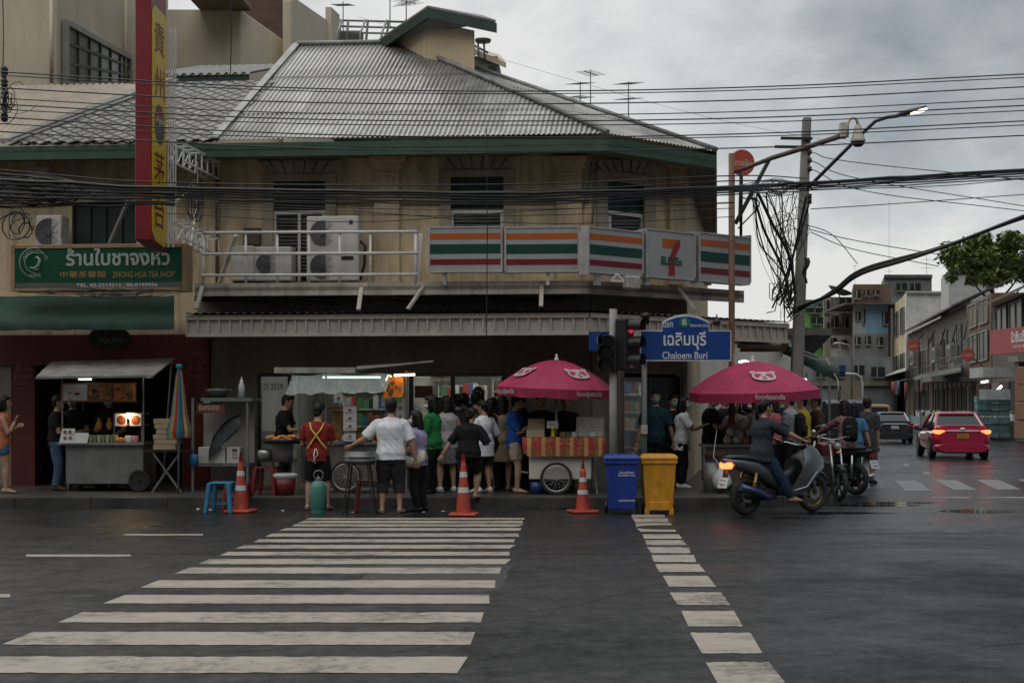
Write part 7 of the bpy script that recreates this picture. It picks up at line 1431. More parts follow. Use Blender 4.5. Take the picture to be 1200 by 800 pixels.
# ================================================================ vehicles
RUB = M('tyre_rubber'); CHR = M('chrome_rim'); GREYP = M('gunmetal_paint', (.105, .108, .115), .28, metal=.5, var=.1, coat=.5); GOLDR = M('gold_rim', (.28, .18, .05), .35, metal=.7, var=.1)
TAIL = M('tail_light_glow', (.6, .02, .01), .3, var=0, emit=(1, .10, .03), es=6.0); PLATE = M('pale_plate', (.5, .5, .5), .4, var=.15)
def sec(mb, ss, n=18, pw=.7, caps=True):
    """loft of rounded sections (x, y centre, z centre, half width, half height)"""
    def sg(v): return math.copysign(abs(v)**pw, v)
    return mb.rings([[V((x, y+w*sg(math.cos(k*2*math.pi/n)), z+h*sg(math.sin(k*2*math.pi/n)))) for k in range(n)] for x, y, z, w, h in ss], caps)
def bikewheel(t, x, r, tw, rim, blades=5):
    c = V((x, 0, r)); b = MB(); b.torus(c, r-tw, tw, (0, 1, 0), 32, 10); w = b.build('wheel', RUB, t)
    b = MB(); b.torus(c, r-2*tw+.01, .016, (0, 1, 0), 28, 6)
    for k in range(blades):
        for s in (-.1, .1): a = k*2*math.pi/blades+s; b.bar(c+V((math.cos(a+s)*.04, 0, math.sin(a+s)*.04)), c+V((math.cos(a)*(r-2*tw), 0, math.sin(a)*(r-2*tw))), .016, .022)
    b.cyl(c-V((0, .06, 0)), c+V((0, .06, 0)), .035); b.build('rim', rim, w); b = MB(); b.disc(c-V((0, .05, 0)), .10, (0, -1, 0), .004, 20); b.build('brake_disc', STEEL, w)
def bike_common(t, x2, hb, mirrors=True, plate=(-.46, .50), ztail=.74, xt=-.36):
    b = MB(); b.tube([(hb[0]-.10, -.34, hb[1]), (hb[0]-.02, -.24, hb[1]+.01), (hb[0]+.03, -.08, hb[1]-.03), (hb[0]+.03, .08, hb[1]-.03), (hb[0]-.02, .24, hb[1]+.01), (hb[0]-.10, .34, hb[1])], .013, 8); h_ = b.build('handlebar', STEEL, t)
    for s in (-1, 1): b = MB(); b.tube([(hb[0]-.13, s*.37, hb[1]), (hb[0]-.05, s*.27, hb[1]+.005)], .019, 8); b.build('grip', BLACK, h_)
    for s in (-1, 1):
        if mirrors: b = MB(); b.tube([(hb[0], s*.22, hb[1]+.01), (hb[0]+.04, s*.27, hb[1]+.14)], .007, 6); b.ell((hb[0]+.04, s*.29, hb[1]+.17), (.014, .065, .04), 12, 8); m_ = b.build('mirror', BLACK, t); b = MB(); b.ell((hb[0]+.032, s*.29, hb[1]+.17), (.010, .055, .033), 12, 8); b.build('mirror_glass', M('mirror_glass', (.6, .63, .66), .05, metal=.9, var=0), m_)
    b = MB(); b.hexa([V((plate[0], sy, z)) for sy, z in ((-.10, plate[1]-.07), (.10, plate[1]-.07))]+[V((plate[0]+.01, sy, plate[1]-.07)) for sy in (.10, -.10)]+[V((plate[0]+.05, sy, plate[1]+.08)) for sy in (-.10, .10)]+[V((plate[0]+.06, sy, plate[1]+.08)) for sy in (.10, -.10)])
    p_ = b.build('number_plate', PLATE, t); nrm = V((-.95, 0, -.3)).normalized(); q = Matrix((V((0, -1, 0)), nrm.cross(V((0, -1, 0))), nrm)).transposed()
    for s_, dz, hh in (('9กข', .035, .04), ('2846', -.028, .05)): text_mb(s_, hh, .13, q, V((plate[0]+.024+dz*.33, 0, plate[1]+.005+dz))+nrm*.004).build('plate_lettering', BLACK, p_)
    b = MB(); sec(b, [(xt, 0, ztail-.03, .05, .04), (plate[0]+.07, 0, plate[1]+.05, .07, .03), (plate[0]+.04, 0, plate[1]-.08, .06, .02)], 12); b.build('plate_holder', BLACK, t)
ra, fa = V((2.47, 20.75, 0)), V((3.56, 21.45, 0)); hd = math.atan2(fa.y-ra.y, fa.x-ra.x)
sk = thing('motor_scooter', 'large dark grey motor scooter with a lit red tail light and blue exhaust', 'scooter', ra, hd)
bikewheel(sk, 0, .285, .058, M('dark_rim', (.05, .05, .05), .4, metal=.6)); bikewheel(sk, 1.30, .29, .050, GOLDR)
b = MB(); sec(b, [(-.42, 0, .80, .04, .025), (-.36, 0, .79, .09, .05), (-.15, 0, .75, .145, .085), (.12, 0, .68, .165, .12), (.38, 0, .58, .165, .15), (.56, 0, .46, .14, .13), (.66, 0, .38, .12, .08)]); b.build('rear_fairing', GREYP, sk)
b = MB(); sec(b, [(-.38, 0, .845, .06, .02), (-.25, 0, .855, .12, .035), (.0, 0, .835, .14, .045), (.16, 0, .80, .15, .05), (.22, 0, .775, .15, .05), (.45, 0, .745, .13, .05), (.60, 0, .72, .08, .05)]); b.build('seat', M('black_vinyl', (.018, .018, .02), .5, bump=.2, bscale=80), sk)
b = MB(); sec(b, [(.52, 0, .36, .17, .09), (.75, 0, .34, .18, .08), (.95, 0, .36, .17, .10), (1.05, 0, .42, .15, .13)]); sec(b, [(.58, 0, .46, .07, .12), (.80, 0, .50, .075, .14), (1.0, 0, .60, .09, .16)]); b.build('footboard', BLACK, sk)
b = MB()
for s in (-1, 1): b.rings([[V((x, s*y, z)) for x, y, z in r] for r in ([(.66, .21, .30), (.88, .23, .29), (1.02, .20, .33)], [(.74, .24, .46), (.98, .27, .46), (1.16, .21, .50)], [(.86, .25, .62), (1.10, .28, .66), (1.40, .15, .68)], [(.98, .20, .80), (1.16, .22, .88), (1.46, .07, .80)], [(1.02, .11, .93), (1.15, .12, 1.02), (1.36, .03, .95)])], False, True, False)
b.build('front_fairing', GREYP, sk); b = MB(); sec(b, [(.92, 0, .60, .21, .22), (1.10, 0, .70, .21, .24), (1.28, 0, .76, .15, .18), (1.44, 0, .74, .06, .08)]); b.build('front_cowl', BLACK, sk); b = MB(); [b.tube([(.70, q*.215, .335), (.96, q*.262, .40), (1.16, q*.245, .60), (1.34, q*.165, .70)], .014, 6) for q in (-1, 1)]; b.build('edge_trim', M('silver_trim', (.35, .35, .36), .35, metal=.6), sk)
b = MB(); sec(b, [(.78, 0, .30, .18, .045), (.95, 0, .31, .20, .05), (1.1, 0, .36, .13, .04)]); b.build('lower_trim', M('silver_trim', (.35, .35, .36), .35, metal=.6), sk)
b = MB(); b.rings([[V((1.22, y, .90)) for y in (-.12, 0, .12)], [V((1.12+.0, y, 1.12)) for y in (-.10, 0, .10)]], False, True, False); b.build('windscreen', M('smoked_screen', (.03, .03, .035), .1, alpha=.6), sk)
b = MB(); sec(b, [(1.02, 0, .565, .03, .01), (1.12, 0, .615, .07, .02), (1.30, 0, .625, .075, .02), (1.48, 0, .58, .06, .02), (1.58, 0, .50, .03, .015)], 12); b.build('front_fender', GREYP, sk)
for s in (-1, 1): b = MB(); b.cyl((1.30, s*.085, .29), (1.18, s*.085, .72), .022); b.build('fork', STEEL, sk)
for s in (-1, 1): b = MB(); b.cyl((.0, s*.17, .30), (.08, s*.16, .62), .026); b.torus((.02, s*.17, .40), .03, .008, (.2, 0, 1), 12, 5); b.torus((.04, s*.165, .48), .03, .008, (.2, 0, 1), 12, 5); b.build('shock_absorber', GOLDR, sk)
b = MB(); b.tube([(.45, -.15, .25), (.25, -.19, .27), (.05, -.21, .34), (-.28, -.22, .43)], [.03, .055, .065, .06], 12); b.build('exhaust', M('blue_steel_exhaust', (.06, .085, .15), .3, metal=.7, var=.3), sk)
b = MB(); sec(b, [(-.08, .05, .30, .12, .07), (.2, .03, .30, .14, .10), (.48, 0, .30, .13, .09)]); b.build('engine', M('dark_engine', (.04, .04, .042), .45, metal=.5), sk)
b = MB(); sec(b, [(-.34, 0, .735, .14, .055), (-.385, 0, .735, .125, .05), (-.40, 0, .735, .10, .04)], 14); b.build('tail_light', TAIL, sk)
for s in (-1, 1): b = MB(); sec(b, [(-.30, s*.115, .74, .02, .022), (-.36, s*.10, .745, .025, .02)], 10); b.build('turn_signal', M('amber_lens', (.6, .18, .02), .3, var=0, emit=(1, .35, .05), es=.12), sk)
bike_common(sk, 1.3, (1.02, 1.04), True, (-.44, .48), .76)
hdg = math.degrees(hd); rd = ra+V((math.cos(hd), math.sin(hd), 0))*.30
P_('scooter rider in a dark t-shirt and jeans, hair tied back, one foot down', (rd.x, rd.y, 0), hdg, 1.64, cloth('slate_cotton', (.03, .033, .042)), DENIMD, 'tail', None, True, fat=1.12, leg=1, sleeve=.72, lean=.10, pelvis=(0, 0, .885), hem=-.07, hands={'L': (-.33, .62, 1.05), 'R': (.33, .62, 1.05)}, feet={'L': (-.2, .50, .36, 0), 'R': (.30, .48, .02, -8)}, vox=.0075, head=(-12, 4))
# motorcycle behind with a passenger seen from the back
ra2 = G(1003, 580); fa2 = ra2+V((-.78, 1.02, 0)); hd2 = math.atan2(1.02, -.78)
mc = thing('motorcycle', 'black motorcycle with a white rear plate and round amber lit headlamp', 'motorcycle', ra2, hd2)
DKR = M('dark_rim'); bikewheel(mc, 0, .29, .05, DKR, 6); bikewheel(mc, 1.26, .29, .045, DKR, 6)
b = MB(); sec(b, [(-.40, 0, .80, .05, .03), (-.2, 0, .78, .11, .07), (.15, 0, .72, .13, .10), (.4, 0, .62, .12, .10)]); b.build('tail_fairing', BLACK, mc); b = MB(); sec(b, [(-.30, 0, .86, .10, .03), (.0, 0, .84, .13, .045), (.45, 0, .80, .12, .05)]); b.build('seat', M('black_vinyl'), mc)
b = MB(); sec(b, [(.40, 0, .80, .10, .08), (.60, 0, .86, .14, .12), (.85, 0, .84, .11, .10)]); b.build('fuel_tank', M('dark_red_tank', (.10, .01, .015), .3, coat=.5), mc); b = MB(); sec(b, [(.15, 0, .36, .14, .14), (.45, 0, .38, .17, .18), (.75, 0, .42, .12, .16)]); b.build('engine', M('dark_engine'), mc)
for s in (-1, 1): b = MB(); b.cyl((1.26, s*.09, .29), (1.08, s*.09, .95), .022); b.build('fork', STEEL, mc); b = MB(); b.cyl((.0, s*.13, .30), (-.02, s*.12, .72), .024); b.build('shock_absorber', CHR, mc)
b = MB(); b.tube([(.4, -.14, .26), (.1, -.17, .28), (-.3, -.18, .36)], [.025, .045, .045], 10); b.build('exhaust', CHR, mc); b = MB(); b.ell((1.20, 0, .92), (.05, .06, .06)); b.build('headlamp', M('headlamp_glass', (.35, .34, .32), .15, var=.1), mc); b = MB(); b.ell((1.24, 0, .82), (.03, .05, .018)); b.build('pilot_lamp', M('amber_lens'), mc); b = MB(); b.box((-.40, 0, .72), (.03, .16, .05)); b.build('tail_light', M('red_lens', (.25, .01, .01), .3, var=0), mc)
b = MB(); sec(b, [(1.0, 0, .56, .05, .015), (1.26, 0, .60, .055, .015), (1.48, 0, .52, .05, .015)], 10); b.build('front_fender', BLACK, mc); bike_common(mc, 1.26, (1.0, 1.06), True, (-.46, .56), .74)
f2 = V((math.cos(hd2), math.sin(hd2), 0)); rp = ra2+f2*.22
P_('motorcycle rider in a dusty pink jacket seen from behind', (rp.x, rp.y, 0), math.degrees(hd2)-14, 1.62, cloth('dusty_pink_cotton', (.20, .105, .115)), BLACKC, 'bob', None, True, leg=1, sleeve=1.2, shoes=BSH, lean=.08, pelvis=(0, 0, .91), hands={'L': (-.28, .55, 1.08), 'R': (.28, .55, 1.08)}, feet={'L': (-.30, .15, .05, 0), 'R': (.30, .15, .05, 0)})
backpack((rp.x-f2.x*.06, rp.y-f2.y*.06, 1.18), math.degrees(hd2)-14, 'black backpack on the dusty pink jacket')
# parked scooter whose mirror and amber lamp show between the riders
ra3 = pt(938, 25.6, 0); ra3.z = 0
ps = copy_tree(mc); ps.location = (W(947, 479, 25.2).x, 25.2, 0); ps.rotation_euler = (0, 0, R(-75)); ps['label'] = 'dark motorcycle facing the road between the two riders with a round amber lamp'; ps['group'] = 'motorcycles at the corner'; mc['group'] = 'motorcycles at the corner'
# sedans
def sedan(name, label, cat, loc, rz, paint, L=4.6, Wd=1.75, Ht=1.46, boxy=0.0, lit=True, plate=PLATE, ptxt=('1กค 4921', 'กรุงเทพมหานคร')):
    t = thing(name, label, cat, loc, rz); w = Wd/2; x0, x1 = -1.0, L-1.0          # rear axle at x = 0.0, body from x0 to x1
    GL = M('tinted_car_glass', (.015, .018, .018), .06, var=0, spec=.8); belt = .63*Ht; dk = .70*Ht
    b = MB(); sec(b, [(x0, 0, .66, w*.76, .20), (x0+.06, 0, .65, w*.89, .27), (x0+.25, 0, .63, w*.97, .335), (x0+.9, 0, .57, w, .39), (x0+2.2, 0, .555, w, .385), (x1-1.3, 0, .55, w, .385), (x1-.5, 0, .56, w*.96, .31), (x1-.1, 0, .52, w*.86, .24), (x1, 0, .50, w*.7, .18)], 28, .52); b.build('body', paint, t)
    rx0, rx1 = x0+.50, x1-1.10; tx0, tx1 = x0+1.30+boxy*.05, x1-2.0; zb, zt = belt, Ht; tw = w*.66
    base = [V((rx0, -w*.86, zb)), V((rx1, -w*.86, zb)), V((rx1, w*.86, zb)), V((rx0, w*.86, zb))]; top = [V((tx0, -tw, zt-.05)), V((tx1, -tw, zt-.05)), V((tx1, tw, zt-.05)), V((tx0, tw, zt-.05))]
    b = MB(); sec(b, [(tx0-.12, 0, zt-.07, tw*.9, .02), (tx0+.1, 0, zt-.045, tw*.99, .04), ((tx0+tx1)/2, 0, zt-.04, tw*1.0, .045), (tx1-.05, 0, zt-.055, tw*.97, .035), (tx1+.12, 0, zt-.09, tw*.9, .02)], 20, .5); b.build('roof', paint, t)
    for i, j, nm in ((0, 3, 'rear_window'), (0, 1, 'side_window'), (2, 3, 'side_window'), (1, 2, 'windscreen')): b = MB(); b.quad(base[i], base[j], top[j], top[i]); b.build(nm, GL, t)
    for i in range(4): b = MB(); b.bar(base[i]*1.0, top[i], .085, .07); b.build('pillar', paint, t, bevel=.02)
    for s in (-1, 1): b = MB(); m0 = V((.75+.2, s*w*.865, zb)); m1 = V((.75+.12, s*tw*1.01, zt-.06)); b.bar(m0, m1, .06, .03); b.build('pillar', BLACK, t)
    b = MB(); sec(b, [(x0+.10, 0, dk-.04, w*.80, .06), (x0+.30, 0, dk-.03, w*.84, .06), (x0+.75, 0, dk-.02, w*.84, .05), (x0+.95, 0, dk-.06, w*.8, .03)], 20, .5); b.build('boot_lid', paint, t)
    for xx in (0.0, L-1.95):
        for s in (-1, 1):
            c = V((xx, s*(w-.09), .315)); b = MB(); b.lathe([(.0, -.1), (.27, -.1), (.315, -.06), (.315, .06), (.27, .1), (.2, .1), (.0, .1)], c, 24, Matrix.Rotation(R(90), 3, 'X')); wh = b.build('wheel', RUB, t); b = MB(); b.disc(c+V((0, s*.102, 0)), .19, (0, s, 0), .012, 20); b.build('rim', M('alloy_rim', (.25, .25, .26), .35, metal=.7), wh)
            b = MB(); b.disc(c+V((0, s*.093, .02)), .37, (0, s, 0), .004, 28); b.build('wheel_arch', BLACK, t)
    for s in (-1, 1):
        b = MB(); sec(b, [(x0+.02, s*w*.78, .84, w*.16, .062), (x0-.0+.14, s*w*.90, .85, w*.09, .055), (x0+.34, s*w*.955, .855, w*.035, .035)], 14, .6); b.build('tail_light', TAIL if lit else M('red_lens'), t)
        b = MB(); b.ell((x1-1.45, s*(w+.10), belt+.06), (.06, .10, .07)); b.build('side_mirror', paint, t)
        b = MB(); b.box((x0+1.75, s*(w+.004), .80), (.16, .02, .025)); b.build('door_handle', CHR if lit else BLACK, t)
    b = MB(); b.box((x0+.0, 0, .865), (.05, w*1.25, .035)); b.build('chrome_bar', CHR, t, bevel=.008); b = MB(); b.box((x0-.012, 0, .72), (.015, .34, .13)); p_ = b.build('number_plate', plate, t)
    text_mb(ptxt[0], .06, .28, facing((-1, 0, 0)), V((x0-.02, 0, .735))).build('plate_lettering', BLACK, p_); text_mb(ptxt[1], .022, .2, facing((-1, 0, 0)), V((x0-.02, 0, .68))).build('plate_lettering', BLACK, p_)
    b = MB(); sec(b, [(x0-.02, 0, .36, w*.82, .13), (x0+.12, 0, .35, w*.95, .16), (x0+.3, 0, .34, w*1.0, .15)], 18, .5); b.build('rear_bumper', paint, t); b = MB(); b.box((x0+.03, 0, .21), (.1, w*1.3, .06)); b.build('bumper_lip', BLACK, t)
    if lit: b = MB(); b.box((tx0-.30, 0, zt-.30), (.04, .22, .03)); b.build('brake_light', TAIL, t)
    return t
PNK = M('magenta_car_paint', (.32, .006, .042), .22, var=.05, coat=1.0); DRK = M('black_car_paint', (.012, .013, .017), .25, var=.05, coat=1.0)
tc_ = W(1123, 479, 43.6); taxi = sedan('sedan_car', 'shiny magenta pink sedan with lit tail lights and yellow number plate', 'car', (tc_.x+.25, 44.6, 0), R(90-6), PNK, plate=M('yellow_plate', (.42, .27, .03), .4), ptxt=('ทย 4826', 'กรุงเทพมหานคร'))
b = MB(); b.ell((-.99, 0, .93), (.03, .09, .045)); b.build('badge', CHR, taxi)
kc = W(1052, 479, 64); sedan('sedan_car', 'old black sedan with pale plate driving ahead of the pink one', 'car', (kc.x, 65, 0), R(90-7), DRK, 4.5, 1.72, 1.42, 1.0, False)
def van(name, label, px, Y, paint, w=1.75, h=1.9, L=4.4):
    t = thing(name, label, 'van', (W(px, 479, Y).x, Y, 0), R(83)); b = MB(); sec(b, [(-.05, 0, .62, w*.46, .3), (.1, 0, .62, w*.5, .36), (L*.8, 0, .62, w*.5, .36), (L, 0, .55, w*.42, .28)], 20, .4); b.build('body', paint, t); b = MB(); sec(b, [(.0, 0, 1.35, w*.45, .40), (.12, 0, 1.38, w*.48, .48), (L*.6, 0, 1.38, w*.48, .48), (L*.85, 0, 1.1, w*.42, .2)], 20, .4); b.build('cabin', paint, t)
    b = MB(); b.box((-.02, 0, 1.45), (.03, w*.74, .42)); b.build('rear_window', M('tinted_car_glass'), t)
    for s in (-1, 1):
        for xx in (.7, L-.9): b = MB(); b.cyl((xx, s*w*.5-.1, .31), (xx, s*w*.5+.02, .31), .31, n=20); b.build('wheel', RUB, t)
        b = MB(); b.box((-.03, s*w*.42, .85), (.04, .12, .3)); b.build('tail_light', M('red_lens'), t)
    b = MB(); b.box((-.06, 0, .62), (.02, .34, .13)); b.build('number_plate', PLATE, t)
van('delivery_van', 'dark van with a wide rear window beyond the couple in the side street', 992, 47, DRK, 1.75, 1.95); van('delivery_van', 'small tan minibus far down the side street beside the black sedan', 1028, 92, M('tan_paint', (.34, .20, .09), .4), 1.8, 2.0)
# loaded motorbike entering at the right edge
rx_ = W(1196, 479, 34.0); lb = thing('motorcycle', 'black motorbike stacked with brown cartons entering at the right edge', 'motorcycle', (rx_.x+.02, 33.2, 0), R(64))
bikewheel(lb, 0, .28, .045, CHR, 6); bikewheel(lb, 1.22, .28, .04, CHR, 6)
b = MB(); sec(b, [(-.35, 0, .75, .06, .04), (.1, 0, .70, .13, .10), (.5, 0, .55, .13, .12), (.8, 0, .40, .12, .08), (1.0, 0, .65, .13, .25), (1.12, 0, .85, .08, .08)]); b.build('frame_fairing', BLACK, lb); b = MB(); sec(b, [(-.3, 0, .80, .10, .03), (.5, 0, .78, .12, .05)]); b.build('seat', M('black_vinyl'), lb); b = MB(); b.box((-.22, 0, .83), (.6, .6, .03)); b.build('carrier', STEELD, lb)
for s in (-1, 1): b = MB(); b.cyl((1.22, s*.08, .28), (1.1, s*.08, .85), .02); b.build('fork', STEEL, lb)
bike_common(lb, 1.22, (1.0, 1.0), False, (-.42, .5), .7); fl = V((math.cos(R(64)), math.sin(R(64)), 0)); lo = V(lb.location)
P_('rider in jeans sitting on the motorbike loaded with cartons', (lo.x+fl.x*.42, lo.y+fl.y*.42, 0), 64, 1.68, DKGREY, DENIM, 'helmet', None, leg=1, sleeve=1.2, shoes=BSH, pelvis=(0, 0, .88), lean=.1, hands={'L': (-.3, .55, 1.02), 'R': (.3, .55, 1.02)}, feet={'L': (-.22, .28, .22, 0), 'R': (.22, .28, .22, 0)})
CART = M('brown_carton', (.27, .17, .095), .75, var=.25, scale=5, bump=.1)
for k, (z, l) in enumerate(((.86, 'lowest carton on the loaded motorbike at the right edge'), (1.30, 'second carton from the bottom on the loaded motorbike'), (1.72, 'third carton from the bottom on the loaded motorbike'), (2.12, 'topmost carton on the loaded motorbike'))):
    t = thing('carton', l, 'box', (lo.x-fl.x*.2+.03*k, lo.y-fl.y*.2, z), R(64+4*(k % 2)), 'brown cartons on the loaded motorbike'); b = MB(); b.box((0, 0, .2), (.60, .66+.05*(k % 2), .40)); b.build('carton_box', CART, t, bevel=.015); b = MB(); b.box((0, 0, .2), (.607, .06, .404)); b.build('tape', M('tan_tape', (.36, .25, .14), .35), t)
# ================================================================ the side street beyond
def WR(px, py, off=0.0):
    k = (px-CX)/F; Y = (14.0-off)/(k-.13); return W(px, py, Y)
def mt(n, c, **k): return M(n, c, .75, **{'var': .3, 'scale': .5, 'streak': .5, **k})
WIN = M('dark_window_glass', (.02, .023, .025), .35, var=.2, spec=.25)
def row_house(label, px0, px1, ytop_at1, mat, roofmat=None, windows=(), depth=9.0, doors=True, name='row_house'):
    """house on the right hand row between two pixel columns; the height is set by ytop at its near (right) end"""
    a, b_ = WR(px0, 479), WR(px1, 479); z = WR(px1, ytop_at1).z; t = thing(name, label, 'building', (a.x, a.y, .15)); d = (b_-a); d.z = 0; n = V((-d.y, d.x, 0)).normalized()
    n = n if n.x > 0 else -n
    m = MB(); m.prism([(a.x, a.y, .15), (b_.x, b_.y, .15), (b_.x+n.x*depth, b_.y+n.y*depth, .15), (a.x+n.x*depth, a.y+n.y*depth, .15)], (0, 0, z-.15)); m.build('wall', mat, t, w=True)
    L = d.length; u = d/L
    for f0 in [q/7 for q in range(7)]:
        m = MB(); m.slab(b_-u*(L*(f0+.13))-n*.05, b_-u*(L*(f0+.01))-n*.05, .15, 3.1, -.04); m.build('shopfront', (SHADE, DARK, SHADE, BRN, SHADE, DARK, OLD)[int(f0*7+.5)], t, w=True)  # the dark panels paint in the shade of open shop interiors
    if roofmat:
        m = MB(); e0, e1 = a-n*1.0, b_-n*1.0; r0, r1 = a+n*3.4, b_+n*3.4
        for p_ in (e0, e1): p_.z = z-.15
        for p_ in (r0, r1): p_.z = z+1.9
        m.prism([e0, e1, r1, r0], (0, 0, .14)); m.build('roof', roofmat, t, w=True)
    for (f0, f1, z0, z1, mm) in windows:
        m = MB(); m.slab(b_-u*(L*f0)-n*.06, b_-u*(L*f1)-n*.06, z0, z1, -.08); w_ = m.build('window', mm, t, w=True)
        fr = MB()
        for f in (f0, (f0+f1)/2, f1): p_ = b_-u*(L*f)-n*.09; fr.bar((p_.x, p_.y, z0), (p_.x, p_.y, z1), .07)
        for zz in (z0, z1): fr.bar(V((0, 0, zz))+(b_-u*(L*f0)-n*.09)*V((1, 1, 0)) if 0 else V(((b_-u*(L*f0)-n*.09).x, (b_-u*(L*f0)-n*.09).y, zz)), V(((b_-u*(L*f1)-n*.09).x, (b_-u*(L*f1)-n*.09).y, zz)), .07)
        fr.build('frame', M('pale_window_frame'), w_, w=True)
    return t, a, b_, u, n, z
OLD = mt('old_timber_front', (.19, .16, .13), scale=1.2); DKW = mt('soot_dark_wall', (.10, .088, .076), scale=1.2); TIN = M('rusty_tin_roof', (.085, .075, .07), .65, var=.5, scale=1.2); WHW = mt('greyed_white_wall', (.60, .59, .57), streak=.4); CRW = mt('pale_yellow_wall', (.58, .49, .31)); BRN = mt('brown_sheet_wall', (.15, .085, .06)); BLU = mt('pale_blue_wall', (.18, .31, .43)); GRY = mt('purple_grey_wall', (.22, .20, .205)); GRN = mt('lime_green_wall', (.15, .36, .09)); TEALD = M('teal_door', (.16, .30, .32), .6); PALEW = M('pale_shutter')
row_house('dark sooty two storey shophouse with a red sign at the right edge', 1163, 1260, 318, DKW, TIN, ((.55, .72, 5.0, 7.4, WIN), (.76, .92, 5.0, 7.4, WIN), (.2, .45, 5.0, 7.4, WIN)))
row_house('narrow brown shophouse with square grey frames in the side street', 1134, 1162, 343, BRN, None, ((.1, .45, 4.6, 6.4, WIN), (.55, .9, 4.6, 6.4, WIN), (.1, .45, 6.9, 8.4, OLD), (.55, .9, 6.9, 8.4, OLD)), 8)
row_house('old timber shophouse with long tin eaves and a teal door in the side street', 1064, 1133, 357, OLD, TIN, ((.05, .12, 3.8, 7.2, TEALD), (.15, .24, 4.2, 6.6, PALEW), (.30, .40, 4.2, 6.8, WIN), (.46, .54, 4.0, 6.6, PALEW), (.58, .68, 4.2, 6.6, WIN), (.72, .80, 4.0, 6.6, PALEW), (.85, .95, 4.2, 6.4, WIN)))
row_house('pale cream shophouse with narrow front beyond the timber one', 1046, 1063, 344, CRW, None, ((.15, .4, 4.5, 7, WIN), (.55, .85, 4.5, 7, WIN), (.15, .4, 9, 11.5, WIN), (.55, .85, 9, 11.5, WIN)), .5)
def block(label, px0, px1, ytop, Y, mat, depth=8, wins=(), extra=(), name='town_house', roof=None):
    a, b_ = W(px0, 479, Y), W(px1, 479, Y); t = thing(name, label, 'building', ((a.x+b_.x)/2, Y, 0)); sk_ = V((.175*depth, depth, 0)); m = MB(); m.prism([(a.x, Y, 0), (b_.x, Y, 0), (b_.x+sk_.x, Y+depth, 0), (a.x+sk_.x, Y+depth, 0)], (0, 0, W(0, ytop, Y).z)); m.build('wall', mat, t, w=True)
    for x0, x1, y0, y1, mm in extra: m = MB(); m.bb((W(x0, 0, Y).x, Y-.35, W(0, y1, Y).z), (W(x1, 0, Y).x, Y-.05, W(0, y0, Y).z)); m.build('facade_panel', mm, t, w=True)
    for x0, x1, y0, y1 in wins: m = MB(); m.bb((W(x0, 0, Y).x, Y-.5, W(0, y1, Y).z), (W(x1, 0, Y).x, Y-.36, W(0, y0, Y).z)); w_ = m.build('window', WIN, t, w=True); m = MB(); m.bar(W((x0+x1)/2, y0, Y-.52), W((x0+x1)/2, y1, Y-.52), .08); m.bb((W(x0-.5, 0, Y).x, Y-.56, W(0, y1+.6, Y).z), (W(x1+.5, 0, Y).x, Y-.34, W(0, y1, Y).z)); m.build('frame', M('pale_window_frame'), w_, w=True)
    if roof: m = MB(); m.bb((a.x-1.2, Y-1.6, W(0, roof[1], Y).z), (b_.x+1, Y+depth, W(0, roof[0], Y).z)); m.build('roof', TIN, t, w=True)
    return t
block('lime green house at the end of the side street beside the pole', 938, 968, 351, 172, GRN, 8, ((948, 962, 362, 367), (950, 964, 372, 380)), ((938, 968, 352, 361, M('green_glazing', (.10, .17, .14), .4)), (940, 946, 392, 405, BRN), (950, 956, 392, 405, BRN), (960, 966, 392, 405, BRN)))
block('grey rendered town house with a satellite dish at the end of the street', 966, 1000, 348, 160, GRY, 9, ((983, 1000, 350, 366), (967, 971, 362, 368), (967, 971, 378, 386)), ((965, 973, 346, 420, M('cream_strip', (.36, .32, .24), .7, streak=.4)), (973, 1001, 393, 424, WHW)))
block('corner house with brown sheet storey over a pale blue storey', 1000, 1044, 333, 150, BRN, 9, ((1012, 1018, 340, 347), (1022, 1030, 340, 346), (1002, 1008, 366, 376), (1010, 1013, 362, 380)), ((1013, 1040, 357, 391, BLU), (1000, 1013, 357, 391, mt('grey_blue_wall', (.30, .32, .33))), (1000, 1040, 391, 420, mt('grey_dim_wall', (.20, .20, .20)))), roof=(356, 358))
block('grey glazed penthouse house behind the brown storey', 1036, 1092, 324, 185, mt('grey_glazed_wall', (.18, .19, .19)), 9, ((1050, 1062, 332, 341), (1066, 1078, 332, 341)), ((1036, 1092, 322, 326, TIN),))
block('white flank walled building rising behind the timber shophouse', 1062, 1136, 342, 136, WHW, 12, (), ((1062, 1136, 341.5, 343.5, M('pale_coping', (.42, .41, .39), .7)), (1092, 1110, 377, 396, BRN)))
block('white rooftop room with sloping coping above the flank wall', 1112, 1166, 316, 118, M('white_rooftop_wall', (.46, .46, .46), .8, var=.15, streak=.35), 8, (), ((1112, 1166, 315, 317.5, M('pale_coping')),))
block('long tin roofed warehouse closing the low end of the street', 930, 1046, 418, 138, mt('dim_grey_blue_wall', (.19, .195, .205)), 8, ((956, 968, 430, 442), (975, 990, 428, 442), (1000, 1012, 428, 440), (1020, 1036, 430, 442)), ((940, 1046, 446, 452, OLD), (985, 1010, 452, 470, PALEW)))
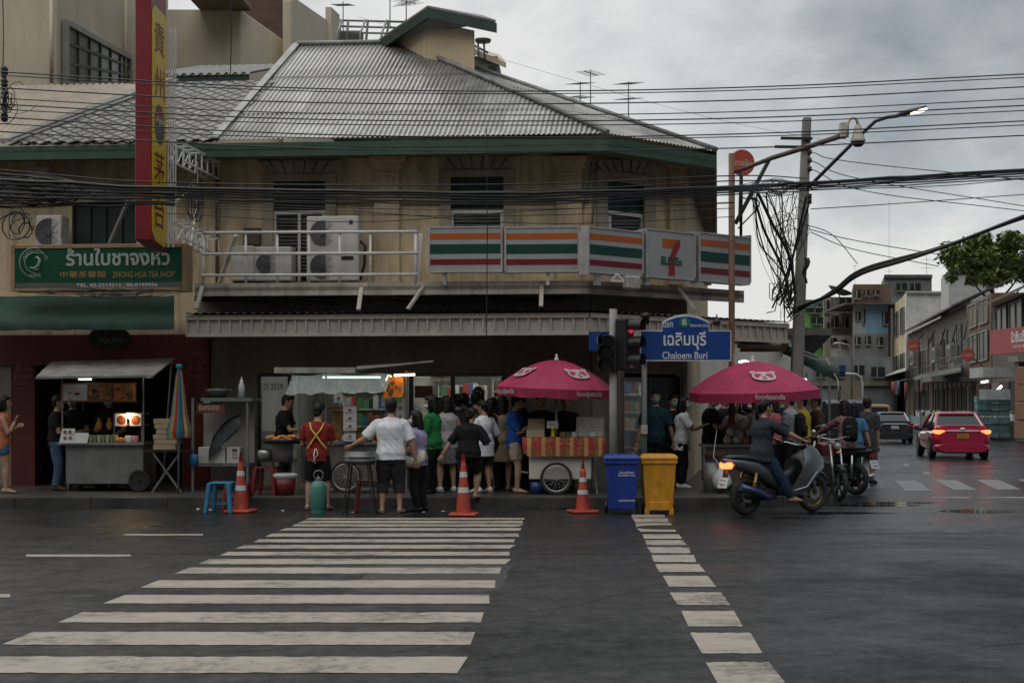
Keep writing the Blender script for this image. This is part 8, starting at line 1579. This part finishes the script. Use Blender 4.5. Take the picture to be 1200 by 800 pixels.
# satellite dish, far road sign, far lamp
sd = thing('satellite_dish', 'grey mesh satellite dish on the grey rendered town house roof', 'satellite dish', W(984, 348, 160)); m = MB(); m.lathe([(.0, -.25), (.6, -.15), (1.1, .1), (1.45, .35)], W(984, 343, 160), 20, Matrix.Rotation(R(20), 3, 'Y')); m.build('dish', M('grey_pipe'), sd, w=True); m = MB(); m.bar(W(984, 344, 160), W(984, 349, 160), .12); m.build('mast', M('grey_pipe'), sd, w=True)
fs = thing('street_sign', 'small blue street sign on a bracket far down the street', 'sign', W(982, 440, 95)); m = MB(); m.bb(W(975, 435, 95), W(990, 429, 95.1)); m.build('panel', BLUE, fs, w=True); m = MB(); m.bar(W(982, 435, 95.1), V((W(982, 0, 95).x, 95.1, 0)), .09); m.build('post', STEELD, fs, w=True)
fl_ = thing('street_lamp', 'pale curved street lamp far down the side street', 'street lamp', W(1011, 480, 80)); m = MB(); m.tube([V((W(1011, 0, 80).x, 80, 0)), W(1011, 450, 80), W(1009, 442, 80), W(1004, 438.5, 80), W(991, 437.5, 80)], .07, 8); m.build('pole', M('pale_lamp_pole', (.36, .36, .36), .5), fl_, w=True)
f3 = thing('street_lamp', 'white headed street lamp on a thin arm before the grey town house', 'street lamp', W(997, 430, 120)); m = MB(); m.tube([V((W(998, 0, 120).x, 120, 0)), W(998, 412, 120), W(994, 404, 120), W(984, 402, 120)], .08, 8); m.build('pole', M('grey_pipe'), f3, w=True); m = MB(); m.tube([W(985, 402, 120), W(978, 402, 120)], [.12, .2], 8, ry=.4); m.build('lamp_head', WHITEM, f3, w=True)
# red shop sign and orange discs on the right row
rs_ = thing('shop_sign', 'red shop sign board with white Thai lettering at the right edge', 'sign', W(1190, 415, 72)); m = MB(); p0, p1 = W(1160.5, 416, 76), W(1235, 416, 69.0); z0, z1 = p0.z, W(1160.5, 387.5, 76).z; m.slab(p0, p1, z0, z1, .25); m.build('panel', M('bright_red_panel', (.28, .008, .014), .4, var=.12), rs_, w=True)
dd = (p1-p0); dd.z = 0; dd.normalize(); nn = V((dd.y, -dd.x, 0)); cc = p0.lerp(p1, .5); text_mb('นิวซินเซียง', .62, 2.05, facing(nn), V((cc.x, cc.y, z0+.85))+nn*.01, bold=.03).build('sign_lettering', TXTW, rs_, w=True); text_mb('NEW SIN SIENG', .16, 1.6, facing(nn), V((cc.x, cc.y, z0+.33))+nn*.01).build('small_lettering', TXTW, rs_, w=True)
disc_sign(1070.5, 405, 118, .48, 'round orange disc sign on the timber shophouse with pale shutters', (-.3, -1, 0), [W(1070.5, 405, 118.1), W(1078, 407, 118.5)])
disc_sign(1134.5, 415.5, 88, .40, 'round orange disc sign under the square grey frames', (-.3, -1, 0), [W(1134.5, 415.5, 88.1), W(1146, 424, 88.5), W(1155, 432, 88.6)])
# canopies, hanging cloths, air conditioners along the row
def row_awning(label, px0, px1, y_wall, y_edge, off, mat):
    t = thing('shop_awning', label, 'awning', WR((px0+px1)/2, y_edge, off)); m = MB(); m.prism([WR(px0, y_edge, off), WR(px1, y_edge+(y_edge-479)/(px0-895)*(px1-px0), off), WR(px1, y_wall+(y_wall-479)/(px0-895)*(px1-px0), .1), WR(px0, y_wall, .1)], (0, 0, .12)); m.build('awning_sheet', mat, t, w=True); return t
row_awning('long dull green shop awning below the timber shophouse', 1072, 1126, 441, 446, 2.2, M('dull_green_awning', (.06, .075, .055), .7, var=.3)); row_awning('white rounded shop awning far along the right row', 1030, 1062, 441, 443, 2.0, M('white_awning', (.45, .45, .45), .6))
t = thing('shop_awning', 'pale box shaped shop canopy below the red sign', 'awning', W(1170, 445, 74)); m = MB(); m.bb(W(1152, 442, 73), (W(1190, 0, 73).x, 75.5, W(0, 430, 73).z)); m.build('canopy_box', M('pale_box_canopy', (.36, .38, .37), .6, streak=.4), t, w=True)
t = thing('shop_awning', 'dark flat shop canopy under the narrow brown shophouse', 'awning', W(1130, 448, 92)); m = MB(); m.bb(W(1092, 447, 92), (W(1150, 0, 92).x, 95, W(0, 441, 92).z)); m.build('canopy_slab', mt('dim_canopy', (.15, .14, .125)), t, w=True)
for k, (x, y0, y1, w_, c, l) in enumerate(((1047, 447, 461, 5, (.36, .12, .10), 'salmon cloth hanging widest under the white rounded awning'), (1053, 446, 463, 3, (.10, .19, .33), 'blue cloth hanging beside the salmon cloths'), (1061.5, 448, 467, 3, (.34, .09, .09), 'rose cloth hanging right of the blue cloth'), (1081, 447, 463, 3, (.36, .13, .11), 'salmon cloth hanging alone under the dull green awning'))):
    m = MB(); rsx = [[W(x-w_/2+w_*i/6, y, 104+.12*math.sin(i*1.7+k)) for i in range(7)] for y in (y0, (y0+y1)/2, y1)]; m.rings(rsx, False, True, False); o = tag(m.build('hanging_cloth', M('street_cloth_%d' % k if k != 3 else 'street_cloth_3', c, .8)), l, 'cloth', 'cloths hung along the right row'); o.modifiers.new('t', 'SOLIDIFY').thickness = .02
for k, (x, y, l) in enumerate(((1072, 420, 'farther air conditioner on the timber shophouse front'), (1098, 416, 'nearer air conditioner on the timber shophouse front'), (1116, 414, 'air conditioner beside the teal door of the timber shophouse'))):
    c = WR(x, y, .5); t = thing('air_conditioner', l, 'air conditioner', c, 0, 'air conditioners on the timber shophouse'); m = MB(); m.box(c, (.6, .9, 1.2)); m.build('casing', M('aged_casing', (.30, .28, .25), .6, streak=.4), t, w=True, bevel=.03); m = MB(); m.disc(c+V((-.31, 0, .0)), .36, (-1, 0, 0), .02); m.build('fan_grille', GRL, t, w=True)
def shopfront():
    rnd = random.Random(2)
    for k in range(9):
        x0 = 1068+k*13; t = thing('market_stall', ('dim', 'cluttered', 'low')[k % 3]+' street stall '+('nearest the white awning', 'below the farther orange disc', 'left of the salmon cloth', 'under the salmon cloth', 'beside the pink sedan roof', 'under the dark flat canopy', 'below the nearer orange disc', 'under the pale box canopy', 'behind the loaded motorbike')[k], 'food stall', WR(x0+5, 490, 1.2), 0, 'stalls along the right row')
        a, b_ = WR(x0, 479, 1.4), WR(x0+12, 479, 1.4); m = MB(); m.slab(a, b_, .15, 1.0, -.9); m.build('counter', M(('stall_blue', 'stall_teal', 'stall_brown')[k % 3], ((.05, .09, .16), (.12, .22, .22), (.14, .08, .05))[k % 3], .6, var=.4), t, w=True)
        g = MB()
        for q in range(10): p = a.lerp(b_, rnd.random()); g.cur = rnd.randrange(7); g.box((p.x+.3, p.y, 1.0+.2*rnd.random()+.1), (.4, .4, .35))
        g.build('stock', GOODS, t, w=True)
shopfront()
cp2 = thing('crate_stack', 'tall stack of teal plastic crates beside the pavement past the pink sedan', 'crates', W(1162, 490, 70)); m = MB()
for k in range(6):
    for j in range(3): c = V((W(1150+j*13, 0, 70).x, 70+.1*(k % 2), .15+.17+k*.34)); m.box(c, (.52, .5, .30)); m.box(c+V((0, -.01, .12)), (.54, .5, .06))
m.build('crate_body', M('teal_crate', (.12, .23, .24), .5, var=.35, scale=2), cp2, w=True)
m = MB(); m.box(W(1166, 462, 69.5), (1.5, .05, .5)); m.build('glass_lid', M('pale_lid', (.4, .45, .45), .3), cp2, w=True)
b = MB(); b.cyl(W(1150, 448, 72), W(1158, 446.5, 72), .05); tag(b.build('shop_tube', M('cold_bulb')), 'short white shop tube lit under the pale box canopy', 'light'); b = MB(); b.cyl(W(1168, 458, 71), W(1174, 452, 71), .06); tag(b.build('shop_tube', M('cold_bulb')), 'slanted white shop tube above the teal crates', 'light')
b = MB(); b.ell(W(957, 425, 60), .09); tag(b.build('warm_street_bulb', M('warm_glow', (1, .6, .3), .5, var=0, emit=(1, .45, .15), es=3)), 'warm orange street bulb beyond the drooping green awning', 'light')
rb_ = thing('red_pillar', 'faded red wrapped pillar at the right edge by the cartons', 'pillar', W(1200, 500, 66)); m = MB(); m.bb((W(1194, 0, 66).x, 66, .15), (W(1210, 0, 66).x, 66.6, W(0, 424, 66).z)); m.build('pillar_shaft', M('faded_red', (.20, .05, .06), .6), rb_, w=True); m = MB(); m.bb((W(1189, 0, 66).x, 65.5, W(0, 424, 66).z), (W(1215, 0, 66).x, 67, W(0, 417, 66).z)); m.build('capital', PALEW, rb_, w=True)
# left row of the side street, mostly hidden by the corner house
lr = thing('row_house', 'low grey shophouse row hidden behind the corner crowd', 'building', (6.0, 50, .15)); m = MB(); m.prism([(-1, 33, .15), (5.3, 33, .15), (13.4, 95, .15), (-1, 95, .15)], (0, 0, 3.1)); m.build('wall', WHW, lr, w=True); m = MB(); m.prism([(-1, 32.8, 3.25), (5.9, 32.8, 3.25), (14.0, 95, 3.25), (-1, 95, 3.25)], (0, 0, .16)); m.build('roof', TIN, lr, w=True)
# broad leaved tree behind the right row
LEAF = M('tree_leaf', (.115, .165, .035), .55, var=.45, scale=.9); LEAF2 = M('tree_leaf_light', (.21, .25, .06), .55, var=.4, scale=.9); BARK = M('tree_bark', (.09, .07, .05), .85, bump=.3)
tr_ = thing('broadleaf_tree', 'spreading broad leaved tree above the roofs of the right row', 'tree', (W(1170, 479, 108).x, 108, .15)); TY = 108; tx = W(1170, 0, TY).x
m = MB(); m.tube([(tx, TY, 0), (tx+.2, TY, 5), (tx-.1, TY, 9)], [.5, .38, .3], 10)
rnd = random.Random(4); cl = []
for k in range(78):
    px = rnd.uniform(1120, 1236); base_ = 326-18*math.sin((px-1100)/135*math.pi)*0; topy = 300-26*math.sin(min(1, max(0, (px-1100)/130))*math.pi)**.7
    py = rnd.uniform(topy+4, 330); c = W(px, py, TY)+V((0, rnd.uniform(-2.6, 2.6), 0)); cl.append((c, rnd.uniform(.5, 1.0)))
for c, r in cl[:6]: m.tube([(tx-.1, TY, 8.5+rnd.random()), V((tx, TY, 9.5)).lerp(c, .5)+V((0, 0, -.3)), c], [.12, .06, .02], 6)
m.build('trunk', BARK, tr_, w=True)
m = MB()
for c, r in cl:
    for k in range(int(185*r)):
        u = V((rnd.gauss(0, 1), rnd.gauss(0, 1), rnd.gauss(0, 1))).normalized()*r*rnd.uniform(.35, 1.05); p = c+V((u.x*1.15, u.y, u.z*.75)); s = rnd.uniform(.12, .33); q = Euler((rnd.uniform(-.9, .9), rnd.uniform(-.9, .9), rnd.uniform(0, 6.3))).to_matrix()
        m.cur = 0 if rnd.random() < .6 else 1; m.add([p+q@V(v) for v in ((-s, 0, 0), (0, -s*.45, .03), (s*1.1, 0, -.04), (0, s*.45, .03))], [(0, 1, 2, 3)])
m.build('crown', [LEAF, LEAF2], tr_, w=True)

def clutter():
    rnd = random.Random(9)
    for k in range(13):
        f = k/12; px = 1066+f*66; a = WR(px, 479, .25); m = MB(); m.bar((a.x, a.y, .15), (a.x, a.y, 7.4 if k % 3 else 4.2), .11); c_ = timber; m.build('post', (OLD, PALEW, DKW)[k % 3], c_, w=True)
    for k, (x0, x1, z0, z1) in enumerate(((1067, 1074, 4.0, 5.1), (1083, 1092, 3.9, 4.9), (1101, 1112, 4.0, 5.2), (1118, 1128, 3.9, 5.0))):
        a, b_ = WR(x0, 479, .9), WR(x1, 479, .9); m = MB(); m.slab(a, b_, z0, z0+.08, -.9)
        for q in range(9): p = a.lerp(b_, q/8); m.bar((p.x, p.y, z0), (p.x, p.y, z1), .035)
        m.bar((a.x, a.y, z1), (b_.x, b_.y, z1), .05); m.bar((a.x, a.y, (z0+z1)/2), (b_.x, b_.y, (z0+z1)/2), .035); m.build('balcony', (STEELD, PALEW, OLD, STEELD)[k], timber, w=True)
    for k in range(5): m = MB(); m.tube([WR(1070+k*14, 388+k*3, .4), WR(1074+k*14, 400+5*math.sin(k), .8), WR(1082+k*13, 392-k*4, .5)], .05, 5); m.build('hung_wire', CABM, timber, w=True)
timber = [o for o in bpy.data.objects if o.get('label', '').startswith('old timber shophouse')][0]; CABM = M('black_cable', (.012, .012, .013), .5, var=0)
clutter()
for lab, cols in (('grey rendered town house', ((968, 352, 366), (976, 396, 404), (988, 398, 406), (978, 370, 384), (990, 372, 384))), ('corner house with brown', ((1004, 395, 404), (1016, 394, 404), (1030, 395, 405), (1004, 340, 350), (1036, 366, 380))), ('lime green house', ((944, 356, 360), (958, 356, 360), (943, 384, 390)))):
    o = [q for q in bpy.data.objects if q.get('label', '').startswith(lab)][0]; Yb = o.location.y
    for x, y0, y1 in cols: m = MB(); m.bb((W(x-3, 0, Yb).x, Yb-.6, W(0, y1, Yb).z), (W(x+3.5, 0, Yb).x, Yb-.36, W(0, y0, Yb).z)); w_ = m.build('window', WIN, o, w=True); m = MB(); m.bb((W(x-3.6, 0, Yb).x, Yb-.66, W(0, y1+1, Yb).z), (W(x+4, 0, Yb).x, Yb-.34, W(0, y1, Yb).z)); m.bar(W(x, y0, Yb-.64), W(x, y1, Yb-.64), .1); m.build('frame', M('pale_window_frame'), w_, w=True)
# ================================================================ overhead cables
CAB = M('black_cable', (.012, .012, .013), .5, var=0)
def catenary(pts, n=40):
    """smooth line through pixel/depth points"""
    P = [W(*p) for p in pts]
    if len(P) == 2: P = [P[0], P[0].lerp(P[1], .5), P[1]]
    out = []
    Q = [P[0]*2-P[1]]+P+[P[-1]*2-P[-2]]
    for i in range(1, len(Q)-2):
        a, b, c, d = Q[i-1:i+3]
        for k in range(n//(len(P)-1)): t = k/(n//(len(P)-1)); out.append(.5*((2*b)+(c-a)*t+(2*a-5*b+4*c-d)*t*t+(3*b-a-3*c+d)*t**3))
    out.append(P[-1]); return out
def cable(pts, r, label, group='thin overhead cables', n=40, wob=0.0, name='overhead_cable'):
    pts = list(pts)                                  # cables run on past the frame to the next poles
    if pts[-1][0] >= 1240: a, c = W(*pts[-2]), W(*pts[-1]); e = c+(c-a).normalized()*13; pts.append((CX+e.x*F/e.y, CY-(e.z-H)*F/e.y, e.y)); n += 20
    if pts[0][0] <= -40: a, c = W(*pts[1]), W(*pts[0]); e = c+(c-a).normalized()*9; pts.insert(0, (CX+e.x*F/e.y, CY-(e.z-H)*F/e.y, e.y)); n += 20
    b = MB(); p = catenary(pts, n)
    if wob: p = [q+V((0, 0, wob*noise.noise(V((q.x*1.7, r*900, q.z))))) for q in p]
    b.tube(p, r, 5 if r < .03 else 8); return tag(b.build(name, CAB), label, 'cable', group)
yl = [80, 84, 99, 111, 118, 124, 133, 141, 150]; ym = [107, 110, 122, 135, 142, 147, 161, 163, 177]; yr = [88, 92, 103, 117, 125, 131, 143, 148, 160]
od = ['uppermost', 'second', 'third', 'fourth', 'fifth', 'sixth', 'seventh', 'eighth', 'lowest']
for i in range(9): cable([(-40, yl[i]+2, 20.5), (300, (yl[i]+ym[i])/2+8, 20.6), (600, ym[i], 20.8), (900, (ym[i]+yr[i])/2+4, 21), (1240, yr[i]-3, 21)], .008 if i % 2 else .010, od[i]+' of the thin cables strung across the zinc roof and sky')
for k, (y0, y1, y2) in enumerate(((196, 208, 200), (205, 216, 206))): cable([(-40, y0, 21.3), (200, y0+18, 21.3), (600, y1+8, 21.5), (860, y2+6, 23), (945, y2+9, 27)], .011, ('upper', 'lower')[k]+' thin cable just above the thick black bundle')
for k in range(5): cable([(-40, 208+k*5, 21.2), (60, 214+k*4.5, 21.2), (210, 220+k*3.2, 21.2), (600, 226+k*3.4, 21.4), (840, 219+k*2.4, 22.6), (945, 214+k*2.4, 26.8), (1240, 196+k*2.6, 26.2)], .024-.003*k, 'thick black cable '+('topmost', 'second from the top', 'in the middle', 'second from the bottom', 'at the bottom')[k]+' of the heavy bundle', 'thick cables of the heavy bundle', 60, .02)
for k, (a, b_) in enumerate(((242, 245), (249, 252), (258, 246), (246, 262))): cable([(195, a-8, 21.8), (420, a+2, 22), (640, b_, 22.2), (860, b_-8, 24)], .007, ('first', 'second', 'third', 'fourth')[k]+' loose wire sagging under the heavy bundle before the windows')
for k in range(4): cable([(930, 362+k*2, 27.2), (975, 345-k*1.5, 26.6), (1012, 320-k*2, 26), (1100, 292-k, 25.5), (1240, 238+k*2, 24.5)], (.035, .028, .02, .012)[k], ('thickest', 'second thickest', 'third thickest', 'thinnest')[k]+' strand of the cable swooping up right from the concrete pole', 'strands swooping from the concrete pole', 50, .015)
for k, (pp) in enumerate((((950, 178), (1000, 190), (1240, 215)), ((950, 188), (1010, 210), (1240, 248)), ((950, 198), (1020, 225), (1240, 252)), ((950, 245), (1060, 238), (1240, 225)), ((940, 262), (975, 275), (1005, 309)), ((945, 268), (1020, 285), (1240, 320)), ((950, 272), (1000, 292), (1100, 312)), ((950, 222), (1100, 218), (1240, 206)))): cable([(x, y, 27.0+i*1.2) for i, (x, y) in enumerate(pp)], .009, 'thin wire '+('from the top insulator', 'from the second insulator', 'from the third insulator', 'below the heavy bundle', 'short and steep', 'sagging lowest to the right', 'reaching the tall thin mast', 'just over the heavy bundle')[k]+' leaving the concrete pole rightward', 'wires leaving the concrete pole')
rnd = random.Random(21)
def tangle(label, cx, cy, rx, ry, Y, n, r=.008, group=None):
    b = MB()
    for k in range(n):
        a0 = rnd.uniform(0, 6.3); pts = []; ox, oy = cx+rnd.uniform(-.4, .4)*rx, cy+rnd.uniform(-.4, .4)*ry; sx, sy = rx*rnd.uniform(.3, 1), ry*rnd.uniform(.3, 1); tl_ = rnd.uniform(3, 8)
        for j in range(22): a = a0+tl_*j/21; pts.append(W(ox+sx*math.cos(a)*(1-.02*j)+rnd.uniform(-.6, .6), oy+sy*math.sin(a)+rnd.uniform(-.6, .6), Y+.25*math.sin(a*1.3+k)))
        b.tube(pts, r*rnd.uniform(.6, 1.3), 5)
    return tag(b.build('cable_tangle', CAB), label, 'cable tangle', group)
def drape(label, n):
    b = MB()
    for k in range(n):
        x0, y0 = rnd.uniform(874, 946), 222+rnd.uniform(-8, 10); x1, y1 = rnd.choice([rnd.uniform(906, 932), rnd.uniform(915, 928)]), rnd.uniform(318, 378); pts = []
        bx, by = rnd.uniform(-16, 16), rnd.uniform(-10, 28); w_ = rnd.uniform(.5, 3)
        for j in range(16): t_ = j/15; q = math.sin(t_*math.pi); pts.append(W(x0+(x1-x0)*t_**rnd.choice([1.0, 1.0])+bx*q+w_*math.sin(t_*9+k), y0+(y1-y0)*t_+by*q*(1-t_), 26.6+.5*q+.1*math.sin(k)))
        b.tube(pts, rnd.choice([.004, .005, .006, .008, .014]), 5)
    for k in range(16):
        x0, y0 = rnd.uniform(906, 930), rnd.uniform(335, 372); pts = [W(x0+rnd.uniform(-9, 9), y0+rnd.uniform(-14, 14), 26.8+rnd.uniform(-.2, .2)) for j in range(5)]; b.tube(pts, rnd.uniform(.008, .017), 5)
    return tag(b.build('cable_tangle', CAB), label, 'cable tangle')
tangle('knotted black cable coil where the heavy bundle meets the concrete pole', 905, 219, 36, 10, 26.5, 14, .006); drape('ragged nest of black wires hanging left of the concrete pole above the canopy', 24); tangle('loose black coils on the concrete pole below the heavy bundle', 925, 270, 26, 34, 26.8, 12, .006); tangle('dense tangle of cables and coils at the far left above the tea sign', 40, 226, 80, 16, 22.0, 30, .009); tangle('hanging coil of cables left of the green tea shop sign', 24, 262, 24, 24, 22.2, 6, .010); tangle('wire loops around the insulators at the far left over the tan roof', 14, 118, 24, 22, 20.6, 7, .006); tangle('small knot of wires by the white lattice mast', 228, 236, 12, 22, 23.0, 12, .007); tangle('twisted wires draped between tea sign and green canvas awning', 130, 343, 80, 5, 23.2, 10, .007)
for k, pp in enumerate((((888, 226), (905, 262), (925, 300), (932, 345)), ((884, 230), (896, 270), (918, 318), (926, 350)), ((945, 228), (938, 262), (928, 305), (918, 345)), ((948, 240), (936, 280), (922, 320), (905, 362)), ((870, 232), (890, 240), (865, 268)))): cable([(x, y, 26.3+.2*i) for i, (x, y) in enumerate(pp)], .03-.004*k, 'drooping cable '+('leftmost of the steep pair', 'inner one of the steep pair', 'close along the concrete pole', 'falling to the canopy end', 'looping beside the round disc')[k]+' left of the concrete pole', 'drooping cables by the concrete pole', 30, .04)
b = MB(); b.bar(W(902, 186, 25.6), W(862, 262, 25.4), .06); b.bar(W(868, 200, 25.4), W(866, 260, 25.4), .035); tag(b.build('pole_brace', M('dark_steel_arm')), 'dark steel brace crossing behind the round orange disc and brown post', 'brace')
b = MB(); b.rings([[W(942+2*math.sin(i*1.3)+j*(3.2-.3*i), 302+i*5, 26.9+.06*math.sin(i*2+j)) for j in range(3)] for i in range(7)], False, True, False); o = tag(b.build('hanging_rag', M('dark_rag', (.03, .03, .032), .8)), 'dark torn rag hanging from the concrete pole', 'rag'); o.modifiers.new('t', 'SOLIDIFY').thickness = .015
b = MB()
for y in (84, 98, 112, 126, 138): b.lathe([(.03, -.06), (.06, -.02), (.03, .0), (.06, .03), (.03, .07)], W(5, y, 20.8), 8)
b.bar(W(4.5, 78, 20.9), W(6, 142, 20.9), .05); tag(b.build('insulator_rack', BLACK), 'black insulator rack holding the thin cables at the left edge', 'insulator')
for k, (x, y0, y1) in enumerate(((570, 150, 395), (3, -5, 90), (270, -5, 88))): cable([(x, y0, 23.0), (x+1, (y0+y1)/2, 23.0), (x, y1, 23.0)], .009, ('vertical wire hanging before the first striped light box', 'vertical wire at the far left edge above the insulators', 'vertical wire dropping beside the stepped beige building')[k], 'vertical wires')
cable([(420, 20, 38), (800, 130, 38), (1000, 170, 40)], .004, 'faint wire slanting down across the sky behind the zinc roof')['group']
# gutter litter
for k, (x, y) in enumerate(((246, 598), (232, 597), (331, 599), (415, 601), (497, 601), (520, 600), (640, 594), (648, 594), (706, 590), (795, 588), (800, 586))):
    b = MB(); c = G(x, y); s = rnd.uniform(.03, .06); b.add([c+V((s*math.cos(a)*rnd.uniform(.6, 1), s*math.sin(a)*rnd.uniform(.6, 1), .006+rnd.uniform(0, .012))) for a in [q*6.283/7 for q in range(7)]]+[c+V((0, 0, .025))], [(q, (q+1) % 7, 7) for q in range(7)])
    tag(b.build('litter_scrap', PICS[0]), 'small crumpled white scrap of paper lying along the kerb gutter', 'litter', 'paper scraps along the kerb')

for k in range(9): cable([(-40, 200+k*5.5+rnd.uniform(-3, 3), 21.6), (40, 210+k*4.4+rnd.uniform(-5, 5), 21.8), (120, 214+k*3.6+rnd.uniform(-4, 6), 22.0), (205, 221+k*2.4, 22.6)], rnd.uniform(.008, .018), ('first', 'second', 'third', 'fourth', 'fifth', 'sixth', 'seventh', 'eighth', 'ninth')[k]+' from the top of the ragged cables above the green tea shop sign', 'ragged cables above the tea sign', 45, .03)

for k in range(6):
    pl = [(228, 346+rnd.uniform(-4, 6)), (330, 350+rnd.uniform(-5, 6)), (450, 346+rnd.uniform(-4, 8)), (560, 349+rnd.uniform(-5, 6)), (686, 345+rnd.uniform(-3, 6))]
    b = MB(); pts = []
    for (x0, y0), (x1, y1) in zip(pl, pl[1:]):
        for q in range(12): t_ = q/12; pts.append(Wf(x0+(x1-x0)*t_, y0+(y1-y0)*t_+4*math.sin(t_*math.pi), .35+.06*k))
    b.tube(pts, rnd.uniform(.010, .022), 6); tag(b.build('overhead_cable', CAB), ('first', 'second', 'third', 'fourth', 'fifth', 'sixth')[k]+' cable from the wall slung in the dark gap over the beige canopy', 'cable', 'cables slung over the beige canopy')
